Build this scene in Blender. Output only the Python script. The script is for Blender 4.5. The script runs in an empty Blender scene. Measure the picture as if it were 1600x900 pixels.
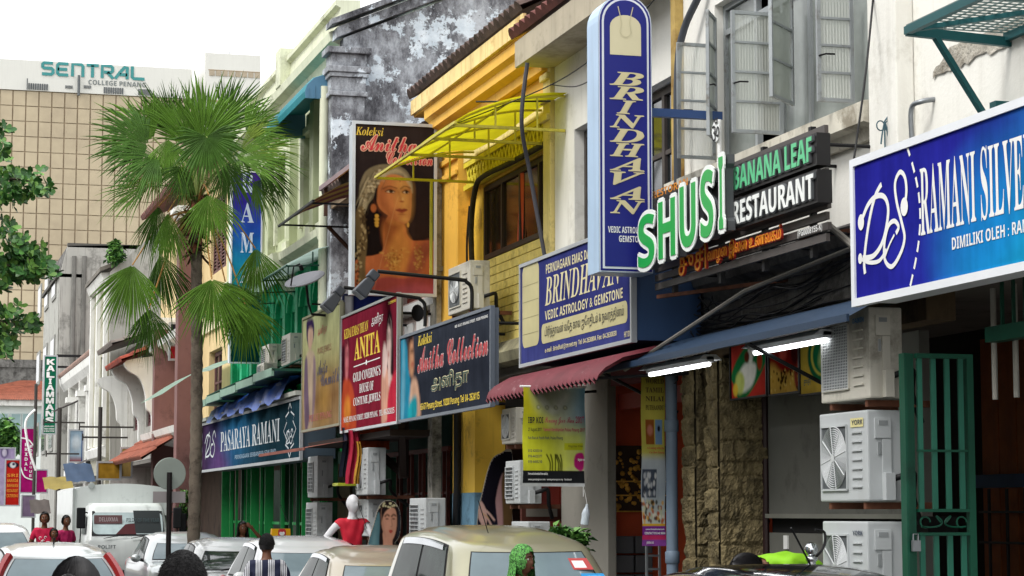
import bpy, bmesh, math, random
import numpy as np
from mathutils import Vector, Matrix
random.seed(7)
SC = bpy.context.scene
COL = SC.collection
R = math.radians
# ---------------------------------------------------------------- camera
FPX = 3400.0
VPX, VPY = -170.0, 800.0          # where the street's parallel lines meet, in photo pixels
CAM = Vector((0.0, 0.0, 1.75))
PITCH = math.atan((VPY - 450) / FPX)
YAW = math.atan((800 - VPX) / math.hypot(FPX, VPY - 450))
FW = Vector((math.sin(YAW) * math.cos(PITCH), math.cos(YAW) * math.cos(PITCH), math.sin(PITCH)))
RT = Vector((math.cos(YAW), -math.sin(YAW), 0))
UP = RT.cross(FW)
cd = bpy.data.cameras.new('street_camera')
cd.sensor_width = 36.0
cd.lens = 36.0 * FPX / 1600.0
cd.clip_start = 0.1
cd.clip_end = 3000
cam = bpy.data.objects.new('street_camera', cd)
COL.objects.link(cam)
cam.location = CAM
cam.rotation_euler = Matrix((RT, UP, -FW)).transposed().to_euler()
SC.camera = cam
# ---------------------------------------------------------------- sky and sun (bright overcast)
SUN_EL, SUN_AZ = R(52), R(250)     # azimuth clockwise from +Y: behind and left of the camera
w = bpy.data.worlds.new('World'); SC.world = w; w.use_nodes = True
nt = w.node_tree; nd = nt.nodes; bgn = nd['Background']
sky = nd.new('ShaderNodeTexSky'); sky.sky_type = 'NISHITA'; sky.sun_disc = False
sky.sun_elevation = SUN_EL; sky.sun_rotation = SUN_AZ
sky.air_density = 1.0; sky.dust_density = 6.0; sky.ozone_density = 1.0
hs = nd.new('ShaderNodeHueSaturation'); hs.inputs['Saturation'].default_value = 0.12
nt.links.new(sky.outputs[0], hs.inputs['Color'])
# a veil of cloud: the clear sky is mixed towards an even white
cl = nd.new('ShaderNodeMix'); cl.data_type = 'RGBA'; cl.inputs[0].default_value = 0.75
nt.links.new(hs.outputs[0], cl.inputs[6]); cl.inputs[7].default_value = (9.6, 9.7, 9.8, 1)
nt.links.new(cl.outputs[2], bgn.inputs['Color'])
bgn.inputs['Strength'].default_value = 0.15
sl = bpy.data.lights.new('sun', 'SUN'); sl.energy = 1.4; sl.angle = R(18); sl.color = (1.0, 0.975, 0.94)
so = bpy.data.objects.new('sun', sl); COL.objects.link(so)
sd = Vector((math.sin(SUN_AZ) * math.cos(SUN_EL), math.cos(SUN_AZ) * math.cos(SUN_EL), math.sin(SUN_EL)))
so.rotation_euler = sd.to_track_quat('Z', 'Y').to_euler()
SC.view_settings.view_transform = 'Standard'; SC.view_settings.look = 'None'
SC.view_settings.exposure = 0.58; SC.view_settings.gamma = 1.0
SC.view_settings.use_curve_mapping = False
SC.render.engine = 'CYCLES'
SC.cycles.max_bounces = 5; SC.cycles.diffuse_bounces = 3; SC.cycles.glossy_bounces = 3
SC.cycles.transmission_bounces = 4; SC.cycles.transparent_max_bounces = 8
SC.cycles.caustics_reflective = False; SC.cycles.caustics_refractive = False
SC.cycles.use_denoising = True
# ---------------------------------------------------------------- photo measuring: a pixel on a real plane
def ray(px, py): return RT * (px - 800) + UP * (450 - py) + FW * FPX
def at_x(px, py, x):
    d = ray(px, py); return CAM + d * ((x - CAM.x) / d.x)
def at_y(px, py, y):
    d = ray(px, py); return CAM + d * ((y - CAM.y) / d.y)
def Y(px, x, py=600): return at_x(px, py, x).y
def Z(px, py, x): return at_x(px, py, x).z
# ---------------------------------------------------------------- colours and materials
def lin(h, k=1.0):
    h = h.lstrip('#'); o = []
    for i in (0, 2, 4):
        c = int(h[i:i+2], 16) / 255
        o.append(min(0.92, k * (c / 12.92 if c <= 0.04045 else ((c + 0.055) / 1.055) ** 2.4)))
    return tuple(o) + (1.0,)
MATS = {}
def M(name, col, rough=0.6, metal=0.0, var=0.15, scale=2.0, bump=0.0, bscale=60.0, stain=None, samt=0.0,
      sscale=1.2, streak=0.0, coat=0.0, spec=0.3, emit=0.0, trans=0.0, alpha=1.0, zdirt=None, sub=0.0):
    """Painted / plastered / printed surface: base colour with large and fine variation, stains and vertical streaks."""
    if name in MATS: return MATS[name]
    m = bpy.data.materials.new(name); m.use_nodes = True; MATS[name] = m
    n = m.node_tree.nodes; L = m.node_tree.links; b = n['Principled BSDF']
    c = lin(col) if isinstance(col, str) else tuple(col)
    b.inputs['Roughness'].default_value = rough; b.inputs['Metallic'].default_value = metal
    b.inputs['Specular IOR Level'].default_value = spec
    b.inputs['Coat Weight'].default_value = coat; b.inputs['Coat Roughness'].default_value = 0.06
    b.inputs['Transmission Weight'].default_value = trans; b.inputs['Alpha'].default_value = alpha
    tc = n.new('ShaderNodeTexCoord'); oi = n.new('ShaderNodeObjectInfo')
    ad = n.new('ShaderNodeVectorMath'); ad.operation = 'MULTIPLY_ADD'
    cmb = n.new('ShaderNodeCombineXYZ')
    for k in range(3): L.new(oi.outputs['Random'], cmb.inputs[k])
    L.new(cmb.outputs[0], ad.inputs[0]); ad.inputs[1].default_value = (13, 17, 19); L.new(tc.outputs['Object'], ad.inputs[2])
    vec = ad.outputs[0]
    def noise(s, det=5, v=None, ro=0.6):
        q = n.new('ShaderNodeTexNoise'); q.inputs['Scale'].default_value = s; q.inputs['Detail'].default_value = det
        q.inputs['Roughness'].default_value = ro; L.new(v or vec, q.inputs['Vector']); return q.outputs['Fac']
    def mapr(f, a, bb, c0, c1):
        q = n.new('ShaderNodeMapRange'); q.inputs[1].default_value = a; q.inputs[2].default_value = bb
        q.inputs[3].default_value = c0; q.inputs[4].default_value = c1; L.new(f, q.inputs[0]); return q.outputs[0]
    def mix(f, a, bb, mode='MIX'):
        q = n.new('ShaderNodeMix'); q.data_type = 'RGBA'; q.blend_type = mode
        for s, val in ((0, f), (6, a), (7, bb)):
            if isinstance(val, (int, float)): q.inputs[s].default_value = val
            elif isinstance(val, tuple): q.inputs[s].default_value = val
            else: L.new(val, q.inputs[s])
        return q.outputs[2]
    cur = c
    if var > 0:
        hi = tuple(min(1, x * (1 + var * .6)) for x in c[:3]) + (1,); lo = tuple(x * (1 - var) for x in c[:3]) + (1,)
        cur = mix(mapr(noise(scale), 0.3, 0.7, 0, 1), lo, hi)
    if stain and samt > 0:
        s1 = mapr(noise(sscale, 9, ro=.72), 0.62 - samt * .3, 0.72 - samt * .15, 0, 0.85)
        cur = mix(s1, cur, lin(stain))
    if streak > 0:
        mp = n.new('ShaderNodeMapping'); mp.inputs['Scale'].default_value = (5, 5, 0.35); L.new(vec, mp.inputs[0])
        s2 = mapr(noise(1.6, 6, mp.outputs[0]), 0.52, 0.75, 0, streak)
        cur = mix(s2, cur, lin(stain) if stain else tuple(x * .3 for x in c[:3]) + (1,))
    if cur is c: b.inputs['Base Color'].default_value = c
    else: L.new(cur, b.inputs['Base Color'])
    if emit > 0:
        b.inputs['Emission Color'].default_value = c; b.inputs['Emission Strength'].default_value = emit
    if bump > 0:
        bp = n.new('ShaderNodeBump'); bp.inputs['Strength'].default_value = bump; bp.inputs['Distance'].default_value = 0.02
        L.new(noise(bscale, 4), bp.inputs['Height']); L.new(bp.outputs[0], b.inputs['Normal'])
    return m
def print_mat(name='printed_ink', rough=0.5):
    """Ink on vinyl: the print's own colours are stored per vertex."""
    if name in MATS: return MATS[name]
    m = bpy.data.materials.new(name); m.use_nodes = True; MATS[name] = m
    n = m.node_tree.nodes; L = m.node_tree.links; b = n['Principled BSDF']
    a = n.new('ShaderNodeAttribute'); a.attribute_name = 'ink'
    tc = n.new('ShaderNodeTexCoord'); q = n.new('ShaderNodeTexNoise'); q.inputs['Scale'].default_value = 3; q.inputs['Detail'].default_value = 6
    L.new(tc.outputs['Object'], q.inputs['Vector'])
    mr = n.new('ShaderNodeMapRange'); mr.inputs[1].default_value = .3; mr.inputs[2].default_value = .7; mr.inputs[3].default_value = .62; mr.inputs[4].default_value = .92
    q2 = n.new('ShaderNodeTexNoise'); q2.inputs['Scale'].default_value = 1.5; q2.inputs['Detail'].default_value = 8; mp = n.new('ShaderNodeMapping'); mp.inputs['Scale'].default_value = (9, 9, .5); L.new(tc.outputs['Object'], mp.inputs[0]); L.new(mp.outputs[0], q2.inputs['Vector'])
    ml = n.new('ShaderNodeMath'); ml.operation = 'MULTIPLY_ADD'; L.new(q2.outputs['Fac'], ml.inputs[0]); ml.inputs[1].default_value = .5; L.new(q.outputs['Fac'], ml.inputs[2]); ad = n.new('ShaderNodeMath'); ad.operation = 'SUBTRACT'; L.new(ml.outputs[0], ad.inputs[0]); ad.inputs[1].default_value = .25
    L.new(ad.outputs[0], mr.inputs[0])
    mx = n.new('ShaderNodeVectorMath'); mx.operation = 'SCALE'; L.new(a.outputs['Color'], mx.inputs[0]); L.new(mr.outputs[0], mx.inputs['Scale'])
    L.new(mx.outputs[0], b.inputs['Base Color']); b.inputs['Roughness'].default_value = rough; b.inputs['Specular IOR Level'].default_value = 0
    return m
# ---------------------------------------------------------------- mesh builder
ORG = {}
class MB:
    def __init__(s): s.v = []; s.f = []; s.m = []; s.mats = []; s.ink = None
    def mi(s, mat):
        if mat not in s.mats: s.mats.append(mat)
        return s.mats.index(mat)
    def add(s, vs, fs, mat):
        o = len(s.v); k = s.mi(mat); s.v.extend([tuple(p) for p in vs])
        for f in fs: s.f.append([i + o for i in f]); s.m.append(k)
        return s
    def quad(s, a, b, c, d, mat): return s.add([a, b, c, d], [(0, 1, 2, 3)], mat)
    def box(s, a, b, mat):
        x0, x1 = sorted((a[0], b[0])); y0, y1 = sorted((a[1], b[1])); z0, z1 = sorted((a[2], b[2]))
        vs = [(x0,y0,z0),(x1,y0,z0),(x1,y1,z0),(x0,y1,z0),(x0,y0,z1),(x1,y0,z1),(x1,y1,z1),(x0,y1,z1)]
        return s.add(vs, [(0,3,2,1),(4,5,6,7),(0,1,5,4),(1,2,6,5),(2,3,7,6),(3,0,4,7)], mat)
    def obox(s, c, U, V, N, a, b, d, mat):
        """box centred at c with half sizes a,b,d along unit axes U,V,N"""
        c = Vector(c); vs = []
        for k in (-1, 1):
            for i, j in ((-1,-1),(1,-1),(1,1),(-1,1)): vs.append(c + U*a*i + V*b*j + N*d*k)
        return s.add(vs, [(0,3,2,1),(4,5,6,7),(0,1,5,4),(1,2,6,5),(2,3,7,6),(3,0,4,7)], mat)
    def bar(s, p, q, w, h, mat, up=(0,0,1)):
        p = Vector(p); q = Vector(q); N = (q - p); ln = N.length; N.normalize(); up = Vector(up)
        if abs(N.dot(up)) > .98: up = Vector((0,1,0))
        U = N.cross(up).normalized(); V = U.cross(N)
        return s.obox((p+q)/2, U, V, N, w/2, h/2, ln/2, mat)
    def tube(s, pts, r, mat, seg=8, cap=True, r1=None):
        pts = [Vector(p) for p in pts]; n = len(pts); vs = []; fs = []
        t0 = (pts[1]-pts[0]).normalized(); up = Vector((0,0,1)) if abs(t0.z) < .9 else Vector((1,0,0))
        U = t0.cross(up).normalized()
        for i, p in enumerate(pts):
            t = (pts[min(i+1,n-1)] - pts[max(i-1,0)]).normalized()
            U = (U - t*U.dot(t)).normalized(); V = t.cross(U)
            rr = r if not isinstance(r, (list, tuple)) else r[i]
            if r1 is not None: rr = r + (r1-r)*i/(n-1)
            for k in range(seg):
                a = 2*math.pi*k/seg; vs.append(p + U*math.cos(a)*rr + V*math.sin(a)*rr)
        for i in range(n-1):
            for k in range(seg):
                k2 = (k+1) % seg; fs.append((i*seg+k, i*seg+k2, (i+1)*seg+k2, (i+1)*seg+k))
        if cap: fs.append(tuple(range(seg))[::-1]); fs.append(tuple((n-1)*seg+k for k in range(seg)))
        return s.add(vs, fs, mat)
    def lathe(s, prof, c, mat, seg=16, axis=(0,0,1), cap=True):
        N = Vector(axis).normalized(); up = Vector((1,0,0)) if abs(N.x) < .9 else Vector((0,1,0))
        U = N.cross(up).normalized(); V = N.cross(U); c = Vector(c); vs = []; fs = []
        for r, h in prof:
            for k in range(seg):
                a = 2*math.pi*k/seg; vs.append(c + N*h + U*math.cos(a)*r + V*math.sin(a)*r)
        for i in range(len(prof)-1):
            for k in range(seg):
                k2 = (k+1) % seg; fs.append((i*seg+k, i*seg+k2, (i+1)*seg+k2, (i+1)*seg+k))
        if cap: fs.append(tuple(range(seg))[::-1]); fs.append(tuple((len(prof)-1)*seg+k for k in range(seg)))
        return s.add(vs, fs, mat)
    def prism(s, poly, O, U, V, N, d, mat, back=True):
        """extruded outline: poly in (u,v) at O, thickness d along N (front at N*d)"""
        O = Vector(O); U = Vector(U); V = Vector(V); N = Vector(N); n = len(poly)
        vs = [O+U*a+V*b for a, b in poly] + [O+U*a+V*b+N*d for a, b in poly]
        fs = [tuple(range(n, 2*n))] + [(i, (i+1) % n, n+(i+1) % n, n+i) for i in range(n)]
        if back: fs.append(tuple(range(n))[::-1])
        return s.add(vs, fs, mat)
    def loft(s, loops, mat, close=True, cap0=False, cap1=False):
        n = len(loops[0]); vs = [p for l in loops for p in l]; fs = []
        for i in range(len(loops)-1):
            for k in range(n if close else n-1):
                k2 = (k+1) % n; fs.append((i*n+k, i*n+k2, (i+1)*n+k2, (i+1)*n+k))
        if cap0: fs.append(tuple(range(n))[::-1])
        if cap1: fs.append(tuple((len(loops)-1)*n+k for k in range(n)))
        return s.add(vs, fs, mat)
    def ellipsoid(s, c, r, mat, seg=14, rings=9, rot=None):
        c = Vector(c); vs = []; fs = []
        for i in range(rings+1):
            t = math.pi*i/rings
            for k in range(seg):
                a = 2*math.pi*k/seg; p = Vector((r[0]*math.sin(t)*math.cos(a), r[1]*math.sin(t)*math.sin(a), r[2]*math.cos(t)))
                if rot: p = rot @ p
                vs.append(c+p)
        for i in range(rings):
            for k in range(seg):
                k2 = (k+1) % seg; fs.append((i*seg+k, (i+1)*seg+k, (i+1)*seg+k2, i*seg+k2))
        return s.add(vs, fs, mat)
    def wall_x(s, x, th, y0, y1, z0, z1, holes, mat, rmat=None):
        """wall in the plane x (front, facing -x), thickness th behind it, with rectangular openings (ya,yb,za,zb)"""
        ys = sorted({y0, y1, *[min(max(h[i], y0), y1) for h in holes for i in (0, 1)]})
        zs = sorted({z0, z1, *[min(max(h[i], z0), z1) for h in holes for i in (2, 3)]})
        for a, b in zip(ys, ys[1:]):
            for c, d in zip(zs, zs[1:]):
                ym, zm = (a+b)/2, (c+d)/2
                if any(h[0] < ym < h[1] and h[2] < zm < h[3] for h in holes): continue
                s.quad((x,b,c),(x,a,c),(x,a,d),(x,b,d), mat)
                s.quad((x+th,a,c),(x+th,b,c),(x+th,b,d),(x+th,a,d), mat)
        rm = rmat or mat
        for ya, yb, za, zb in holes:
            s.quad((x,ya,za),(x+th,ya,za),(x+th,ya,zb),(x,ya,zb), rm); s.quad((x,yb,zb),(x+th,yb,zb),(x+th,yb,za),(x,yb,za), rm)
            s.quad((x,ya,za),(x,yb,za),(x+th,yb,za),(x+th,ya,za), rm); s.quad((x,ya,zb),(x+th,ya,zb),(x+th,yb,zb),(x,yb,zb), rm)
        s.quad((x,y0,z0),(x,y0,z1),(x+th,y0,z1),(x+th,y0,z0), mat); s.quad((x,y1,z0),(x+th,y1,z0),(x+th,y1,z1),(x,y1,z1), mat)
        s.quad((x,y0,z1),(x,y1,z1),(x+th,y1,z1),(x+th,y0,z1), mat); s.quad((x,y0,z0),(x+th,y0,z0),(x+th,y1,z0),(x,y1,z0), mat)
        return s
    def build(s, name, parent=None, smooth=None, bevel=0.0, local=False, label=None):
        """link everything collected so far as ONE mesh object; world coordinates unless local"""
        me = bpy.data.meshes.new(name); org = Vector((0,0,0))
        if parent is not None and not local: org = ORG[parent.name]
        vs = [(p[0]-org.x, p[1]-org.y, p[2]-org.z) for p in s.v]
        me.from_pydata(vs, [], s.f)
        for m in s.mats: me.materials.append(m)
        me.polygons.foreach_set('material_index', s.m)
        if s.ink is not None:
            at = me.color_attributes.new('ink', 'FLOAT_COLOR', 'POINT'); at.data.foreach_set('color', s.ink.astype(np.float32).ravel())
        if bevel > 0:
            bm = bmesh.new(); bm.from_mesh(me); bmesh.ops.remove_doubles(bm, verts=bm.verts, dist=1e-5)
            ed = [e for e in bm.edges if len(e.link_faces) == 2 and e.calc_face_angle(0) > 0.6]
            bmesh.ops.bevel(bm, geom=ed, offset=bevel, segments=2, profile=0.6, affect='EDGES', clamp_overlap=True)
            bm.to_mesh(me); bm.free()
        me.validate(); me.update()
        if smooth is not None:
            me.polygons.foreach_set('use_smooth', [True]*len(me.polygons)); me.set_sharp_from_angle(angle=R(smooth))
        o = bpy.data.objects.new(name, me); COL.objects.link(o)
        if parent is not None: o.parent = parent; ORG[o.name] = Vector((0,0,0)) if local else org
        else: ORG[o.name] = Vector((0,0,0))
        if label: o['label'] = label
        return o
def tag(o, label=None, cat=None, group=None, kind=None):
    if label: o['label'] = label
    if cat: o['category'] = cat
    if group: o['group'] = group
    if kind: o['kind'] = kind
    return o
def thing(name, label, cat, loc=(0,0,0), rz=0.0, group=None):
    o = bpy.data.objects.new(name, None); COL.objects.link(o); o.empty_display_size = .2
    o.location = loc; o.rotation_euler = (0, 0, rz); ORG[o.name] = Vector(loc)
    return tag(o, label, cat, group)
def copy_tree(root, loc, rz=None, label=None, group=None, scale=None):
    r = root.copy(); COL.objects.link(r); r.location = loc; ORG[r.name] = Vector(loc)
    if rz is not None: r.rotation_euler = (0, 0, rz)
    if scale: r.scale = scale
    if label: r['label'] = label
    if group: r['group'] = group
    for ch in root.children:
        c = ch.copy(); COL.objects.link(c); c.parent = r
        for g in ch.children:
            d = g.copy(); COL.objects.link(d); d.parent = c
    return r
# ---------------------------------------------------------------- surfaces for signs, lettering
class Surf:
    """a flat sign face: origin bottom-left, U to the right, V up, N towards the viewer"""
    def __init__(s, O, U, V, N, w, h): s.O, s.U, s.V, s.N, s.w, s.h = Vector(O), Vector(U), Vector(V), Vector(N), w, h
    def p(s, u, v, d=0.0): return s.O + s.U*(u*s.w) + s.V*(v*s.h) + s.N*d     # u,v as fractions
def facade_surf(x, ya, yb, z0, z1): return Surf((x, ya, z0), (0,-1,0), (0,0,1), (-1,0,0), ya-yb, z1-z0)   # ya far (left), yb near
def cross_surf(y, x0, x1, z0, z1): return Surf((x0, y, z0), (1,0,0), (0,0,1), (0,-1,0), x1-x0, z1-z0)
STY = {'sansb': (0x1D5D4, 0x1D5EE, 0x1D7EC), 'sansbi': (0x1D63C, 0x1D656, 0x1D7EC), 'serif': (0x1D400, 0x1D41A, 0x1D7CE),
       'serifi': (0x1D468, 0x1D482, 0x1D7CE), 'script': (0x1D4D0, 0x1D4EA, 0x1D7CE)}
def styled(t, st):
    if st not in STY: return t
    A, a, d = STY[st]; o = ''
    for c in t:
        if 'A' <= c <= 'Z': o += chr(A+ord(c)-65)
        elif 'a' <= c <= 'z': o += chr(a+ord(c)-97)
        elif '0' <= c <= '9': o += chr(d+ord(c)-48)
        else: o += c
    return o
TXT = {}
def glyphs(t, st='sansb', ext=0.0):
    """flat (or extruded) outline of a line of text as verts scaled to 0..1 x 0..1, faces"""
    k = (t, st, ext)
    if k in TXT: return TXT[k]
    c = bpy.data.curves.new('lettering', 'FONT'); c.body = styled(t, st); c.resolution_u = 3; c.extrude = ext
    o = bpy.data.objects.new('lettering', c)
    me = bpy.data.meshes.new_from_object(o)
    vs = np.array([v.co[:] for v in me.vertices], float).reshape(-1, 3); fs = [tuple(p.vertices) for p in me.polygons]
    bpy.data.objects.remove(o); bpy.data.curves.remove(c); bpy.data.meshes.remove(me)
    if len(vs) == 0: vs = np.zeros((1, 3))
    lo = vs.min(0); hi = vs.max(0); sz = np.maximum(hi-lo, 1e-6); asp = sz[0]/sz[1]
    vs[:, 0] = (vs[:, 0]-lo[0])/sz[0]; vs[:, 1] = (vs[:, 1]-lo[1])/sz[1]
    if ext > 0: vs[:, 2] = (vs[:, 2]-lo[2])/sz[2]
    TXT[k] = (vs, fs, asp); return TXT[k]
def text(mb, S, t, st, u0, v0, u1, v1, mat, d=0.006, ext=0.0, out=0.0, omat=None, slant=0.0, fit=False):
    """letter the box (fractions of the face); ext = letter depth in metres; out = outline width in metres"""
    vs, fs, asp = glyphs(t, st, 0.01 if ext > 0 else 0.0)
    if fit:   # keep proportions, centred in the box
        W = (u1-u0)*S.w; H = (v1-v0)*S.h
        if W/H > asp: c = (u0+u1)/2; hw = H*asp/2/S.w; u0, u1 = c-hw, c+hw
    def put(du, dv, dd, m):
        pts = []
        for a, b, c in vs:
            u = u0+(u1-u0)*a + slant*(b-.5)*(v1-v0)*S.h/S.w; v = v0+(v1-v0)*b
            pts.append(S.O + S.U*(u*S.w+du) + S.V*(v*S.h+dv) + S.N*(dd + (c*ext if ext > 0 else 0)))
        mb.add(pts, fs, m)
    if out > 0:
        for k in range(8):
            a = k*math.pi/4; put(math.cos(a)*out, math.sin(a)*out, d-.004-.0004*k, omat)
    put(0, 0, d, mat)
def strip(mb, S, pts, wd, mat, d=0.006):
    """a drawn line of width wd metres through face points (fractions)"""
    P = [np.array((u*S.w, v*S.h)) for u, v in pts]; n = len(P); L = []; Rr = []
    for i in range(n):
        t = P[min(i+1, n-1)]-P[max(i-1, 0)]; t = t/max(1e-9, np.hypot(*t)); q = np.array((-t[1], t[0]))*wd/2
        L.append(P[i]+q); Rr.append(P[i]-q)
    vs = [S.O+S.U*a[0]+S.V*a[1]+S.N*d for a in L+Rr]
    mb.add(vs, [(i, n+i, n+i+1, i+1) for i in range(n-1)], mat)
def rect(mb, S, u0, v0, u1, v1, mat, d=0.004, r=0.0):
    if r <= 0: mb.quad(S.p(u0,v0,d), S.p(u1,v0,d), S.p(u1,v1,d), S.p(u0,v1,d), mat); return
    W = (u1-u0)*S.w; H = (v1-v0)*S.h; pts = []
    for cx, cy, a0 in ((W-r, r, -90), (W-r, H-r, 0), (r, H-r, 90), (r, r, 180)):
        for k in range(6):
            a = R(a0+18*k); pts.append((cx+r*math.cos(a), cy+r*math.sin(a)))
    o = S.p(u0, v0, d); mb.add([o+S.U*a+S.V*b for a, b in pts], [tuple(range(len(pts)))], mat)
def disc(mb, S, u, v, r, mat, d=0.006, seg=20, ry=None):
    o = S.p(u, v, d); mb.add([o+S.U*(r*math.cos(2*math.pi*k/seg))+S.V*((ry or r)*math.sin(2*math.pi*k/seg)) for k in range(seg)], [tuple(range(seg))], mat)
def spline(pts, n=8, closed=False):
    P = [np.array(p, float) for p in pts]; N = len(P); o = []
    for i in range(N if closed else N-1):
        a, b, c, d = (P[(i+k) % N] if closed else P[min(max(i+k, 0), N-1)] for k in (-1, 0, 1, 2))
        for j in range(n):
            t = j/n; o.append(.5*((2*b)+(c-a)*t+(2*a-5*b+4*c-d)*t*t+(3*b-a-3*c+d)*t**3))
    if not closed: o.append(P[-1])
    return o
# ---------------------------------------------------------------- painter for printed pictures (ink per vertex)
class Ink:
    def __init__(s, nx, ny, w, h, bg):
        s.nx, s.ny, s.w, s.h = nx, ny, w, h
        X, Yy = np.meshgrid(np.linspace(0, 1, nx+1), np.linspace(0, 1, ny+1)); s.X, s.Yy = X, Yy      # Yy: 0 top, 1 bottom
        s.c = np.ones((ny+1, nx+1, 3)) * np.array(lin(bg)[:3]); s.px = w/nx
    def _mix(s, m, col, a=1.0):
        m = np.clip(m, 0, 1)[..., None]*a; s.c = s.c*(1-m) + np.array(lin(col)[:3] if isinstance(col, str) else col)*m; return s
    def grad(s, stops, ax='y', ang=None):
        t = s.X*math.cos(ang)+s.Yy*math.sin(ang) if ang is not None else (s.Yy if ax == 'y' else s.X)
        ts = [a for a, _ in stops]; cs = np.array([lin(c)[:3] for _, c in stops])
        for k in range(3): s.c[..., k] = np.interp(t, ts, cs[:, k])
        return s
    def ell(s, cx, cy, rx, ry, col, soft=None, a=1.0, rot=0.0):
        """radii as fractions of the width"""
        dx = (s.X-cx)*s.w; dy = (s.Yy-cy)*s.h; c, n = math.cos(rot), math.sin(rot)
        q = np.sqrt(((dx*c+dy*n)/(rx*s.w))**2 + ((-dx*n+dy*c)/(ry*s.w))**2)
        sf = (soft if soft else s.px/(min(rx, ry)*s.w)*1.2); return s._mix((1+sf/2-q)/sf, col, a)
    def poly(s, pts, col, soft=None, a=1.0, smooth=True):
        P = np.array(spline(pts, 5, True) if smooth else pts, float)*np.array([s.w, s.h]); px, py = s.X*s.w, s.Yy*s.h
        ins = np.zeros_like(px, bool); dm = np.full_like(px, 1e9)
        for (x0, y0), (x1, y1) in zip(P, np.roll(P, -1, 0)):
            if y0 != y1:
                cnd = ((y0 > py) != (y1 > py)) & (px < (x1-x0)*(py-y0)/(y1-y0)+x0); ins ^= cnd
            ex, ey = x1-x0, y1-y0; l2 = max(ex*ex+ey*ey, 1e-12); t = np.clip(((px-x0)*ex+(py-y0)*ey)/l2, 0, 1)
            dm = np.minimum(dm, np.hypot(px-x0-t*ex, py-y0-t*ey))
        d = np.where(ins, -dm, dm); sf = soft*s.w if soft else s.px*1.3; return s._mix(.5-d/sf, col, a)
    def line(s, pts, wd, col, a=1.0, soft=None):
        P = np.array(spline(pts, 5), float)*np.array([s.w, s.h]); px, py = s.X*s.w, s.Yy*s.h; dm = np.full_like(px, 1e9)
        for (x0, y0), (x1, y1) in zip(P, P[1:]):
            ex, ey = x1-x0, y1-y0; l2 = max(ex*ex+ey*ey, 1e-12); t = np.clip(((px-x0)*ex+(py-y0)*ey)/l2, 0, 1)
            dm = np.minimum(dm, np.hypot(px-x0-t*ex, py-y0-t*ey))
        sf = soft*s.w if soft else s.px*1.3; return s._mix(.5-(dm-wd*s.w/2)/sf, col, a)
    def rect(s, x0, y0, x1, y1, col, a=1.0): return s._mix(((s.X >= x0) & (s.X <= x1) & (s.Yy >= y0) & (s.Yy <= y1)).astype(float), col, a)
    def grain(s, amt, n=24, seed=1):
        g = np.random.RandomState(seed).rand(n, n); yi = s.Yy*(n-1.001); xi = s.X*(n-1.001); y0 = yi.astype(int); x0 = xi.astype(int); fy = yi-y0; fx = xi-x0
        v = g[y0, x0]*(1-fy)*(1-fx)+g[y0+1, x0]*fy*(1-fx)+g[y0, x0+1]*(1-fy)*fx+g[y0+1, x0+1]*fy*fx
        s.c = s.c*(1+amt*(v-.5))[..., None]; return s
    def mesh(s, S, parent, name='printed_face', d=0.003, rough=None, u0=0, v0=0, u1=1, v1=1, bend=None):
        mb = MB(); mt = print_mat() if rough is None else print_mat('printed_ink_%d' % int(rough*100), rough); nx, ny = s.nx, s.ny; vs = []
        for j in range(ny+1):
            for i in range(nx+1):
                a, b = i/nx, 1-j/ny; vs.append(S.p(u0+(u1-u0)*a, v0+(v1-v0)*b, d+(bend(a, b) if bend else 0)))
        W = nx+1; fs = [(j*W+i, (j+1)*W+i, (j+1)*W+i+1, j*W+i+1) for j in range(ny) for i in range(nx)]
        mb.add(vs, fs, mt); mb.ink = np.concatenate([np.clip(s.c, 0, .95).reshape(-1, 3), np.ones(((nx+1)*(ny+1), 1))], 1)
        return mb.build(name, parent, smooth=60 if bend else None)
def frame_bars(S, parent, mat, wd=0.04, dp=0.05, back=0.12, bmat=None, name='frame'):
    """four bars round a face plus the closed box behind it"""
    mb = MB()
    for (a, b, c, e) in ((0,0,1,0), (0,1,1,1), (0,0,0,1), (1,0,1,1)):
        p = S.p(a, b, 0); q = S.p(c, e, 0); U = (q-p).normalized()
        p = p - U*wd/2; q = q + U*wd/2
        Vv = S.N.cross(U); mb.obox((p+q)/2 + S.N*(.012-dp/2+.005), U, Vv, S.N, (q-p).length/2-(wd if a == c else 0), wd/2, dp/2, mat)
    mb.build(name, parent)
    b2 = MB(); b2.obox(S.p(.5,.5,-back/2-.001), S.U, S.V, S.N, S.w/2-.004, S.h/2-.004, back/2, bmat or mat)
    b2.build('box_body', parent)
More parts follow.
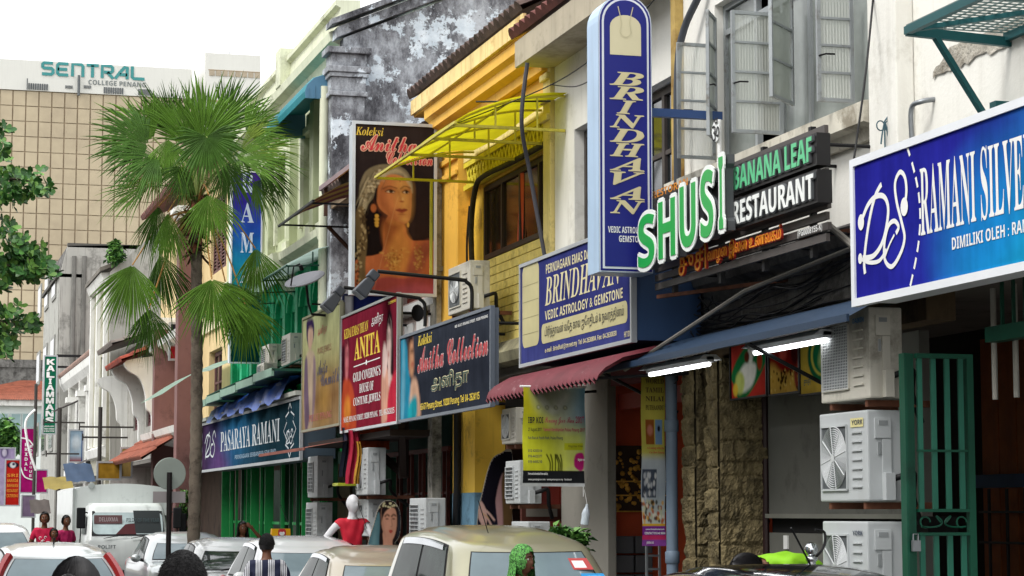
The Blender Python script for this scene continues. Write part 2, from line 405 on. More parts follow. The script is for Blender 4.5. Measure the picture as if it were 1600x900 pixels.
# ================================================================ SETTING
XW = 6.75          # plane of the upper shop fronts
def old_wall(name):
    """limewash flaking off a mould-blackened party wall"""
    if name in MATS: return MATS[name]
    m = bpy.data.materials.new(name); m.use_nodes = True; MATS[name] = m
    n = m.node_tree.nodes; L = m.node_tree.links; b = n['Principled BSDF']; b.inputs['Roughness'].default_value = .9
    tc = n.new('ShaderNodeTexCoord')
    def noise(s, det, ro, sc=(1,1,1), off=(0,0,0)):
        mp = n.new('ShaderNodeMapping'); mp.inputs['Scale'].default_value = sc; mp.inputs['Location'].default_value = off; L.new(tc.outputs['Object'], mp.inputs[0])
        q = n.new('ShaderNodeTexNoise'); q.inputs['Scale'].default_value = s; q.inputs['Detail'].default_value = det; q.inputs['Roughness'].default_value = ro
        L.new(mp.outputs[0], q.inputs['Vector']); return q.outputs['Fac']
    def ramp(f, *st):
        q = n.new('ShaderNodeValToRGB'); e = q.color_ramp.elements
        while len(e) < len(st): e.new(.5)
        for k, (p, c) in enumerate(st): e[k].position = p; e[k].color = lin(c)
        L.new(f, q.inputs[0]); return q.outputs[0]
    def mr(f, a, bb, c=0., d=1.):
        q = n.new('ShaderNodeMapRange'); q.inputs[1].default_value = a; q.inputs[2].default_value = bb; q.inputs[3].default_value = c; q.inputs[4].default_value = d; L.new(f, q.inputs[0]); return q.outputs[0]
    def mix(f, a, bb):
        q = n.new('ShaderNodeMix'); q.data_type = 'RGBA'; L.new(f, q.inputs[0]); L.new(a, q.inputs[6])
        if isinstance(bb, tuple): q.inputs[7].default_value = bb
        else: L.new(bb, q.inputs[7])
        return q.outputs[2]
    mould = ramp(noise(1.7, 14, .8, (1,1,.55)), (.38, '#35353a'), (.46, '#66676c'), (.52, '#8b8e93'), (.62, '#b7bcc2'))
    paint = ramp(noise(5, 6, .6), (.3, '#b5c2cc'), (.7, '#e0e8ee'))
    f = mr(noise(1.5, 15, .74, off=(3,1,5)), .525, .545)
    c = mix(f, mould, paint)
    c = mix(mr(noise(3.2, 13, .82, off=(9,2,1)), .60, .63), c, lin('#2c2b2c'))
    c = mix(mr(noise(.9, 10, .7, (3,3,.3), (4,0,2)), .58, .75, 0, .75), c, lin('#57544f'))
    c = mix(mr(noise(.8, 6, .7, off=(1,7,0)), .70, .72), c, lin('#8d6655'))
    L.new(c, b.inputs['Base Color'])
    bp = n.new('ShaderNodeBump'); bp.inputs['Strength'].default_value = .5; bp.inputs['Distance'].default_value = .03
    L.new(noise(9, 8, .7), bp.inputs['Height']); L.new(bp.outputs[0], b.inputs['Normal'])
    return m
# --- ground, road, pavement
asphalt = M('asphalt', (.05,.05,.052,1), .9, var=.3, scale=1.5, bump=.5, bscale=90)
concrete = M('pavement_concrete', (.28,.27,.25,1), .9, var=.25, scale=1.2, stain='#4a463f', samt=.3, bump=.3)
g = MB(); g.quad((-900,-300,-.02),(900,-300,-.02),(900,1500,-.02),(-900,1500,-.02), M('bare_ground', (.16,.15,.12,1), .95, var=.3, scale=.2))
tag(g.build('ground'), kind='structure')
g = MB(); g.quad((-3.2,-20,0),(5.9,-20,0),(5.9,190,0),(-3.2,190,0), asphalt); tag(g.build('road'), kind='structure')
g = MB(); wp = M('road_paint', (.75,.75,.72,1), .7, var=.2, stain='#55534e', samt=.3)
for k in range(-2, 40): g.quad((1.25,k*4,.004),(1.37,k*4,.004),(1.37,k*4+2,.004),(1.25,k*4+2,.004), wp)
for k in range(0, 22): g.quad((3.75,9+k*6.2,.004),(5.85,9+k*6.2,.004),(5.85,9.1+k*6.2,.004),(3.75,9.1+k*6.2,.004), wp)
tag(g.build('road_markings'), kind='structure')
g = MB(); g.box((5.9,-20,-.1),(12,150,.15), concrete); tag(g.build('pavement'), kind='structure')
g = MB(); g.box((-6.5,-20,-.1),(-3.2,190,.14), concrete); tag(g.build('footpath'), kind='structure')
g = MB()
for k in range(56): g.box((5.74,-20+k*3,0),(5.895,-17.03+k*3,.14), M('kerb_stone', (.32,.31,.29,1), .9, var=.3, bump=.3))
tag(g.build('kerb'), kind='structure')
# ---------------------------------------------------------------- shared materials
white_plaster = M('white_plaster', '#e6e4dc', .85, var=.07, scale=.9, stain='#b5b1a6', samt=.22, sscale=1.0, streak=.3, bump=.15, bscale=30)
white_trim = M('white_trim_paint', '#e4e4e0', .7, var=.1, scale=2, stain='#8f8b80', samt=.2, streak=.3)
dirty_conc = M('stained_concrete', '#6f6d6a', .92, var=.45, scale=2.2, stain='#2e2c2a', samt=.55, sscale=2.4, streak=.7, bump=.6, bscale=25)
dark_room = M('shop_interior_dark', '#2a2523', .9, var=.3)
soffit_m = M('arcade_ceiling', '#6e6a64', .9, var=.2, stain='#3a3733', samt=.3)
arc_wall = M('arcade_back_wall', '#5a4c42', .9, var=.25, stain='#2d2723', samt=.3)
tile_red = M('clay_roof_tile', '#7d5a4e', .9, var=.45, scale=5, stain='#2f2a27', samt=.5, sscale=3, bump=.3)
tile_dark = M('mossy_roof_tile', '#5a4a44', .95, var=.5, scale=6, stain='#211f1d', samt=.5, sscale=4, bump=.4)
glass_dark = M('window_glass', '#1d2224', .08, var=.2, scale=1.5, spec=.8)
wood_dark = M('dark_window_wood', '#4a4340', .6, var=.3, scale=4, streak=.3)
black_iron = M('black_iron', '#1b1b1d', .5, .3, var=.2)
cable_m = M('black_cable', '#141416', .6, var=.1)
steel_grey = M('galvanised_steel', '#8b8f92', .45, .7, var=.2, scale=6)
rust_m = M('rusty_steel', '#6d4634', .85, .2, var=.4, scale=8, stain='#3a241b', samt=.4)
def fb(mb, px0, px1, py0, py1, x, dp, mat):
    """box on the facade plane x between two photo columns and two photo rows (rows read at the middle column)"""
    pm = (px0+px1)/2; ya, yb = Y(px0, x), Y(px1, x); mb.box((x, ya, Z(pm, py1, x)), (x+dp, yb, Z(pm, py0, x)), mat)
def moulding(mb, prof, ya, yb, mat, x=XW):
    """cornice: profile of (proud, z) run along the street from ya to yb"""
    a = [(x-p, ya, z) for p, z in prof]; b = [(x-p, yb, z) for p, z in prof]; n = len(prof)
    mb.add(a+b, [(i, n+i, n+i+1, i+1) for i in range(n-1)] + [tuple(range(n)), tuple(range(n, 2*n))[::-1]], mat)
def tiled_roof(mb, xe, ze, xr, zr, ya, yb, mat, pitch=.24, r=.075):
    """pantile roof: half-round rows running from eave (xe,ze) up to the ridge"""
    d = Vector((xr-xe, 0, zr-ze)); ln = d.length; d.normalize(); nrm = Vector((-d.z, 0, d.x))
    n = max(2, int(abs(yb-ya)/pitch)); st = (yb-ya)/n; e = Vector((xe, 0, ze))
    rows = []
    for i in range(n*4+1):
        t = i/4; h = r*abs(math.sin(math.pi*t)); rows.append((ya+st*t, h))
    cour = max(2, int(ln/.34)); loops = []
    for k in range(cour):
        for q in (0, 1):
            s = ln*(k+q*.97)/cour; lift = .03*(1-q)
            loops.append([e + d*s + nrm*(h+lift) + Vector((0, y, 0)) for y, h in rows])
    mb.loft(loops, mat, close=False)
    mb.loft([[e + nrm*(h+.03) + Vector((0, y, 0)) for y, h in rows], [e + nrm*(-.03) + Vector((0, y, 0)) for y, h in rows]], mat, close=False)
    mb.add([e+nrm*-.03+Vector((0,ya,0)), e+d*ln+nrm*-.03+Vector((0,ya,0)), e+d*ln+nrm*-.03+Vector((0,yb,0)), e+nrm*-.03+Vector((0,yb,0))], [(0,1,2,3)], mat)
def window(parent, x, ya, yb, z0, z1, cols, rows, fm, gm, fw=.05, dp=.06, inset=.12, name='window', pane_off=.03):
    """glazed window set back in its opening: frame mesh, glass as a sub-part"""
    mb = MB(); xi = x+inset; y0, y1 = min(ya, yb), max(ya, yb)
    mb.box((xi, y0, z0), (xi+dp, y1, z0+fw), fm); mb.box((xi, y0, z1-fw), (xi+dp, y1, z1), fm)
    for k in range(cols+1):
        yc = y0+fw/2+(y1-y0-fw)*k/cols; mb.box((xi, yc-fw/2, z0+fw), (xi+dp, yc+fw/2, z1-fw), fm)
    for k in range(1, rows):
        zc = z0+(z1-z0)*k/rows
        for c in range(cols):
            a = y0+fw+(y1-y0-fw)*c/cols; bq = y0+(y1-y0-fw)*(c+1)/cols; mb.box((xi+.008, a, zc-fw*.3), (xi+dp-.008, bq, zc+fw*.3), fm)
    o = mb.build(name, parent); p = MB()
    p.quad((xi+pane_off,y1-fw,z0+fw),(xi+pane_off,y0+fw,z0+fw),(xi+pane_off,y0+fw,z1-fw),(xi+pane_off,y1-fw,z1-fw), gm)
    p.build('pane', o); return o
def louvred(parent, x, ya, yb, z0, z1, leaves, mat, name='shutter'):
    for k in range(leaves):
        y0 = min(ya, yb)+abs(ya-yb)*k/leaves+.01; y1 = min(ya, yb)+abs(ya-yb)*(k+1)/leaves-.01; mb = MB(); w = .06
        mb.box((x,y0,z0),(x+.05,y0+w,z1), mat); mb.box((x,y1-w,z0),(x+.05,y1,z1), mat)
        mb.box((x,y0+w,z0),(x+.05,y1-w,z0+w), mat); mb.box((x,y0+w,z1-w),(x+.05,y1-w,z1), mat)
        n = max(3, int((z1-z0-2*w)/.075))
        for i in range(n):
            z = z0+w+(z1-z0-2*w)*(i+.5)/n; mb.quad((x+.004,y1-w,z-.03),(x+.004,y0+w,z-.03),(x+.04,y0+w,z+.03),(x+.04,y1-w,z+.03), mat)
        mb.build(name, parent)
def shell(parent, ya, yb, zt, mat, x=XW+.25, dp=8.0, z0=3.3, roofmat=None):
    """party walls, back wall and flat closure that keep the rooms dark"""
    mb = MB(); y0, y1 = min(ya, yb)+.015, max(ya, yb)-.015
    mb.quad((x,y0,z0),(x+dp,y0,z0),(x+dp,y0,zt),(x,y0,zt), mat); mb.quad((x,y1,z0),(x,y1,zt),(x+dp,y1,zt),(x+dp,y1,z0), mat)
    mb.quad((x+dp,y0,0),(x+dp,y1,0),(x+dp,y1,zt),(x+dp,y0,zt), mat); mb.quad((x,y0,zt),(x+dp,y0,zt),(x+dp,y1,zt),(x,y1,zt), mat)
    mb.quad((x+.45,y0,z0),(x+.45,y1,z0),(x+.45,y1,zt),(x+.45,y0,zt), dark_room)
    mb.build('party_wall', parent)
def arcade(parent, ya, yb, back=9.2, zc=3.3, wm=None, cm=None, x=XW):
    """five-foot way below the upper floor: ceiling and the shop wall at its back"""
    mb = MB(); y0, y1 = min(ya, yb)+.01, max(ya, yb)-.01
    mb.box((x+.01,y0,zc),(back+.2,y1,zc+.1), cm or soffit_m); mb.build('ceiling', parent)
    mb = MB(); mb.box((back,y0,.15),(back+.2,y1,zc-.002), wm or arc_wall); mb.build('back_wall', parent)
def column(parent, x0, x1, y0, y1, z0, z1, mat, name='column', bevel=.01):
    mb = MB(); mb.box((x0,y0,z0),(x1,y1,z1), mat); return mb.build(name, parent, bevel=bevel)

# ================================================================ B1 white shophouse with steel casements (nearest, right)
b1 = thing('shophouse', 'white plastered shophouse with open steel casement windows above the restaurant sign', 'building', (XW, 13, .15), group='shophouses along the street')
wh = (14.02, 17.35, 4.69, 6.12)
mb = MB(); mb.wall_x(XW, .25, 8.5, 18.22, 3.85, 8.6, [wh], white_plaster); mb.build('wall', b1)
shell(b1, 8.5, 18.2, 8.6, white_plaster); arcade(b1, 8.5, 18.2, back=8.9, wm=M('dim_arcade_wall', '#1d1a18', .9, var=.3))  # back wall coloured near black to stand in for the arcade's darkness
mb = MB(); mb.box((XW-.14,13.55,3.9),(XW-.002,14.0,8.6), white_plaster); mb.build('pilaster', b1, bevel=.012)
mb = MB(); moulding(mb, [(0,4.42),(.05,4.42),(.09,4.5),(.17,4.52),(.17,4.67),(.02,4.69),(0,4.69)], 14.02, 18.2, M('chipped_ledge_paint', '#cfcabb', .85, var=.2, stain='#7f7665', samt=.4, sscale=3, streak=.3)); mb.build('ledge', b1)
mb = MB(); mb.box((XW-.1,8.5,3.3),(XW+.3,18.2,3.84), dirty_conc); moulding(mb, [(.1,3.62),(.2,3.66),(.24,3.78),(.1,3.84)], 8.5, 18.2, dirty_conc)
mb.build('fascia_beam', b1)
mb = MB(); mb.box((XW-.02,13.4,3.05),(XW+.2,18.2,3.297), M('brown_stained_beam', '#6b5a44', .9, var=.35, stain='#2c2620', samt=.45, sscale=2, streak=.5)); mb.build('lintel_beam', b1)
mb = MB()   # rough strip where the render fell off
brick_m = M('exposed_brick', '#c6c0b3', .95, var=.5, scale=14, stain='#5d5548', samt=.6, sscale=7, bump=1.0, bscale=30)
rr = random.Random(3); top = []; bot = []
for k in range(41):
    y = 13.25-k*.05; top.append((y, 4.80+.03*rr.random()+(0.03 if k > 4 else -.02*(4-k)))); bot.append((y, 4.68+.04*rr.random()-(0.06*rr.random() if k < 4 else 0)))
vs = [(XW-.012, y, z) for y, z in top]+[(XW-.012, y, z) for y, z in bot]; mb.add(vs, [(i, 41+i, 42+i, i+1) for i in range(40)], brick_m); mb.build('exposed_brickwork', b1)
# steel window grid in the wall plane, then the opened sashes
sash_steel = M('sash_steel', '#a3a8aa', .5, .3, var=.2, stain='#6f6a60', samt=.25, sscale=6)
reed = M('reeded_glass', '#dfe2da', .3, var=.12, scale=1.5, alpha=.55, streak=.15)
def reeded():
    m = reed; n = m.node_tree.nodes; L = m.node_tree.links
    if 'reeds' in n: return
    tc = n.new('ShaderNodeTexCoord'); wv = n.new('ShaderNodeTexWave'); wv.name = 'reeds'; wv.bands_direction = 'DIAGONAL'; wv.inputs['Scale'].default_value = 26
    mp = n.new('ShaderNodeMapping'); mp.inputs['Scale'].default_value = (1,1,0); L.new(tc.outputs['Object'], mp.inputs[0]); L.new(mp.outputs[0], wv.inputs['Vector'])
    bp = n.new('ShaderNodeBump'); bp.inputs['Strength'].default_value = .35; bp.inputs['Distance'].default_value = .01
    L.new(wv.outputs['Fac'], bp.inputs['Height']); L.new(bp.outputs[0], n['Principled BSDF'].inputs['Normal'])
reeded()
frost = M('frosted_glass', '#b9c0b6', .4, var=.15, scale=1.2, alpha=.8)
wf = MB()
for y in (14.02, 14.4, 15.5, 16.05, 16.6, 17.3): wf.box((XW+.08, y, 4.69), (XW+.13, y+.05, 6.12), sash_steel)
wf.box((XW+.081,14.07,5.85),(XW+.129,17.3,5.9), sash_steel); wf.box((XW+.079,14.02,4.692),(XW+.131,17.35,4.74), sash_steel); wf.box((XW+.079,14.02,6.07),(XW+.131,17.35,6.118), sash_steel)
wfo = wf.build('window', b1)
for ya, yb in ((14.45,15.5),(15.55,16.05),(16.65,17.3)):
    p = MB(); p.quad((XW+.105,yb,4.75),(XW+.105,ya,4.75),(XW+.105,ya,6.06),(XW+.105,yb,6.06), M('dim_window_glass', '#8d938f', .2, var=.3, alpha=.9)); p.build('pane', wfo)
gr = MB()   # twisted burglar bars and blind behind the right light
for k in range(4): gr.tube([(XW+.2, 14.1+.09*k, 4.7), (XW+.2, 14.1+.09*k, 6.1)], .008, black_iron, 5)
for k in range(9): gr.tube([(XW+.2, 14.07, 4.8+k*.16), (XW+.2, 14.42, 4.8+k*.16+(.06 if k % 2 else 0))], .008, black_iron, 5)
gr.build('window_grille', wfo)
bl = MB()
for k in range(16): bl.quad((XW+.16,14.27,5.16+k*.035),(XW+.16,14.07,5.16+k*.035),(XW+.15,14.07,5.19+k*.035),(XW+.15,14.27,5.19+k*.035), M('window_blind', '#c9ccc4', .7))
bl.build('blind', wfo)
def sash(parent, h, o, z0, z1, gm, n=4, lever=True):
    """one opened casement from hinge point h to free edge o"""
    h = Vector((h[0], h[1], 0)); o = Vector((o[0], o[1], 0)); U = (o-h).normalized(); W = (o-h).length; V = Vector((0,0,1)); N = U.cross(V); f = .028
    mb = MB(); c = lambda u, z: h+U*u+V*z
    for u in (f/2, W-f/2): mb.obox(c(u,(z0+z1)/2), U, V, N, f/2, (z1-z0)/2, .014, sash_steel)
    for k in range(n+1):
        z = z0+f/2+(z1-z0-f)*k/n; mb.obox(c(W/2, z), U, V, N, W/2-f, f/2 if k in (0, n) else .009, .012, sash_steel)
    s = mb.build('sash', parent)
    p = MB(); p.quad(c(f,z0+f), c(W-f,z0+f), c(W-f,z1-f), c(f,z1-f), gm); p.build('pane', s)
    if lever:
        l = MB(); q = c(W-f/2, z0+(z1-z0)*.4); sg = -1 if N.y > 0 else 1
        l.tube([q, q+N*.03*sg, q+N*.045*sg-U*.04+V*.01, q+N*.045*sg-U*.11+V*.012], .007, black_iron, 6); l.build('handle', s)
def sash_px(px_h, px_o, py0, py1, gm, x=XW, dy=0.0, n=4, lever=True):
    yh = Y(px_h, x, (py0+py1)/2); o = at_y(px_o, (py0+py1)/2, yh+dy)
    sash(b1, (x, yh), (o.x, o.y), at_y(px_o, py1, yh+dy).z, at_y(px_o, py0, yh+dy).z, gm, n, lever)
sash_px(1117, 1058, 66, 247, reed); sash_px(1222, 1143, 16, 207, reed); sash_px(1333, 1276, -18, 158, reed)
sash_px(1232, 1268, -45, 178, frost, dy=-1.25, lever=False) if False else None
yh = Y(1240, XW, 90); sash(b1, (XW-.01, yh), (XW-.33, yh-.32), 4.93, 6.12, frost, lever=False)
yh = Y(1140, XW, 120); sash(b1, (XW-.01, yh+.3), (XW-.2, yh), 4.92, 6.0, frost, lever=True)

# ================================================================ B2 white shophouse with brown windows
b2 = thing('shophouse', 'white shophouse with brown timber windows behind the tall vertical blue sign', 'building', (XW, 20, .15), group='shophouses along the street')
W2 = (18.45, 21.4, 4.45, 5.72)
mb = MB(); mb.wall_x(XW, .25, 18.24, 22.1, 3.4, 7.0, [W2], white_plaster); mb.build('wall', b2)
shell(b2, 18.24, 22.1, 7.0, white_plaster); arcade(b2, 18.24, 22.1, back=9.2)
for a, b in ((18.47, 19.9), (19.95, 21.38)): window(b2, XW, a, b, 4.47, 5.7, 3, 2, wood_dark, glass_dark, fw=.07, inset=.1)
mb = MB(); moulding(mb, [(0,4.3),(.08,4.32),(.1,4.42),(0,4.45)], 18.3, 21.5, white_trim); mb.build('sill', b2)
mb = MB(); mb.box((XW-.06,18.24,3.3),(XW+.25,22.1,3.4), dirty_conc); mb.build('fascia_beam', b2)
bsof = M('beige_eave_paint', '#b7ad98', .85, var=.15, stain='#7b715f', samt=.25, streak=.3)
mb = MB(); mb.box((6.32,18.24,6.5),(6.36,22.16,6.78), bsof); mb.box((6.362,18.24,6.52),(XW-.001,22.155,6.56), bsof); mb.build('eave_board', b2)
mb = MB(); tiled_roof(mb, 6.28, 6.84, 9.6, 8.9, 18.3, 22.2, M('maroon_roof_tile', '#6b3f3a', .9, var=.4, scale=5, stain='#2f2422', samt=.45, sscale=3), .2, .06); mb.build('roof', b2)
mb = MB(); red_patch = M('faded_red_sheet', '#a8626a', .6, var=.35, scale=3, stain='#c9b9b6', samt=.5, sscale=2.5)
mb.quad((6.36,22.05,6.98),(6.36,19.6,7.0),(7.6,19.6,7.75),(7.6,22.3,7.74), red_patch); mb.build('roof_patch', b2)

# ================================================================ B3 yellow shophouse
yel = M('yellow_wall_paint', '#f0c548', .7, var=.14, scale=1.2, stain='#8a6a2a', samt=.25, sscale=2, streak=.35)
ora = M('orange_wall_paint', '#efba4e', .7, var=.12, scale=1.2, stain='#a8702a', samt=.2, streak=.25)
pale_y = M('pale_yellow_paint', '#e8d48a', .75, var=.15, scale=1.5, stain='#9a8a55', samt=.3, sscale=3, streak=.35)
lem = M('lemon_paint', '#dccb3c', .65, var=.12, stain='#7d7433', samt=.25, streak=.3)
b3 = thing('shophouse', 'yellow shophouse with tiled eave, fretwork band and painted brick below its window', 'building', (XW, 24.5, .15), group='shophouses along the street')
mb = MB(); mb.wall_x(XW+.12, .2, 22.12, 27.05, 3.4, 7.0, [(22.3,25.5,4.78,5.72),(22.3,26.3,6.05,6.5)], yel); mb.build('wall', b3)
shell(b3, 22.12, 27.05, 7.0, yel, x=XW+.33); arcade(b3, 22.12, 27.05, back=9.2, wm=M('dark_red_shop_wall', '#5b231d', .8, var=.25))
for y0, y1, m_ in ((22.12,22.38,pale_y), (26.1,27.05,ora)):
    mb = MB(); mb.box((XW-.05,y0,3.4),(XW+.118,y1,6.9), m_); 
    for z in (5.95, 6.15, 6.4): mb.box((XW-.09,y0-.01,z),(XW-.052,y1+.01,z+.07), m_)
    mb.build('pilaster', b3, bevel=.01)
# painted brick apron
mb = MB(); bw = .3; bh = .1; bm_ = M('yellow_painted_brick', '#e6d27c', .7, var=.2, scale=6, stain='#a38f4a', samt=.3, sscale=4)
mb.box((XW+.06,22.4,3.7),(XW+.119,26.08,4.76), M('brick_joint', '#a8954f', .9, var=.2))
for r_ in range(10):
    y = 22.4-(bw/2 if r_ % 2 else 0)
    while y < 26.05:
        a = max(22.4, y+.006); b = min(26.08, y+bw-.006)
        if b-a > .03: mb.box((XW+.045,a,3.72+r_*.104),(XW+.07,b,3.72+r_*.104+.093), bm_)
        y += bw
mb.build('brick_apron', b3)
mb = MB(); moulding(mb, [(-.05,3.4),(.12,3.44),(.15,3.55),(.03,3.7),(-.05,3.7)], 22.12, 27.05, M('grey_ledge', '#8f8a70', .9, var=.3, stain='#4a463a', samt=.4, streak=.5)); mb.build('ledge', b3)
window(b3, XW+.1, 22.32, 25.48, 4.8, 5.7, 4, 1, M('brown_window_frame', '#3a2b22', .6, var=.3), M('bronze_glass', '#241f18', .1, var=.5, scale=1.2, spec=.7), fw=.06, inset=.02)
ct = MB(); loops = []
for k in range(9):
    z = 4.84+k*.1; wv = .13-.006*k
    loops.append([(XW+.14+.02*math.sin(a*5+k*.3), 23.85+(a-.5)*wv*2.2+.02*k*.3, z) for a in np.linspace(0,1,14)])
ct.loft(loops, M('coral_curtain', '#c9563e', .8, var=.25), close=False); ct.build('curtain', b3, smooth=60)
wr = MB(); pts = [(XW+.02, 25.6, 4.5), (XW+.0, 25.62, 5.2), (XW+.02, 25.5, 5.68), (XW+.02, 25.1, 5.78), (XW+.02, 23.8, 5.76), (XW+.02, 22.4, 5.76)]
wr.tube(spline(pts, 6), .035, M('perished_hose', '#3b352a', .9, var=.5, scale=9), 8); wr.tube(spline([(XW-.01, 25.72, 4.3),(XW-.02,25.75,5.0),(XW,25.7,5.5)],5), .014, cable_m, 6); wr.build('drain_hose', b3, smooth=50)
fr = MB(); z0, z1 = 5.80, 6.02
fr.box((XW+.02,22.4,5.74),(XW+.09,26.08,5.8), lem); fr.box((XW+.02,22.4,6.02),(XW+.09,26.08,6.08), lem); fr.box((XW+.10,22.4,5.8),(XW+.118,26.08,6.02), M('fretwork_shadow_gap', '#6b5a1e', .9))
y = 22.42
while y < 26.0:
    fr.bar((XW+.06,y,5.8),(XW+.06,y+.13,6.02), .03, .03, lem); fr.bar((XW+.061,y+.13,5.8),(XW+.061,y,6.02), .03, .03, lem); y += .145
fr.build('fretwork', b3)
mb = MB()
moulding(mb, [(-.1,6.5),(.12,6.5),(.12,6.6),(.22,6.64),(.22,6.74),(.28,6.78),(.28,6.9),(-.1,6.9)], 22.2, 26.95, ora); mb.build('cornice', b3)
mb = MB(); mb.box((XW-.02,22.4,6.28),(XW+.115,26.08,6.49), ora); mb.box((XW+.02,22.4,6.09),(XW+.12,26.08,6.27), pale_y); mb.build('frieze', b3)
mb = MB(); mb.box((6.42,22.2,6.93),(6.46,27.5,7.12), M('weathered_yellow_fascia', '#f0d898', .8, var=.2, stain='#a8742c', samt=.3, sscale=2.2, streak=.6)); mb.box((6.462,22.2,6.905),(XW+.3,27.5,6.935), ora); mb.build('eave_board', b3)
mb = MB(); tiled_roof(mb, 6.39, 7.17, 9.8, 9.0, 22.15, 27.5, tile_dark, .21, .07); mb.build('roof', b3)

# ================================================================ B4 pink shophouse behind the tall poster
pink = M('pink_grey_plaster', '#c3b0a8', .85, var=.15, stain='#77685f', samt=.35, streak=.4)
b4 = thing('shophouse', 'pinkish shophouse with dark red window frames half hidden by the tall portrait sign', 'building', (XW, 30, .15), group='shophouses along the street')
mb = MB(); mb.wall_x(XW, .25, 27.07, 32.95, 3.4, 6.5, [(27.2,29.6,4.6,6.0),(30.1,32.6,4.6,6.0)], pink); mb.build('wall', b4)
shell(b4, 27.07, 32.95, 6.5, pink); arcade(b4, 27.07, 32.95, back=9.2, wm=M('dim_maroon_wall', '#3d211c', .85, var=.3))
redw = M('dark_red_window', '#8a3526', .6, var=.25)
for a, b in ((27.22, 29.58), (30.12, 32.58)): window(b4, XW, a, b, 4.62, 5.98, 4, 2, redw, glass_dark, fw=.07)
mb = MB(); moulding(mb, [(0,4.4),(.12,4.42),(.14,4.52),(0,4.58)], 27.07, 32.95, white_trim); mb.build('sill', b4)
for k in range(8): mb = MB(); mb.box((XW-.03,27.2+k*.7,3.6),(XW-.001,27.7+k*.7,4.3), white_trim); mb.build('apron_panel', b4)
mb = MB(); mb.box((6.42,27.55,6.42),(6.46,32.95,6.6), M('brown_eave_board', '#96816a', .85, var=.25, streak=.4)); mb.box((6.462,27.07,6.46),(XW+.1,32.95,6.49), M('brown_eave_soffit', '#a8937c', .85)); mb.build('eave_board', b4)
mb = MB(); tiled_roof(mb, 6.3, 6.62, 9.8, 8.3, 27.2, 32.95, tile_dark, .22, .07); mb.build('roof', b4)
mb = MB(); mb.box((XW-.12,26.9,3.4),(XW-.052,27.25,6.4), M('flaking_white_pillar', '#c9c3b4', .9, var=.3, stain='#5c5547', samt=.55, sscale=4)); mb.build('pilaster', b4, bevel=.01)

# ================================================================ B5 pale green shophouse with the flaking end wall
pg = M('pale_green_paint', '#bcc3a0', .8, var=.1, scale=1, stain='#80846a', samt=.25, sscale=1.5, streak=.35)
pgl = M('pale_green_trim', '#d3d6bd', .8, var=.1, stain='#8f907a', samt=.25, streak=.3)
em = M('emerald_paint', '#2cb884', .6, var=.15, scale=1.2, stain='#0d5a40', samt=.25, streak=.25)
flak = old_wall('flaking_limewash')
b5 = thing('shophouse', 'pale green three storey shophouse with emerald gallery and a flaking grey end wall', 'building', (XW, 39, .15), group='shophouses along the street')
bays5 = [(34.1,35.2),(36.0,37.1),(38.6,39.7),(40.5,41.6),(43.1,44.2)]
mb = MB(); mb.wall_x(XW, .25, 33.3, 45.4, 6.25, 9.3, [(a,b,6.7,8.25) for a,b in bays5], pg); mb.build('wall', b5)
for a, b in bays5: window(b5, XW, a, b, 6.72, 8.23, 2, 3, pgl, glass_dark, fw=.07, inset=.14)
for y in (33.32, 35.6, 37.85, 40.1, 42.35, 44.9):
    mb = MB(); mb.box((XW-.14,y-.16 if y > 33.5 else y,6.3),(XW-.001,y+.2,8.9), pg); mb.box((XW-.2,y-.2 if y > 33.5 else y,8.72),(XW-.141,y+.24,8.8), pgl); mb.box((XW-.2,y-.2 if y > 33.5 else y,6.3),(XW-.141,y+.24,6.5), pgl); mb.build('pilaster', b5)
mb = MB()
for a, b in bays5:
    mb.box((XW-.06,a-.12,8.25),(XW-.001,b+.12,8.36), pgl); mb.box((XW-.06,a-.12,6.66),(XW-.001,a-.001,8.25), pgl); mb.box((XW-.06,b+.001,6.66),(XW-.001,b+.12,8.25), pgl)
mb.build('window_surround', b5)
mb = MB(); moulding(mb, [(0,8.92),(.1,8.95),(.14,9.1),(.28,9.16),(.3,9.3),(.14,9.36),(.12,9.7),(.2,9.74),(.2,9.82),(-.2,9.84),(-.2,8.92)], 33.3, 45.4, pgl); mb.build('cornice', b5)
for y in (37.8, 42.3): mb = MB(); mb.box((XW-.32,y,9.3),(XW+.1,y+.45,9.98), pgl); mb.build('parapet_block', b5, bevel=.015)
mb = MB(); moulding(mb, [(0,5.98),(.1,6.0),(.16,6.12),(.3,6.16),(.32,6.28),(.1,6.36),(0,6.36)], 33.3, 45.4, pgl)
for y in (33.3, 37.8, 42.3): moulding(mb, [(.0,5.6),(.2,5.75),(.3,5.97),(.38,6.05),(.42,6.29),(0,6.38)], y-.02, y+.45, pgl)
mb.build('string_course', b5)
# flaking end wall facing down the street
mb = MB(); Yw = 33.0
prof = [(6.95,3.4),(14.5,3.4),(14.5,12.6),(6.62,9.15),(6.62,9.0),(6.95,9.0)]
mb.prism(prof, (0,Yw+.28,0), (1,0,0), (0,0,1), (0,-1,0), .28, flak); mb.build('end_wall', b5)
mb = MB()
for (x0, z0), (x1, z1), h in (((6.5,9.14),(14.5,12.66),.16), ((6.4,9.32),(14.5,12.86),.09)):
    mb.prism([(x0,z0),(x1,z1),(x1,z1+h),(x0,z0+h)], (0,Yw+.34,0), (1,0,0), (0,0,1), (0,-1,0), .42 if h > .1 else .5, flak)
mb.build('coping', b5)
mb = MB(); px0, px1 = 6.42, 6.94
mb.box((px0,Yw-.12,3.4),(px1,Yw+.299,8.2), flak)
for z, e, h in ((8.2,.04,.08),(8.28,.015,.22),(8.5,.05,.07),(8.57,.08,.1),(8.67,.02,.2),(8.87,.09,.1)): mb.box((px0-e,Yw-.12-e,z),(px1+e,Yw+.3,z+h-.002), flak)
mb.build('corner_pier', b5, bevel=.012)
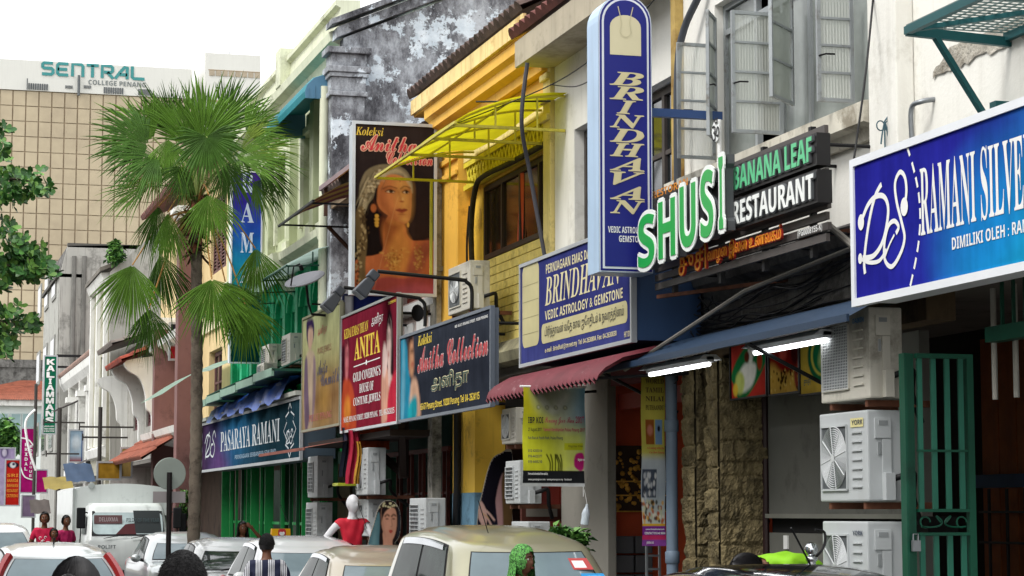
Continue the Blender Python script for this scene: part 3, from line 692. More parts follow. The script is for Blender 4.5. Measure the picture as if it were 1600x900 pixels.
mb = MB(); mb.tube([(6.36,33.22,3.9),(6.36,33.22,8.4)], .07, pgl, 10); mb.build('drainpipe', b5, smooth=50)
# emerald gallery
mb = MB(); mb.wall_x(XW+.06, .2, 33.3, 45.4, 3.6, 5.98, [(34+i*1.25,34.7+i*1.25,4.0,5.3) for i in range(9)], em); mb.build('gallery_wall', b5)
mb = MB()
for i in range(9):   # arched heads and pilasters of the gallery
    yc = 34.35+i*1.25; pts = [(yc+.42*math.cos(a), 5.3+.36*math.sin(a)) for a in np.linspace(math.pi, 0, 13)]
    for (ya, za), (yb, zb) in zip(pts, pts[1:]): mb.bar((XW+.02,ya,za),(XW+.02,yb,zb), .09, .1, em)
    mb.box((XW-.04,yc+.5,3.6),(XW+.059,yc+.75,5.97), em)
mb.build('arcade_arch', b5)
mb = MB()
for i in range(9): mb.quad((XW+.16,34.7+i*1.25,4.0),(XW+.16,34+i*1.25,4.0),(XW+.16,34+i*1.25,5.3),(XW+.16,34.7+i*1.25,5.3), M('gallery_shutter_green', '#2f7d55', .6, var=.2))
mb.build('gallery_shutter', b5)
mb = MB(); mb.box((XW-.1,33.3,3.5),(XW+.5,45.4,3.598), em); mb.build('gallery_floor', b5)
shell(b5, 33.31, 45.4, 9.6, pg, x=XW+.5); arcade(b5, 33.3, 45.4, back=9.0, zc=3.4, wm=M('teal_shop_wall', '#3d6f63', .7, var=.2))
# ================================================================ B6 brown and beige shophouse
GS = 'shophouses along the street'
beige = M('beige_wall_paint', '#d8bf8e', .8, var=.1, stain='#9c8459', samt=.2, streak=.25)
brown = M('brown_wall_paint', '#765350', .75, var=.12, stain='#4a3330', samt=.2, streak=.2)
b6 = thing('shophouse', 'beige and brown shophouse with louvred shutters behind the palm', 'building', (XW, 50, .15), group=GS)
mb = MB(); mb.wall_x(XW, .25, 45.42, 58.0, 3.4, 9.5, [(46.2,48.6,7.0,8.7),(46.6,48.6,3.9,5.3)], beige); mb.build('wall', b6)
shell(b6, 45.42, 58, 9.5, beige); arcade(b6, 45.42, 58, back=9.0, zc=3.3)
louvred(b6, XW+.06, 48.58, 46.22, 7.02, 8.68, 4, M('brown_shutter', '#6a4a47', .7, var=.15))
window(b6, XW, 48.58, 46.62, 3.92, 5.28, 3, 2, brown, glass_dark, fw=.08)
for (y0, y1, zt) in ((50.0,50.5,8.5),(54.6,55.0,6.3)):
    mb = MB(); mb.box((6.22,y0,.16),(XW-.001,y1,zt), brown); mb.build('pier', b6, bevel=.01)
    mb = MB()
    for k, (e, h) in enumerate(((.03,.06),(.08,.08),(.14,.1),(.06,.05))): mb.box((6.22-e,y0-e,zt+[0,.06,.14,.24][k]),(XW-.002,y1+e,zt+[.058,.138,.238,.29][k]), white_trim)
    mb.build('capital', b6)
mb = MB(); moulding(mb, [(0,5.6),(.2,5.62),(.25,5.75),(.45,5.85),(.5,6.0),(0,6.02)], 50.5, 56.5, white_trim); moulding(mb, [(0,3.35),(.25,3.4),(.5,3.6),(.55,3.75),(0,3.8)], 50.5, 57.5, white_trim); mb.build('cornice', b6)
mb = MB(); mb.box((XW-.05,45.42,5.75),(XW-.001,50,6.1), M('cream_band', '#e2d6b4', .8)); mb.build('band', b6)
mb = MB(); tiled_roof(mb, 6.2, 9.5, 9.8, 11.0, 45.5, 58, M('brown_roof_tile', '#6c4640', .9, var=.4, scale=4), .3, .08); mb.build('roof', b6)
mb = MB(); tiled_roof(mb, 5.6, 3.0, 6.7, 3.75, 51.5, 59.8, M('orange_clay_tile', '#8f5240', .85, var=.35, scale=5, stain='#5d3527', samt=.3), .26, .07); mb.build('canopy_roof', b6)
# ================================================================ B7 grey shophouse with a scrolled bracket
greyp = M('light_grey_render', '#a3a19a', .9, var=.12, scale=.8, stain='#6b6962', samt=.32, streak=.6, bump=.3)
b7 = thing('shophouse', 'pale grey shophouse with scrolled brackets and a small red tiled canopy', 'building', (XW, 62, .15), group=GS)
mb = MB(); mb.wall_x(XW, .25, 58.02, 66.98, 3.2, 6.6, [(59.2,61.0,4.1,5.7),(62.6,64.4,4.1,5.7)], greyp); mb.build('wall', b7)
mar = M('maroon_shutter', '#5b2e30', .7, var=.2)
louvred(b7, XW+.05, 60.98, 59.22, 4.12, 5.68, 3, mar); louvred(b7, XW+.05, 64.38, 62.62, 4.12, 5.68, 3, mar)
shell(b7, 58.02, 66.98, 6.6, greyp); arcade(b7, 58.02, 66.98, back=9.0, zc=3.1)
mb = MB(); tiled_roof(mb, 5.75, 5.75, 7.4, 6.5, 58.1, 62.5, M('red_canopy_tile', '#8e3d2c', .85, var=.4, scale=5, stain='#3c211b', samt=.35), .26, .08); tiled_roof(mb, 5.9, 6.5, 8.4, 7.4, 62.4, 66.9, M('grey_canopy_tile', '#6d655f', .9, var=.4, scale=4), .26, .08); mb.build('roof', b7)
for y in (58.3, 61.6, 66.2):
    mb = MB(); pr_ = spline([(0,5.9),(.85,5.75),(.8,5.5),(.5,5.3),(.34,4.9),(.3,4.5),(.16,4.3),(.14,3.7),(0,3.5)], 4)
    mb.prism([(p, z) for p, z in pr_], (XW,y+.25,0), (-1,0,0), (0,0,1), (0,-1,0), .25, white_trim); mb.build('bracket', b7)
# ================================================================ tall grey party wall and the house it belongs to
b7b = thing('shophouse', 'plain pale grey house whose blank sloped side wall rises above its neighbour', 'building', (XW, 68, .15), group=GS)
mb = MB(); q = [at_y(px, py, 67.0) for px, py in ((172,425),(255,352),(330,300),(330,800),(172,800))]
mb.prism([(p.x, p.z) for p in q], (0,67.3,0), (1,0,0), (0,0,1), (0,-1,0), .3, greyp); mb.build('side_wall', b7b)
cream = M('cream_grey_front', '#aba897', .85, var=.15, stain='#77745f', samt=.35, streak=.6, bump=.3)
fx0 = q[0].x; fz = q[0].z
mb = MB(); mb.wall_x(fx0, .25, 67.3, 72.5, .15, fz, [(68.2,69.6,3.9,6.6),(70.4,71.7,3.9,6.6),(67.8,72.0,.3,2.9)], cream); mb.build('wall', b7b)
for a, b in ((68.2,69.6),(70.4,71.7)): louvred(b7b, fx0+.05, b-.01, a+.01, 4.5, 6.58, 2, M('grey_green_shutter', '#9aa79f', .7)); 
mb = MB(); moulding(mb, [(0,3.4),(.12,3.45),(.2,3.7),(0,3.8)], 67.3, 72.5, white_trim, fx0); moulding(mb, [(0,fz-.3),(.15,fz-.25),(.25,fz),(0,fz+.02)], 67.3, 72.5, white_trim, fx0)
for y in (67.35,69.9,72.1): mb.box((fx0-.12,y,3.8),(fx0-.001,y+.3,fz-.31), white_trim)
mb.build('cornice', b7b)
mb = MB(); mb.add([(fx0-.3,67.05,fz+.02),(fx0+9,67.05,fz+3.9),(fx0+9,72.5,fz+3.9),(fx0-.3,72.5,fz+.02),(fx0-.3,67.05,fz+.14),(fx0+9,67.05,fz+4.02),(fx0+9,72.5,fz+4.02),(fx0-.3,72.5,fz+.14)], [(0,1,2,3),(7,6,5,4),(0,4,5,1),(3,2,6,7),(0,3,7,4)], M('grey_roof_edge', '#6f6a62', .9, var=.3)); mb.build('roof', b7b)
# ================================================================ white ornate shophouse
b7c = thing('shophouse', 'narrow white ornate shophouse with little dark canopies on its front', 'building', (6.6, 78, .15), group=GS)
wo = M('bright_white_front', '#cbcbc6', .8, var=.1, stain='#7d7a72', samt=.32, streak=.6, bump=.3)
mb = MB(); mb.wall_x(6.62, .25, 72.5, 87.4, .15, 7.0, [(73.5,75.3,3.6,5.6),(77,78.8,3.6,5.6),(81,83,3.6,5.6),(73.2,79,.3,2.8),(80,86.5,.3,2.8)], wo); mb.build('wall', b7c)
for a, b in ((73.5,75.3),(77,78.8),(81,83)): louvred(b7c, 6.67, b-.01, a+.01, 3.62, 5.58, 2, M('white_shutter', '#cfd3d2', .7))
for y in (72.6, 76.0, 79.6, 84.4): 
    mb = MB(); mb.box((6.4,y,3.2),(6.619,y+.45,6.6), wo); mb.box((6.3,y-.1,3.0),(6.618,y+.55,3.3), white_trim); mb.box((6.3,y-.1,5.9),(6.618,y+.55,6.1), white_trim); mb.build('pilaster', b7c)
mb = MB(); moulding(mb, [(0,6.4),(.2,6.45),(.35,6.7),(.4,6.95),(0,7.0)], 72.5, 87.4, white_trim, 6.62); moulding(mb, [(0,2.9),(.2,2.95),(.35,3.1),(0,3.15)], 72.5, 87.4, white_trim, 6.62); mb.build('cornice', b7c)
mb = MB(); tiled_roof(mb, 6.2, 7.0, 9.5, 8.6, 72.6, 87.4, M('pale_roof_tile', '#9b8176', .9, var=.3, scale=3), .4, .09); mb.build('roof', b7c)
for y, z in ((80.0,5.75),(74.0,3.5)):
    mb = MB(); n = 14; lo = []
    for k in range(n*2+1):
        yy = y+3.2*k/(n*2); h = .03*(k % 2); lo.append((yy, h))
    mb.loft([[(5.7, a, z-.3+h) for a, h in lo], [(6.6, a, z+.1+h) for a, h in lo]], M('dark_corrugated', '#4c4745', .8, var=.3), close=False); mb.build('canopy', b7c)
# ================================================================ B8 tall grey streaked building
b8 = thing('office_building', 'tall plain grey building with black streaks on its upper side wall', 'building', (6.4, 95, .15))
gstreak = M('streaked_grey_render', '#a5a49e', .9, var=.12, scale=.5, stain='#4d4c49', samt=.3, sscale=.7, streak=.8)
q = [at_y(px, py, 88.0) for px, py in ((93,800),(93,432),(106,384),(230,383),(230,800))]
mb = MB(); mb.prism([(p.x, p.z) for p in q], (0,88.3,0), (1,0,0), (0,0,1), (0,-1,0), .3, gstreak); mb.build('side_wall', b8)
fx = q[1].x
for yw in (89.5, 94, 98.5):
    for zw in (4.2, 7.4, 10.4): mb = MB(); mb.box((fx-.05,yw,zw),(fx-.002,yw+2.2,zw+1.5), M('grey_window_frame', '#8d8d88', .7)); f_ = mb.build('window', b8); mb = MB(); mb.quad((fx-.06,yw+2.05,zw+.15),(fx-.06,yw+.15,zw+.15),(fx-.06,yw+.15,zw+1.35),(fx-.06,yw+2.05,zw+1.35), glass_dark); mb.build('pane', f_)
for px_ in (112, 128): p_ = at_y(px_, 600, 87.93); mb = MB(); mb.tube([(p_.x,87.93,.2),(p_.x,87.93,at_y(px_,400,87.93).z)], .09, M('old_grey_pipe', '#6f6e6a', .8, var=.3, streak=.5), 7); mb.build('drainpipe', b8)
mb = MB(); yL = Y(66, fx, 600); mb.wall_x(fx, .3, 88.3, yL, .15, q[1].z, [], M('grey_front_render', '#a6a6a0', .9, var=.12, stain='#66645e', samt=.3, streak=.7)); mb.build('wall', b8)
mb = MB(); mb.box((fx-.12,88.0,q[1].z-.02),(fx+1,yL,q[1].z+.12), M('dark_coping', '#55534f', .9)); mb.quad((fx,88.3,q[1].z+.1),(q[2].x,88.3,q[2].z),(q[2].x,yL,q[2].z),(fx,yL,q[1].z+.1), dirty_conc); mb.box((q[2].x,88,q[2].z-.05),(q[3].x,88.4,q[2].z+.12), M('dark_coping', '#55534f')); mb.quad((q[2].x,88.3,q[2].z),(q[3].x,88.3,q[2].z),(q[3].x,yL,q[2].z),(q[2].x,yL,q[2].z), dirty_conc); mb.build('coping', b8)
# ================================================================ house with the orange roof closing the street
b9 = thing('house', 'white house with an orange tiled roof at the far end of the street', 'building', (6, 128, 0))
q = [at_y(px, py, 124.0) for px, py in ((-90,633),(66,633),(66,800))]
mb = MB(); ww = M('far_white_wall', '#d3d9d6', .85, var=.06); zb, zt = -.0, q[0].z
mb.box((q[0].x,124,zb),(q[1].x+1.5,136,zt), ww); mb.build('wall', b9)
mb = MB(); mb.box((q[0].x-.3,123.6,zt+.002),(q[1].x+1.8,136,zt+.3), white_trim); mb.build('cornice', b9)
z1 = at_y(40, 596, 131).z-.6; mb = MB(); rt = M('orange_roof_tile', '#a0614a', .85, var=.4, scale=3, stain='#6f3c28', samt=.3)
n = 60; x0, x1 = q[0].x-.4, q[1].x+2.2; lo = []; hi = []
for k in range(n*2+1):
    t = k/(2*n); h = .07*(k % 2); lo.append((x0+(x1-x0)*t, 123.4, zt+.3+h)); hi.append((x0+(x1-x0)*(.62+.38*t), 131, z1+.6+h))
mb.loft([lo, hi], rt, close=False); mb.quad((x1,123.4,zt+.3),(x1,131,z1+.6),(x1,137,zt+.3),(x1,136,zt+.3), ww); mb.build('roof', b9)
for px in (4, 24, 42, 56):
    a = at_y(px, 682, 123.97); mb = MB(); mb.box((a.x-.3,123.9,a.z),(a.x+.3,123.99,a.z+1.3), M('pale_window_frame', '#b8c4c2', .7)); f = mb.build('window', b9)
    mb = MB(); mb.quad((a.x-.24,123.885,a.z+.06),(a.x+.24,123.885,a.z+.06),(a.x+.24,123.885,a.z+1.24),(a.x-.24,123.885,a.z+1.24), M('far_window_glass', '#8ba3a4', .2)); mb.build('pane', f)
b9b = thing('parapet_building', 'low weathered concrete parapet behind the orange roof', 'building', (5, 140, 0))
q = [at_y(px, py, 140) for px, py in ((-60,585),(70,575),(70,800))]; mb = MB(); mb.box((q[0].x,140,0),(q[1].x+3,150,q[1].z), dirty_conc); mb.build('wall', b9b)
mb = MB(); mb.box((q[0].x,139.9,q[1].z),(q[1].x+3,140.4,q[1].z+.5), dirty_conc); mb.build('parapet', b9b)
# ================================================================ college block
SY = 205.0
sb_ = thing('college_building', 'tall college block with tan tiled glass curtain wall and a white top storey', 'building', (0, SY, 0))
def sp(px, py): return at_y(px, py, SY)
a = sp(-140, 84); b = sp(300, 107); c = sp(317, 155); zt = (a.z*.5+b.z*.5)
xL, xR = a.x, b.x; top = sp(80, 96).z; band = sp(80, 143).z
cw = M('college_white_panel', '#cfcfc9', .8, var=.05, scale=.15, streak=.1)
mb = MB(); mb.box((xL,SY,band),(xR,SY+30,top), cw); mb.build('top_storey', sb_)
# curtain wall: tiles + joints
def curtain():
    m = bpy.data.materials.new('tan_curtain_wall'); m.use_nodes = True; n = m.node_tree.nodes; L = m.node_tree.links; p = n['Principled BSDF']
    tc = n.new('ShaderNodeTexCoord'); sx = n.new('ShaderNodeSeparateXYZ'); L.new(tc.outputs['Object'], sx.inputs[0])
    q = n.new('ShaderNodeTexNoise'); q.inputs['Scale'].default_value = .12; q.inputs['Detail'].default_value = 5; L.new(tc.outputs['Object'], q.inputs['Vector'])
    q2 = n.new('ShaderNodeTexNoise'); q2.inputs['Scale'].default_value = 1.1; q2.inputs['Detail'].default_value = 4; L.new(tc.outputs['Object'], q2.inputs['Vector'])
    r = n.new('ShaderNodeValToRGB'); e = r.color_ramp.elements; e[0].position = .3; e[0].color = lin('#a0927a'); e[1].position = .72; e[1].color = lin('#bbad90')
    mr = n.new('ShaderNodeMath'); mr.operation = 'ADD'; L.new(q.outputs['Fac'], mr.inputs[0]); s = n.new('ShaderNodeMath'); s.operation = 'MULTIPLY_ADD'; L.new(q2.outputs['Fac'], s.inputs[0]); s.inputs[1].default_value = .35; s.inputs[2].default_value = -.17
    L.new(s.outputs[0], mr.inputs[1]); L.new(mr.outputs[0], r.inputs[0]); L.new(r.outputs[0], p.inputs['Base Color']); p.inputs['Roughness'].default_value = .3; p.inputs['Specular IOR Level'].default_value = .4
    return m
cwm = curtain(); joint = M('curtain_wall_joint', '#97856c', .7)
mb = MB(); mb.box((xL,SY+.2,-1),(xR,SY+30,band-.002), joint); mb.build('curtain_joint', sb_)
cell = 20.3*SY/FPX/math.cos(0)*1.0; cell = (sp(100,400)-sp(79.7,400)).length; ch = (sp(100,400)-sp(100,424)).length
mb = MB(); nx = int((xR-xL)/cell); nz = int((band+1)/ch); rr = random.Random(4)
for i in range(nx):
    for j in range(nz):
        x0 = xR-(i+1)*cell; z1_ = band-j*ch-.08
        if z1_-ch < 8: continue
        y_ = SY+.12+rr.uniform(-.02, .02); t = rr.uniform(-.012, .012)
        mb.quad((x0+.08,y_,z1_-ch+.08),(x0+cell-.04,y_+t,z1_-ch+.08),(x0+cell-.04,y_+t,z1_),(x0+.08,y_,z1_), cwm)
mb.build('curtain_wall', sb_)
vent = M('vent_louvre_dark', '#5c6062', .7)
for px0, px1 in ((44,76),(162,194),(216,236)):
    a = sp(px0, 141); b = sp(px1, 130); mb = MB()
    for k in range(9):
        x = a.x+(b.x-a.x)*k/9; mb.box((x,SY-.08,band+.1),(x+(b.x-a.x)/14,SY-.001,band+.68), vent)
    mb.build('vent', sb_)
for px0, px1 in ((102,114),(131,143)):
    a = sp(px0, 138); b = sp(px1, 134); mb = MB()
    for k in range(6): x = a.x+(b.x-a.x)*k/6; mb.box((x,SY-.06,a.z),(x+.07,SY-.001,b.z), vent)
    mb.build('vent', sb_)
mb = MB(); a = sp(317, 170); bt = sp(317, 86).z; b = sp(404, 86)
mb.box((a.x,SY-1.2,0),(b.x,SY+25,bt), cw); mb.build('stair_tower', sb_)
mb = MB(); z0 = sp(330, 122).z; z1_ = sp(330, 114).z
for k in range(8): x = a.x+.4+k*.62; mb.box((x,SY-1.26,z0),(x+.5,SY-1.199,z1_), M('strip_window', '#a39682', .4))
mb.box((a.x+.3,SY-1.23,z1_+.02),(b.x-.001,SY-1.2,z1_+.1), joint); mb.box((a.x+.3,SY-1.28,sp(330,163).z),(b.x,SY-1.2,sp(330,160).z), joint); mb.build('window', sb_)
mb = MB(); S = Surf((0,0,0),(1,0,0),(0,0,1),(0,-1,0),1,1)
S = Surf(sp(64,118), (1,0,0), (0,0,1), (0,-1,0), (sp(226,118)-sp(64,118)).length, (sp(64,95)-sp(64,118)).length)
tealm = M('teal_sign_letters', '#3a8585', .5, var=.08)
def poly_letters(mb, S, mat, d):
    """SENTRAL in the square rounded capitals of the sign: strokes on a 0..1 grid"""
    W = 1/7.35; ww = S.h*.21
    L = {'S': [[(.9,1),(.15,1),(.05,.9),(.05,.62),(.15,.53),(.8,.53),(.92,.43),(.92,.1),(.82,0),(0,0)]],
         'E': [[(.95,1),(.15,1),(.05,.9),(.05,.1),(.15,0),(.95,0)], [(.05,.5),(.85,.5)]],
         'N': [[(.05,-.1),(.05,1),(.8,1),(.92,.88),(.92,-.1)]], 'T': [[(-.02,1),(1,1)], [(.48,1),(.48,-.1)]],
         'R': [[(.05,-.1),(.05,1),(.82,1),(.92,.9),(.92,.55),(.82,.45),(.2,.45)], [(.5,.45),(.98,-.1)]],
         'A': [[(-.1,-.1),(.35,.55),(.72,1),(.92,1),(.92,-.1)], [(.3,.3),(.92,.3)]], 'L': [[(.1,1.1),(.1,.1),(.2,0),(1.15,0)]]}
    for i, ch_ in enumerate('SENTRAL'):
        for st in L[ch_]: strip(mb, S, [((i+.06+.8*x)*W*1.05, .12+.76*y) for x, y in st], ww, mat, d)
poly_letters(mb, S, tealm, .06)
S2 = Surf(sp(138,132), (1,0,0), (0,0,1), (0,-1,0), (sp(228,132)-sp(138,132)).length, (sp(138,124.5)-sp(138,132)).length)
text(mb, S2, 'COLLEGE PENANG', 'sansb', 0, 0, 1, 1, M('grey_sign_letters', '#6d7474', .6), .06)
mb.build('lettering', sb_)
mb = MB(); p = sp(123, 122); mb.tube([(p.x,SY-.3,band-.3),(p.x,SY-.3,p.z+.2)], .14, vent, 6); p = sp(42,140); mb.tube([(p.x,SY-.3,band),(p.x,SY-.3,p.z+1)], .06, vent, 6); p = sp(358, 80); mb.tube([(p.x,SY,bt),(p.x,SY,p.z)], .05, vent, 5); mb.build('mast', sb_)

# ================================================================ SIGN BOARDS
alu = M('aluminium_frame', '#b9bcc0', .35, .7, var=.12)
white_ink = M('white_lettering', '#e4e4e2', .5, var=.06)
cream_ink = M('cream_lettering', '#d3c9a0', .5, var=.08)
yellow_ink = M('yellow_lettering', '#e3c52c', .5, var=.08)
red_ink = M('red_lettering', '#bf2f38', .5, var=.1)
black_ink = M('black_lettering', '#1a1a1c', .5)
def board(label, x, pxL, pxR, pyTL, pyBL, pyTR, pyBR, name='signboard', group=None, dp=.12, fm=alu, bm=None, wd=.035):
    ya, yb = Y(pxL, x, (pyTL+pyBL)/2), Y(pxR, x, (pyTR+pyBR)/2)
    zt = (Z(pxL, pyTL, x)+Z(pxR, pyTR, x))/2; zb = (Z(pxL, pyBL, x)+Z(pxR, pyBR, x))/2
    S = facade_surf(x, ya, yb, zb, zt); r = thing(name, label, 'sign', (x, (ya+yb)/2, zb), group=group)
    frame_bars(S, r, fm, wd, .05, dp, bm or fm); return S, r
def cboard(label, y, pxL, pxR, pyT, pyB, name='hanging_sign', dp=.14, fm=alu, bm=None, wd=.03, cat='sign', frame=True):
    pm = (pyT+pyB)/2; a, b = at_y(pxL, pm, y), at_y(pxR, pm, y); zt = at_y((pxL+pxR)/2, pyT, y).z; zb = at_y((pxL+pxR)/2, pyB, y).z
    S = cross_surf(y, a.x, b.x, zb, zt); r = thing(name, label, cat, ((a.x+b.x)/2, y, zb))
    if frame: frame_bars(S, r, fm, wd, .05, dp, bm or fm)
    return S, r
def brackets(r, S, mat=None, n=2, wall=XW, dz=.15):
    for k in range(n):
        for v in (.12, .9): mb = MB(); q = S.p((k+.5)/n, v, -.13); mb.tube([q, (wall-.01, q.y, q.z)], .02, mat or black_iron, 6); mb.build('bracket', r)
# ---- blue silver shop board (right edge)
S, r = board('large blue silver shop board with a white monogram and dashed curve', 5.9, 1335, 1600, 257, 475, 157, 415, fm=M('white_board_trim', '#dfe2e6', .4, var=.05), wd=.05, dp=.28)
full = 1.75   # the board runs on out of the picture
S.w *= full; 
for o in list(r.children): bpy.data.objects.remove(o)
frame_bars(S, r, MATS['white_board_trim'], .05, .05, .28, MATS['white_board_trim'])
k = Ink(120, 40, S.w, S.h, '#2b2fa0'); k.grad([(0,'#28278f'),(.18,'#2a2c9a'),(.36,'#2a35a8'),(.5,'#1c66c0'),(.62,'#1b84cf'),(.8,'#2aa0c0'),(1,'#1c7fc8')], 'x')
k.ell(.62, 1.05, .22, .2, '#1c9aa0', soft=1.2, a=.9); k.ell(.38, .1, .3, .12, '#2b2a98', soft=1.2, a=.8); k.ell(.47,.75,.14,.1,'#1f8fe0',soft=1.3,a=.7); k.grain(.06, 30); k.mesh(S, r)
lt = MB(); f = 1/full
for ph in range(9):
    v0 = .97-ph*.108; cv = lambda v: .345+.075*math.sin(v*math.pi)*1.0
    if ph == 0: v0 = .985
    pts = [(cv(v)*f*1.03, v) for v in np.linspace(v0, max(.02, v0-.072), 5)]; strip(lt, S, pts, .022, white_ink)
g_ = lambda pts: [(((x-10)/750)*f, 1-((y-(268-(x-10)*.345))/((880-(x-10)*.22)-(268-(x-10)*.345)))) for x, y in pts]
strip(lt, S, spline(g_([(66,750),(62,700),(75,600),(95,500),(118,420),(140,375),(155,355)]), 6), .034, white_ink)
strip(lt, S, spline(g_([(52,520),(85,450),(125,410),(165,408),(185,450),(180,520),(155,610),(110,670),(55,682)]), 6), .034, white_ink, .0068)
strip(lt, S, spline(g_([(45,685),(90,700),(140,690),(175,640)]), 6), .026, white_ink, .0076)
strip(lt, S, spline(g_([(265,450),(275,380),(268,320),(245,300),(222,350),(228,430),(250,520),(262,590),(240,660),(200,715),(168,690),(165,620),(185,540),(215,515),(235,540),(222,570)]), 6), .03, white_ink, .0084)
strip(lt, S, spline(g_([(165,680),(190,620),(215,575)]), 5), .016, white_ink, .0092)
for x, y, rr_ in ((52,525,.045),(264,452,.05),(45,685,.03)): q = g_([(x, y)])[0]; disc(lt, S, q[0], q[1], rr_, white_ink, .010, 18, rr_*1.15)
text(lt, S, 'RAMANI SILVER', 'serif', .435*f, .34, 1.06*f, .81, white_ink); text(lt, S, 'SDN BHD', 'serif', 1.12*f, .34, 1.6*f, .81, white_ink)
text(lt, S, 'DIMILIKI OLEH : RAMANI', 'sansb', .615*f, .205, 1.10*f, .285, white_ink); lt.build('lettering', r)
for y in (12.4, 10.6, 8.9): 
    for z in (3.35, 3.95): mb = MB(); mb.tube([(6.05,y,z),(XW,y,z)], .025, black_iron, 6); mb.build('bracket', r)
# ---- restaurant sign on brown slats
x = 6.12; ya, yb = Y(1023, x, 380), Y(1292, x, 270); z0 = 3.60; zt = 4.43
r = thing('restaurant_sign', 'restaurant sign of raised green and white letters on dark brown slats', 'sign', (x, (ya+yb)/2, z0))
slat = M('brown_aluminium_slat', '#55504e', .45, .2, var=.15, streak=.3)
mb = MB(); n = 11; st = (zt-z0)/n
for k_ in range(n): mb.box((x,yb+(.0 if k_ % 2 else .03),z0+k_*st),(x+.03,ya,z0+k_*st+st*.72), slat)
mb.build('slat', r)
mb = MB()
for u in (.1,.4,.65,.9): yy = ya+(yb-ya)*u; mb.box((x+.031,yy-.025,z0-.08),(x+.07,yy+.025,zt+.02), black_iron); mb.tube([(x+.07,yy,z0+.1),(XW-.1,yy,z0+.1)], .014, black_iron, 6); mb.tube([(x+.07,yy,zt-.1),(XW,yy,zt-.1)], .014, black_iron, 6)
mb.build('support', r)
S = facade_surf(x, ya, yb, z0, zt); W_ = S.w
box_m = M('black_sign_box', '#232223', .4, var=.15)
green_l = M('green_letter_face', '#22a045', .35, var=.06); mint = M('mint_letter_face', '#5fc08a', .4, var=.06); wl = M('white_letter_face', '#e9ece9', .35, var=.04); grey_l = M('grey_letter_side', '#55585a', .5)
mb = MB(); U_ = lambda px: (ya-Y(px, x-.11, 330))/W_
def lbox(u0, u1, v0, v1, d): mb.obox(S.p((u0+u1)/2,(v0+v1)/2,d/2+.002), S.U, S.V, S.N, (u1-u0)*W_/2, (v1-v0)*S.h/2, d/2, box_m)
uS = U_(1141)
lbox(uS+.012, U_(1276), .615, .885, .10); lbox(uS+.012, U_(1278), .30, .575, .11); mb.build('letter_box', r)
lt = MB()
text(lt, S, 'BANANA LEAF', 'sansb', uS+.03, .655, U_(1272), .86, mint, .105, .02, out=.010, omat=grey_l)
text(lt, S, 'RESTAURANT', 'sansb', uS+.03, .335, U_(1276), .545, wl, .115, .02, out=.010, omat=grey_l)
text(lt, S, 'RESTORAN', 'sansb', .01, .925, .25, 1.0, M('amber_lettering', '#d98a2a', .5), .03)
orl = M('orange_lettering', '#e8962c', .45); redd = M('red_letter_edge', '#b5342c', .5)
text(lt, S, 'சுசி', 'x', .20, .055, .375, .32, orl, .035, .015, out=.007, omat=redd)
text(lt, S, 'வாழை இலை உணவகம்', 'x', .385, .07, .80, .245, orl, .035, .015, out=.006, omat=redd)
text(lt, S, '(PG0008155-K)', 'sansb', .875, .075, .995, .145, white_ink, .034)
lt.build('lettering', r)
big = MB()   # the large green letters stand well forward of the slats
S3 = facade_surf(x-.2, Y(1000, x-.2, 330), Y(1141, x-.2, 300), z0-.0, zt+.02)
mb = MB(); mb.obox(S3.p(.5,.56,-.09), S3.U, S3.V, S3.N, S3.w*.36, S3.h*.26, .06, box_m); mb.build('letter_box', r)
for i, (ch_, a, b) in enumerate((('S',.0,.235),('H',.245,.475),('U',.49,.70),('S',.715,.885),('I',.905,.985))):
    k_ = i/4; v0, v1 = .12+.12*k_, .71+.25*k_
    text(big, S3, ch_, 'sansb', a+.02, v0+.05, b-.02, v1-.03, green_l, .024, .01, out=.036, omat=wl)
    vs_, fs_, _ = glyphs(ch_, 'sansb', .01)
    text(big, S3, ch_, 'sansb', a+.012, v0+.035, b-.012, v1-.015, grey_l, -.06, .06)
big.build('raised_letter', r)
om = MB(); q = at_y(1147, 230, 14.9); om.tube([(x-.02,15.6,4.4),(x-.02,15.6,4.78)], .018, white_ink, 8)
Som = facade_surf(x-.05, 15.7, 15.5, 4.60, 4.80); disc(om, Som, .5, .45, .085, wl, .0, 16); text(om, Som, 'ॐ', 'x', .08, .05, .92, .95, black_ink, .006); om.build('finial', r)
# ---- tall vertical blue jeweller's sign
Yv = 17.06; a, b = at_y(935, 200, Yv), at_y(1019, 200, Yv); zt = at_y(975, -8, Yv).z; zb = at_y(975, 426, Yv).z
S = cross_surf(Yv, a.x, b.x, zb, zt); r = thing('vertical_sign', 'tall royal blue vertical sign with a rounded top and cream letters', 'sign', ((a.x+b.x)/2, Yv, zb))
def arch(e, n=14):
    W = S.w-2*e; rad = W/2; H = S.h-e; o = [(e, e), (S.w-e, e)]
    for k_ in range(n+1): t = math.pi*k_/n; o.append((S.w/2+rad*math.cos(t), H-rad+rad*math.sin(t)))
    return o
lbl = M('pale_blue_sign_side', '#a9c2dc', .4, .1, var=.1, streak=.2); blu = M('royal_blue_vinyl', '#1b2178', .4, var=.08); wtr = M('white_sign_trim', '#d8dce4', .4, var=.05)
mb = MB(); mb.prism(arch(0), S.O+Vector((0,.3,0)), S.U, S.V, S.N, .3, lbl); mb.build('cabinet', r)
mb = MB()
for e, d, m_ in ((.004,.004,wtr),(.012,.007,blu),(.03,.010,wtr),(.048,.013,blu)): mb.add([S.O+S.U*u+S.V*v+S.N*d for u, v in arch(e)], [tuple(range(17))], m_)
ar = [(.1, S.h-.52), (S.w-.1, S.h-.52)]+[(S.w/2+(S.w/2-.1)*math.cos(t), S.h-.28+(S.w/2-.1)*.75*math.sin(t)) for t in np.linspace(0, math.pi, 12)]
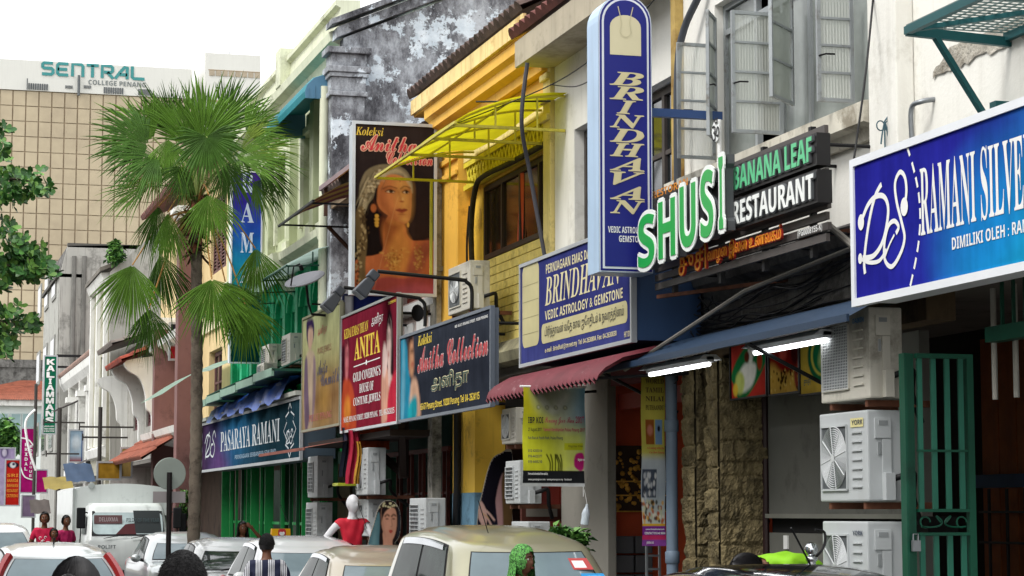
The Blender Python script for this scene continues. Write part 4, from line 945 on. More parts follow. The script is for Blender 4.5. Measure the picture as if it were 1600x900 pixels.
mb.add([S.O+S.U*u+S.V*v+S.N*.016 for u, v in ar], [tuple(range(len(ar)))], M('cream_panel', '#cfc7a6', .5, var=.06)); mb.build('face', r)
lt = MB(); n9 = 'BRINDHAVAN'; v_top = 1-.68/S.h*.98; v_bot = .205
crm = M('cream_sign_letters', '#cfc59b', .45, var=.05); navy = M('navy_outline', '#8f8f9f', .5)
for i, ch_ in enumerate(n9):
    hh = (v_top-v_bot)/10; v1 = v_top-i*hh; text(lt, S, ch_, 'serifi', .20 if ch_ != 'I' else .33, v1-hh*.93, .83 if ch_ != 'I' else .68, v1-hh*.03, crm, .018, out=.006, omat=crm, slant=.0)
text(lt, S, 'VEDIC ASTROLOGY', 'sansb', .16, .14, .88, .163, white_ink, .016); text(lt, S, 'GEMSTONE', 'sansb', .36, .108, .84, .131, white_ink, .016)
ghost = M('faint_emblem', '#c9c19f', .5); strip(lt, S, spline([(.36,.955),(.42,.9),(.4,.86),(.5,.845),(.6,.86),(.58,.9),(.64,.955)], 5), .008, ghost, .019); lt.build('lettering', r)
mb = MB(); mb.box((b.x,Yv+.12,zt-1.0),(XW-.001,Yv+.18,zt-.93), M('blue_arm', '#3b5484', .5)); mb.box((b.x,Yv+.12,zb+.5),(XW-.001,Yv+.18,zb+.57), MATS['blue_arm']); mb.build('bracket', r)
# ---- blue jeweller's board on the front
navyf = M('blue_cabinet_side', '#2b4468', .5, var=.15, streak=.25)
S, r = board('faded navy blue jeweller board with cream side panel below the vertical sign', 6.0, 814, 988, 417, 574, 348, 530, bm=navyf, dp=.62)
k = Ink(80, 40, S.w, S.h, '#3a3f7c'); k.grad([(0,'#3d4280'),(.5,'#383c78'),(1,'#454a86')], 'y'); k.grain(.2, 14, 3); k.mesh(S, r, rough=.3)
lt = MB(); cp = M('faded_cream_panel', '#bdb484', .5, var=.12); rect(lt, S, .02, .17, .19, .99, cp, .005, .09)
for z in (.3,.46,.62,.78): rect(lt, S, .025, z, .186, z+.005, M('panel_crease', '#8d8560', .6), .0065)
text(lt, S, 'PERNIAGAAN EMAS DAN BARANG KEMAS', 'sansb', .26, .83, .98, .92, cream_ink); text(lt, S, 'BRINDHAVAN', 'serifi', .25, .52, .92, .80, cream_ink, out=.008, omat=cream_ink)
text(lt, S, 'VEDIC ASTROLOGY & GEMSTONE', 'sansb', .25, .385, .93, .475, cream_ink); rect(lt, S, .215, .165, .965, .355, cp, .005, .06)
text(lt, S, 'பிரிந்தாவன் வேத கால ஜோதிடம் & நவரத்தினம்', 'x', .25, .20, .94, .325, black_ink, .009)
text(lt, S, 'e-mail : BrindhaV@tm.net.my  Tel: 04-2630804, Fax: 04-2630830', 'sansb', .25, .06, .88, .12, cream_ink); text(lt, S, 'HKT 1201', 'sansb', .94, .04, .985, .09, cream_ink); lt.build('lettering', r)
brackets(r, S, n=3)
# ================================================================ unseen row added across the street for reflections, raised to block low sky
for i, (c_, lab) in enumerate((('#c9c2b0', 'cream'), ('#8fa3a8', 'grey blue'), ('#b9846a', 'terracotta'), ('#cfcfc9', 'white'), ('#a9b08a', 'sage green'))):
    y0 = 2+i*11; o_ = thing('shophouse', lab+' shophouse added out of view across the street from the sign covered row', 'building', (-6.6, y0+5.4, .14), group=GS)
    mb = MB(); holes = [(-y0-10.2+k*3.4, -y0-8.6+k*3.4, a, b) for k in range(3) for a, b in ((.3,2.8),(4.2,5.9),(7.2,8.9))]
    mb.wall_x(6.6, .3, -y0-10.95, -y0, .14, 10.2, holes, M('opposite_wall_%d' % i, c_, .85, var=.15, stain='#6d675c', samt=.25, streak=.3)); mb.v = [(-x, -y, z) for x, y, z in mb.v]; mb.build('wall', o_)
    mb = MB(); mb.quad((-6.85,y0,.14),(-6.85,y0+10.9,.14),(-6.85,y0+10.9,10.2),(-6.85,y0,10.2), glass_dark); mb.build('window', o_); mb = MB(); tiled_roof(mb, 6.2, 10.2, 9.5, 12, -y0-10.9, -y0, tile_dark, .3, .08); mb.v = [(-x, -y, z) for x, y, z in mb.v]; mb.build('roof', o_)
# ---- dark jewellery board with the red script
dk = M('dark_metal_frame', '#3b3d42', .5, .4, var=.15)
S, r = board('dark slate jewellery board with red script lettering and a woman in blue', 6.0, 626, 768, 527, 659, 481, 632, fm=M('grey_blue_frame', '#6d7581', .45, .4), dp=.08)
k = Ink(70, 40, S.w, S.h, '#30343f'); k.grad([(0,'#3a3f4a'),(.6,'#2d313b'),(1,'#353a45')], 'y')
k.poly([(.0,.05),(.07,.08),(.1,.35),(.13,.6),(.14,1),(0,1)], '#2f8fae'); k.poly([(.03,.1),(.05,.1),(.06,.6),(.04,1),(.01,1)], '#7fb7cc', a=.6)
k.poly([(.13,.62),(.17,.52),(.22,.62),(.25,1),(.12,1)], '#d3a98e'); k.poly([(.12,.8),(.2,.75),(.2,1),(.1,1)], '#2aa3b0')
k.poly([(.105,.06),(.15,.04),(.165,.2),(.17,.4),(.15,.5),(.115,.45),(.1,.25)], '#c08d6c'); k.poly([(.1,.02),(.15,.01),(.15,.08),(.115,.12),(.105,.4),(.095,.2)], '#2b2024')
k.line([(.135,.2),(.155,.2)], .008, '#3a2723'); k.line([(.14,.36),(.16,.355)], .01, '#a1483f'); k.grain(.12, 16, 8); k.mesh(S, r, rough=.3)
lt = MB(); pinkw = M('pink_white_outline', '#d9b9b8', .5)
text(lt, S, 'Koleksi', 'serifi', .22, .83, .385, .95, yellow_ink); text(lt, S, 'Anitha Collection', 'script', .22, .52, .97, .80, red_ink, .010, out=.012, omat=pinkw)
text(lt, S, 'NO. 65-67, PENANG STREET, 10200 PENANG', 'sansb', .64, .90, .97, .935, white_ink)
text(lt, S, 'அனிதா', 'x', .38, .235, .78, .46, M('dark_green_lettering', '#2c4a3c', .5), .010, out=.010, omat=cream_ink)
text(lt, S, '65-67 Penang Street. 10200 Penang. Tel: 04- 2624115', 'sansb', .255, .06, .89, .165, yellow_ink); lt.build('lettering', r); brackets(r, S, n=3)
def woman_print(k, cx, cy, s, skin, hair, cloth, turn=1, hairside=True):
    """three-quarter portrait print; s = face height as fraction of picture height"""
    ar = k.h/k.w; w_ = s*ar*.36; q = lambda u, v: (cx+turn*u*w_, cy+v*s)
    k.poly([q(-1.3,-.5),q(-.6,-.95),(q(.4,-1.0)),q(1.0,-.55),q(1.0,.1),q(.6,.9),q(-1.2,1.3),q(-1.7,.8)], hair)
    k.poly([q(-.55,.35),q(.45,.4),q(.5,.9),q(1.7,1.3),q(2.0,2.6),q(-2.2,2.6),q(-1.7,1.25),q(-.6,.95)], skin)
    k.poly([q(-.75,-.5),q(0,-.75),q(.75,-.45),q(.9,0),q(.75,.4),q(.35,.68),q(-.25,.55),q(-.7,.15)], skin)
    k.poly([q(-.7,-.55),q(0,-.8),q(.7,-.5),q(.3,-.55),q(-.4,-.35),q(-.75,0)], hair)
    d = tuple(x*.25 for x in lin(skin)[:3]); m_ = tuple(x*.6 for x in lin(skin)[:3])
    for u in (-.15, .55):
        k.line([q(u-.2,-.22),q(u,-.28),q(u+.2,-.24)], .025*w_*8, d, .9); k.ell(*q(u,-.12), w_*.17, w_*.09, d, a=.9)
    k.line([q(.3,-.1),q(.4,.12),q(.28,.17)], .012*w_*8, m_, .8); k.poly([q(.05,.33),q(.25,.28),q(.48,.33),q(.25,.42)], '#a5453c')
    k.poly([q(-.75,-.3),q(-.4,.3),q(-.3,.55),q(-.75,.1)], m_, soft=.06, a=.5)
    k.poly([q(-2.2,1.9),q(-1,1.7),q(.5,2.0),q(1.9,1.8),q(2.2,2.7),q(-2.3,2.7)], cloth); return q
# ---- maroon gold shop board
mf = M('maroon_frame', '#6d2f38', .5, .2)
S, r = board('maroon gold shop board with big yellow gradient name between two women', 6.0, 534, 622, 494, 677, 462, 658, fm=alu, dp=.06, bm=M('board_back_grey', '#77777a', .5))
k = Ink(72, 46, S.w, S.h, '#7c2334'); k.grad([(0,'#7a2436'),(1,'#862637')], 'y')
woman_print(k, .1, .38, .24, '#c9757a', '#5b1a28', '#b5552f', 1); k.poly([(0,.62),(.12,.55),(.24,.68),(.28,1),(0,1)], '#b94c30'); k.ell(.12,.82,.06,.05,'#d98a3a',soft=.8); k.poly([(0,.3),(.06,.28),(.03,.6),(0,.7)], '#3a1420')
woman_print(k, .86, .36, .26, '#e0c2b8', '#2a1a20', '#c23a48', -1); k.poly([(.74,.62),(.78,.5),(.84,.6),(.86,.9),(.78,1),(.74,.98)], '#d6a18a'); k.poly([(.86,.72),(1,.6),(1,1),(.84,1)], '#c43347'); k.poly([(.76,.38),(.8,.36),(.83,.5),(.79,.62),(.75,.58)], '#e3c9c0'); k.grain(.12, 14, 5); k.mesh(S, r, rough=.35)
lt = MB(); gold2 = M('amber_yellow_lettering', '#e8a426', .5)
text(lt, S, 'KEDAI EMAS THUAN', 'serif', .05, .80, .50, .885, yellow_ink); text(lt, S, 'அனிதா', 'x', .56, .80, .76, .915, white_ink); text(lt, S, '2629000', 'sansb', .84, .945, .97, .965, yellow_ink)
text(lt, S, 'ANITA', 'serif', .25, .585, .71, .77, yellow_ink, .008, out=.006, omat=gold2); strip(lt, S, [(.24,.535),(.71,.545)], .014, white_ink); disc(lt, S, .475, .54, .05, white_ink, .008, 10, .035)
text(lt, S, "GOLD COVERING'S", 'serif', .23, .405, .72, .485, white_ink, out=.004, omat=white_ink); text(lt, S, 'HOUSE OF', 'serif', .35, .30, .60, .375, white_ink, out=.004, omat=white_ink); text(lt, S, 'COSTUME JEWELS', 'serif', .24, .195, .72, .27, white_ink, out=.004, omat=white_ink)
text(lt, S, 'NO.65, PENANG STREET, 10200 PENANG.  TEL: 04-2624115', 'serif', .05, .07, .95, .125, white_ink); lt.build('lettering', r); brackets(r, S, n=2)
# ---- olive poster board
S, r = board('weathered olive beige board with a faded standing woman', 6.0, 473, 532, 501, 673, 470, 664, fm=M('dull_olive_frame', '#8b8a72', .5, .3), dp=.06)
k = Ink(60, 40, S.w, S.h, '#a5a878'); k.grad([(0,'#a9ae82'),(.5,'#a39f70'),(.62,'#b39a72'),(1,'#a08a68')], 'y')
k.rect(0,.57,1,1,'#8d6d42',.0); k.poly([(.35,.6),(.98,.57),(.98,.9),(.4,.95)], '#7b5732', soft=.25, a=.85); k.poly([(.5,.62),(.7,.62),(.68,.9),(.5,.9)], '#b58f4c', soft=.2, a=.7)
k.poly([(.12,.02),(.28,.04),(.32,.14),(.28,.24),(.16,.26),(.1,.14)], '#35284a'); k.poly([(.15,.12),(.27,.12),(.28,.22),(.22,.3),(.16,.26)], '#b89a86'); k.poly([(.1,.36),(.2,.3),(.34,.36),(.38,.55),(.34,.8),(.26,1),(.1,1),(.04,.7)], '#b3a08a'); k.poly([(.06,.4),(.13,.36),(.16,.6),(.2,.9),(.1,1),(.05,.7)], '#5a4668', a=.85); k.poly([(.3,.38),(.36,.42),(.36,.75),(.28,.95),(.3,.6)], '#6a5570', a=.7); k.grain(.25, 10, 9); k.mesh(S, r, rough=.4)
lt = MB(); ro = M('faded_red_lettering', '#a04a42', .6); bk2 = M('dark_indigo_lettering', '#33304a', .6)
text(lt, S, 'அனிதா', 'x', .42, .78, .66, .87, ro); text(lt, S, 'PURE JEWELS', 'sansb', .42, .62, .78, .69, M('brown_lettering', '#7d5b3a', .6)); text(lt, S, 'Anita', 'script', .42, .45, .68, .58, bk2); text(lt, S, 'Unmith', 'script', .5, .35, .98, .48, bk2); text(lt, S, 'PULAU PINANG', 'serif', .2, .07, .8, .13, ro); lt.build('lettering', r); brackets(r, S, n=2)
# ---- tall portrait poster sign
Yp = 26.75
S, r = cboard('tall lit poster sign showing an orange toned portrait of a veiled woman', Yp, 552, 680, 194, 460, name='poster_sign', dp=.3, fm=M('white_aluminium', '#c3c9d0', .35, .4), wd=.04)
k = Ink(110, 230, S.w, S.h, '#2b2220'); k.grad([(0,'#3a302d'),(.35,'#2a2120'),(1,'#33221a')], 'y')
rg = random.Random(5); SKN = '#b8703a'
k.poly([(.0,.9),(.03,.62),(.08,.44),(.16,.34),(.3,.3),(.36,.4),(.36,.6),(.34,.78),(.1,.95)], '#1d1614', soft=.04)
k.poly([(.0,1),(.0,.84),(.1,.79),(.26,.775),(.36,.74),(.37,.6),(.5,.5),(.63,.6),(.655,.645),(.72,.68),(.84,.68),(.97,.68),(1,.72),(1,1)], '#b0623a', soft=.015)
k.poly([(.36,.62),(.45,.56),(.62,.585),(.645,.64),(.7,.7),(.66,.84),(.5,.88),(.44,.78)], '#bd7a3c', soft=.08)
k.poly([(.35,.56),(.46,.58),(.56,.60),(.5,.66),(.42,.72),(.37,.70)], '#8a4726', soft=.09, a=.8)
k.poly([(.27,.43),(.29,.36),(.36,.31),(.5,.285),(.64,.31),(.705,.37),(.71,.43),(.705,.50),(.69,.555),(.63,.585),(.54,.57),(.42,.54),(.32,.5)], '#bb7240', soft=.012)
k.poly([(.52,.32),(.68,.34),(.7,.43),(.69,.52),(.64,.56),(.56,.5)], '#c8904a', soft=.14, a=.85)
k.poly([(.28,.42),(.36,.38),(.42,.48),(.5,.56),(.4,.53),(.31,.49)], '#9c5530', soft=.1, a=.75)
k.poly([(.245,.44),(.23,.37),(.3,.31),(.36,.305),(.30,.37),(.285,.44),(.275,.47)], '#231a18', soft=.02)
k.poly([(.07,.39),(.1,.33),(.16,.28),(.3,.245),(.5,.24),(.64,.27),(.71,.33),(.715,.38),(.66,.325),(.5,.295),(.38,.31),(.29,.36),(.24,.44),(.19,.47),(.13,.53),(.08,.5)], '#7a6c52', soft=.015)
for _ in range(60): a_ = rg.uniform(1.6, 3.6); r0 = rg.uniform(.2,.33); x0, y0 = .47+r0*math.cos(a_)*1.15, .41-r0*math.sin(a_)*.5; k.line([(x0,y0),(x0-.05+.02*rg.random(),y0+.035),(x0-.07,y0+.08)], .008, rg.choice(['#a89874','#5d4f38','#b8a782','#433628']), .55)
k.poly([(.3,.29),(.44,.26),(.58,.27),(.66,.31),(.56,.29),(.42,.3),(.33,.33)], '#b5a27a', soft=.04, a=.8); k.poly([(.62,.3),(.7,.34),(.715,.4),(.69,.37),(.64,.33)], '#c9b080', soft=.03, a=.8)
k.poly([(.02,.55),(.06,.5),(.12,.5),(.15,.6),(.17,.7),(.15,.85),(.17,1),(.09,1),(.06,.8),(.03,.66)], '#6b5638', soft=.02)
for _ in range(80): t = rg.random(); k.ell(.10+.05*math.sin(t*7)+rg.uniform(-.05,.05), .5+t*.5, .012, .02, rg.choice(['#3a2b1e','#a08a60','#4d3a26','#b59c70']), soft=.6, a=.75, rot=rg.uniform(-1,1))
for _ in range(46): t = rg.random(); k.ell(.12+t*.2+rg.uniform(-.03,.03), .44-.16*t+rg.uniform(-.03,.05), .018, .014, rg.choice(['#c0ab84','#6d5a3c','#9a8460','#d0bd96']), soft=.6, a=.7)
for u, e, bv in ((.445, 1, .372), (.635, .72, .368)):
    k.line([(u-.085*e,bv+.012),(u-.01,bv-.004),(u+.08*e,bv+.006)], .013, '#4a2616', .75, soft=.02); k.ell(u, .392, .075*e, .03, '#85492a', soft=1.2, a=.6); k.ell(u+.004, .4, .05*e, .014, '#c9ab84', soft=.5, a=.8); k.ell(u+.012, .398, .02*e+.004, .018, '#2a170f', soft=.5, a=.95); k.line([(u-.055*e,.4),(u,.388),(u+.055*e,.398)], .012, '#2b140c', .85, soft=.014); k.line([(u-.04*e,.408),(u+.045*e,.408)], .006, '#6b3a20', .6)
k.line([(.55,.40),(.575,.44),(.595,.452)], .016, '#96552c', .5, soft=.03); k.ell(.588,.455,.03,.012,'#8a4424',soft=.8,a=.7); k.ell(.6,.44,.014,.02,'#d9a868',soft=1,a=.6); k.ell(.565,.335,.006,.01,'#2a140c',a=.8)
k.poly([(.515,.507),(.56,.495),(.59,.499),(.62,.494),(.66,.503),(.62,.518),(.58,.522)], '#8a3a2a', soft=.02, a=.9); k.line([(.52,.507),(.585,.507),(.655,.503)], .007, '#4d1a12', .8); k.ell(.59,.53,.05,.012,'#8f522c',soft=1,a=.6); k.ell(.62,.56,.05,.025,'#d09a52',soft=1.2,a=.5)
k.ell(.245,.50,.035,.05,'#a2592f',soft=.4)
for dy in (0,.02,.04,.055): k.ell(.285, .545+dy, .03-.25*abs(dy-.025), .022, '#cf9a3e', soft=.6)
k.ell(.667,.59,.014,.03,'#cf9a46',soft=.6)
for _ in range(150): a_ = rg.gauss(.495,.045); b_ = rg.gauss(.80,.032); k.ell(a_, b_, .011, .011, rg.choice(['#c99448','#8a4a22','#b87c38','#d6a456']), soft=.7, a=.6)
for x, y in ((.35,.76),(.4,.775),(.62,.73),(.66,.75)): k.ell(x, y, .03, .014, '#c98f48', soft=.8, a=.6)
k.poly([(.86,.69),(.97,.68),(.9,.8),(.8,.88),(.68,.93),(.66,.86),(.72,.76)], '#8f4c38', soft=.06, a=.85)
for _ in range(80): a_ = rg.gauss(.79,.03); b_ = rg.gauss(.785,.035); k.ell(a_, b_, .012, .012, rg.choice(['#b98a4a','#8d5a2c','#a87840']), soft=.7, a=.6)
k.poly([(0,1),(.2,.93),(.4,.9),(.6,.905),(.85,.89),(1,.88),(1,1)], '#95433c', soft=.03); k.poly([(.4,.99),(.6,.95),(.9,.94),(1,1),(.4,1)], '#a5505a', soft=.08, a=.7)
k.line([(.25,.99),(.5,.5),(.56,.42)], .006, '#e0b070', .3); k.grain(.15, 30, 2); k.mesh(S, r, rough=.28)
lt = MB(); text(lt, S, 'Koleksi', 'serifi', .02, .925, .36, .975, M('old_gold_lettering', '#cfae3c', .5)); text(lt, S, 'Anitha', 'script', .09, .835, .76, .93, red_ink, .012, out=.014, omat=M('peach_outline', '#d9a48c', .5)); text(lt, S, 'Collection', 'script', .40, .765, .96, .835, red_ink, .012, out=.011, omat=MATS['peach_outline']); lt.build('lettering', r)
mb = MB(); mb.box((S.p(1,0).x+.02,Yp+.1,S.p(0,.15).z),(XW,Yp+.16,S.p(0,.18).z), steel_grey); mb.box((S.p(1,0).x+.02,Yp+.1,S.p(0,.85).z),(XW,Yp+.16,S.p(0,.88).z), steel_grey); mb.build('bracket', r)
# a narrow blue and red board hanging under it
S, r = cboard('narrow navy and red hanging board behind the maroon gold shop board', 30.4, 536, 646, 462, 560, name='hanging_sign', dp=.1, fm=M('navy_frame', '#20264a', .5))
k = Ink(20, 20, S.w, S.h, '#1c2350'); k.rect(0,0,.12,1,'#d7d9dd'); k.rect(.2,0,.75,1,'#26306e'); k.rect(.76,0,1,1,'#a01c2c'); k.mesh(S, r)
# ---- long teal supermarket board
S, r = board('long teal and violet gradient market board under a blue tarpaulin', 6.1, 316, 470, 663, 740, 622, 712, fm=M('grey_white_frame', '#a9adb0', .5, .3), dp=.55, bm=M('slate_cabinet', '#4b5a66', .5), wd=.05)
k = Ink(100, 20, S.w, S.h, '#27324a'); k.grad([(0,'#4a3350'),(.2,'#41436a'),(.36,'#2f5a80'),(.5,'#2b5068'),(.7,'#24404c'),(1,'#263f4a')], 'x'); k.ell(.22,1.0,.1,.05,'#6a4a80',soft=1.4,a=.8); k.ell(.4,.2,.14,.04,'#2f6f9c',soft=1.4,a=.8); k.grain(.15, 20); k.mesh(S, r)
lt = MB(); pale_i = M('pale_silver_lettering', '#c3cbd0', .5)
text(lt, S, 'PASARAYA RAMANI', 'serif', .235, .34, .83, .75, pale_i); text(lt, S, 'PERNIAGAAN SERBANEKA SDN BHD', 'sansb', .40, .15, .80, .23, M('dim_blue_lettering', '#6f93ac', .5))
orn = [(.5,1),(.62,.9),(.58,.84),(.85,.76),(.75,.66),(1,.5),(.75,.34),(.85,.24),(.58,.16),(.62,.1),(.5,0)]; pts = [(.865+.10*u, .05+.9*v) for u, v in orn]+[(.865+.10*(1-u), .05+.9*v) for u, v in orn[::-1]]; strip(lt, S, pts+[pts[0]], .03, pale_i)
def monogram(lt, S, u0, v0, w_, h_, mat, wd):
    f = lambda pts: spline([(u0+w_*a, v0+h_*b) for a, b in pts], 5)
    strip(lt, S, f([(.05,0),(.12,.4),(.3,.85),(.42,1)]), wd, mat, .008); strip(lt, S, f([(0,.6),(.2,.9),(.48,.8),(.4,.45),(.08,.12),(.35,.1),(.55,.25)]), wd, mat, .0088); strip(lt, S, f([(.98,.75),(.85,1),(.7,.75),(.9,.4),(.75,.05),(.5,.2),(.6,.5),(.75,.5)]), wd, mat, .0096)
monogram(lt, S, .04, .25, .14, .55, pale_i, .04); monogram(lt, S, .885, .26, .06, .25, pale_i, .025); lt.build('lettering', r)
mb = MB()
for yy in (35, 38.5, 43): mb.tube([(6.66,yy,3.4),(XW,yy,3.4)], .03, black_iron, 6)
mb.box((6.02,33.6,3.57),(6.5,45,3.64), M('pale_canopy_edge', '#a5a8a0', .8, var=.2, stain='#55554f', samt=.3)); mb.build('canopy_edge', r)
# ---- vertical banner sign in blue and teal
S, r = cboard('tall vertical sign fading from violet to teal with pale capital letters', 41.6, 361, 408, 268, 567, name='vertical_sign', fm=M('white_sign_trim', '#d8dce4', .4), dp=.3)
k = Ink(16, 60, S.w, S.h, '#3340a0'); k.grad([(0,'#4a2f86'),(.18,'#3a33a0'),(.32,'#2d5cc0'),(.45,'#2486b8'),(.6,'#1d8a92'),(.75,'#166a6c'),(1,'#14504e')], 'y'); k.mesh(S, r)
lt = MB()
for i, ch_ in enumerate('RAMANI'): v1 = .995-i*.158; text(lt, S, ch_, 'serif', .3 if ch_ != 'I' else .42, v1-.105, .74 if ch_ != 'I' else .62, v1, M('pale_lilac_lettering', '#c3cfe6', .5))
lt.build('lettering', r); mb = MB()
for z in (5.0, 8.1): mb.box((S.p(1,0).x,41.7,z),(XW+.3,41.76,z+.06), black_iron)
mb.build('bracket', r)
# ---- event banner, hanging cloth banners
S, r = cboard('green yellow run event banner hanging under the red corrugated awning', 19.3, 816, 914, 606, 760, name='event_banner', frame=False, cat='banner')
bend = lambda a, b: .03*math.sin(a*5+b*2)*(.4+b*.6)+.02*math.sin(b*9+a*3)-.05*math.exp(-((a-.5)**2)*9)*max(0, b-.6)*2
k = Ink(80, 110, S.w, S.h, '#c3d04a'); k.grad([(0,'#c9c22a'),(.22,'#cfd25a'),(.5,'#dbe3c4'),(.75,'#a9c9d6'),(1,'#5f9fc4')], ang=-.35); k.poly([(0,.35),(.4,.42),(1,.42),(1,.84),(0,.84)], '#d3d93a', soft=.3, a=.75); k.poly([(.2,.0),(.8,-.02),(.75,.2),(.3,.24)], '#b8bca8', soft=.2, a=.7)
k.poly([(.25,.08),(.5,.26),(.75,.1),(.7,.06),(.5,.2),(.3,.06)], '#eceee2', soft=.1, a=.7)
for x in (.25,.4,.55,.7): k.ell(x, .2, .035, .035, '#6a7050', soft=.6, a=.7); k.ell(x, .2, .02, .02, '#c9cba8', soft=.4)
k.rect(0,.842,1,1,'#26282a'); k.rect(.0,.965,1,1,'#d3d6d6'); k.rect(.68,.56,.97,.63,'#c9cc1e',.9)
k.poly([(.86,.68),(.9,.66),(.97,.66),(1,.72),(.99,.82),(.93,.84),(.85,.8),(.84,.74)], '#c22a7a'); 
for x in (.43,.47,.52,.57,.6,.63): k.line([(x,.84),(x+.01,.76),(x-.01+.03*math.sin(x*40),.68)], .022, '#2f3312')
k.grain(.08, 20); k.mesh(S, r, bend=bend, rough=.3)
lt = MB(); pkk = M('pink_red_lettering', '#b8365c', .5)
text(lt, S, 'IBP KOI', 'sansb', .07, .635, .31, .70, black_ink, .05); text(lt, S, 'Penang Jeev Run 2017', 'script', .33, .615, .96, .71, pkk, .05)
text(lt, S, '27 August 2017', 'sansb', .07, .545, .28, .59, black_ink, .05); text(lt, S, 'Taman Kerohanian Pulau Pinang 2017', 'sansb', .31, .545, .97, .592, pkk, .05); text(lt, S, 'Fun Run at Youth Park, Pulau Pinang', 'sansb', .07, .465, .62, .505, M('navy_lettering', '#26304a', .5), .05); text(lt, S, 'Register Free', 'sansb', .71, .39, .94, .42, M('olive_lettering', '#5b5b12', .5), .05)
for i in range(3): text(lt, S, ('012-4203314','016-4423377','019-4455210')[i], 'sansb', .07, .345-i*.055, .29, .372-i*.055, M('navy_lettering', '#26304a'), .05)
text(lt, S, 'Register now', 'sansb', .86, .25, .97, .285, white_ink, .05); text(lt, S, 'Form can be download from website', 'sansb', .07, .115, .38, .14, white_ink, .05); text(lt, S, 'www.penangrun.com   www.penangrun.my   facebook', 'sansb', .07, .055, .76, .08, white_ink, .05); lt.build('lettering', r)
mb = MB(); mb.tube([S.p(-.03,1,0)+Vector((0,.01,.01)), S.p(1.03,1,0)+Vector((0,.01,.01))], .012, white_ink, 6); mb.tube([S.p(.97,0,0), S.p(.97,-.08,0)+Vector((0,0,-.02))], .004, white_ink, 5); mb.build('rod', r)
S, r = cboard('tall narrow yellow and purple cloth banner hanging inside the open shop front', 18.2, 1002, 1039, 588, 853, name='event_banner', frame=False, cat='banner')
k = Ink(44, 150, S.w, S.h, '#c9bd4a'); k.grad([(0,'#b5a845'),(.3,'#d3c85a'),(.45,'#cfc65e'),(.5,'#b5bcc0'),(.7,'#a9b4bc'),(.86,'#c3c8b8'),(1,'#c9c9c0')], 'y')
k.rect(.2,.255,.55,.4,'#a5602f'); k.ell(.38,.32,.12,.2,'#d98a72',soft=.6); k.rect(.6,.255,.9,.4,'#7fa0c4'); k.ell(.76,.31,.06,.12,'#2a2a30',soft=.4); k.rect(.04,.55,.62,.72,'#4a5260'); rg = random.Random(8)
for _ in range(26): k.ell(.08+.5*rg.random(), .58+.13*rg.random(), .045, .12, rg.choice(['#2c3038','#c9ccd0','#7a828c','#e3e3e0']), soft=.5, a=.8)
for _ in range(60): k.ell(rg.random(), .73+.13*rg.random(), .05, .09, rg.choice(['#b5552a','#e3dcc8','#6b2a20','#2b2622','#d9a24a','#c3c3a0']), soft=.5, a=.85)
k.rect(0,.872,1,.885,'#d9a92c'); k.rect(0,.885,1,.94,'#7a2f8c'); k.rect(0,.94,1,.965,'#c9386a'); k.rect(0,.965,1,1,'#8d4a9c'); k.mesh(S, r, bend=lambda a, b: .015*math.sin(b*14+a*2)*(1.4-b), rough=.35)
lt = MB(); bro = M('dark_brown_lettering', '#4d3a20', .6)
for i, t_ in enumerate(('WORLD', 'TAMIL', 'NILAI', 'PUTHAANDU')): text(lt, S, t_, 'serif', .15, .955-i*.052, .92, .985-i*.052, bro, .03)
text(lt, S, 'A Coming with the', 'serif', .2, .565, .92, .582, red_ink, .03); text(lt, S, 'Car Show Penang', 'serif', .3, .54, .92, .556, red_ink, .03); text(lt, S, 'www.HinduPortal.com', 'sansb', .12, .093, .9, .103, white_ink, .03); text(lt, S, 'CONTACT 012-42 9004', 'sansb', .08, .068, .94, .082, white_ink, .03); text(lt, S, 'JOIN US', 'sansb', .15, .01, .45, .026, white_ink, .03); lt.build('lettering', r)
mb = MB(); mb.tube([S.p(-.03,1,0)+Vector((0,.01,.01)), S.p(1.03,1,0)+Vector((0,.01,.01))], .012, black_iron, 6); mb.build('rod', r)
# ---- food pictures under the blue awning
xf = 6.66
def food(label, pxL, pxR, pyTL, pyBL, pyTR, pyBR, draw):
    S, r = board(label, xf, pxL, pxR, pyTL, pyBL, pyTR, pyBR, name='menu_board', group='food pictures under the awning', dp=.05, fm=black_iron, wd=.015)
    k = Ink(50, 50, S.w, S.h, '#9c2b26'); draw(k); k.grain(.12, 20, 6); k.mesh(S, r, rough=.3); return S, r
rg = random.Random(12)
def d1(k):
    k.grad([(0,'#a83a30'),(1,'#b5352c')], 'y'); k.poly([(.1,.8),(.0,.6),(.3,.25),(.8,.0),(1,.1),(.95,.5),(.5,.95),(.2,1)], '#1f6f3c'); k.poly([(.2,.65),(.4,.45),(.7,.5),(.6,.8),(.3,.9)], '#e0e0d6', soft=.05); k.ell(.25,.75,.13,.12,'#b9c46a',soft=.4); k.ell(.12,.85,.07,.07,'#d9b83a',soft=.4); k.ell(.55,.3,.07,.12,'#d9dccf',soft=.4); k.ell(.8,.45,.07,.09,'#a33c22',soft=.4); k.ell(.45,.35,.07,.06,'#5b2c1c',soft=.4); k.ell(.85,.2,.1,.07,'#4f8a3a',soft=.5)
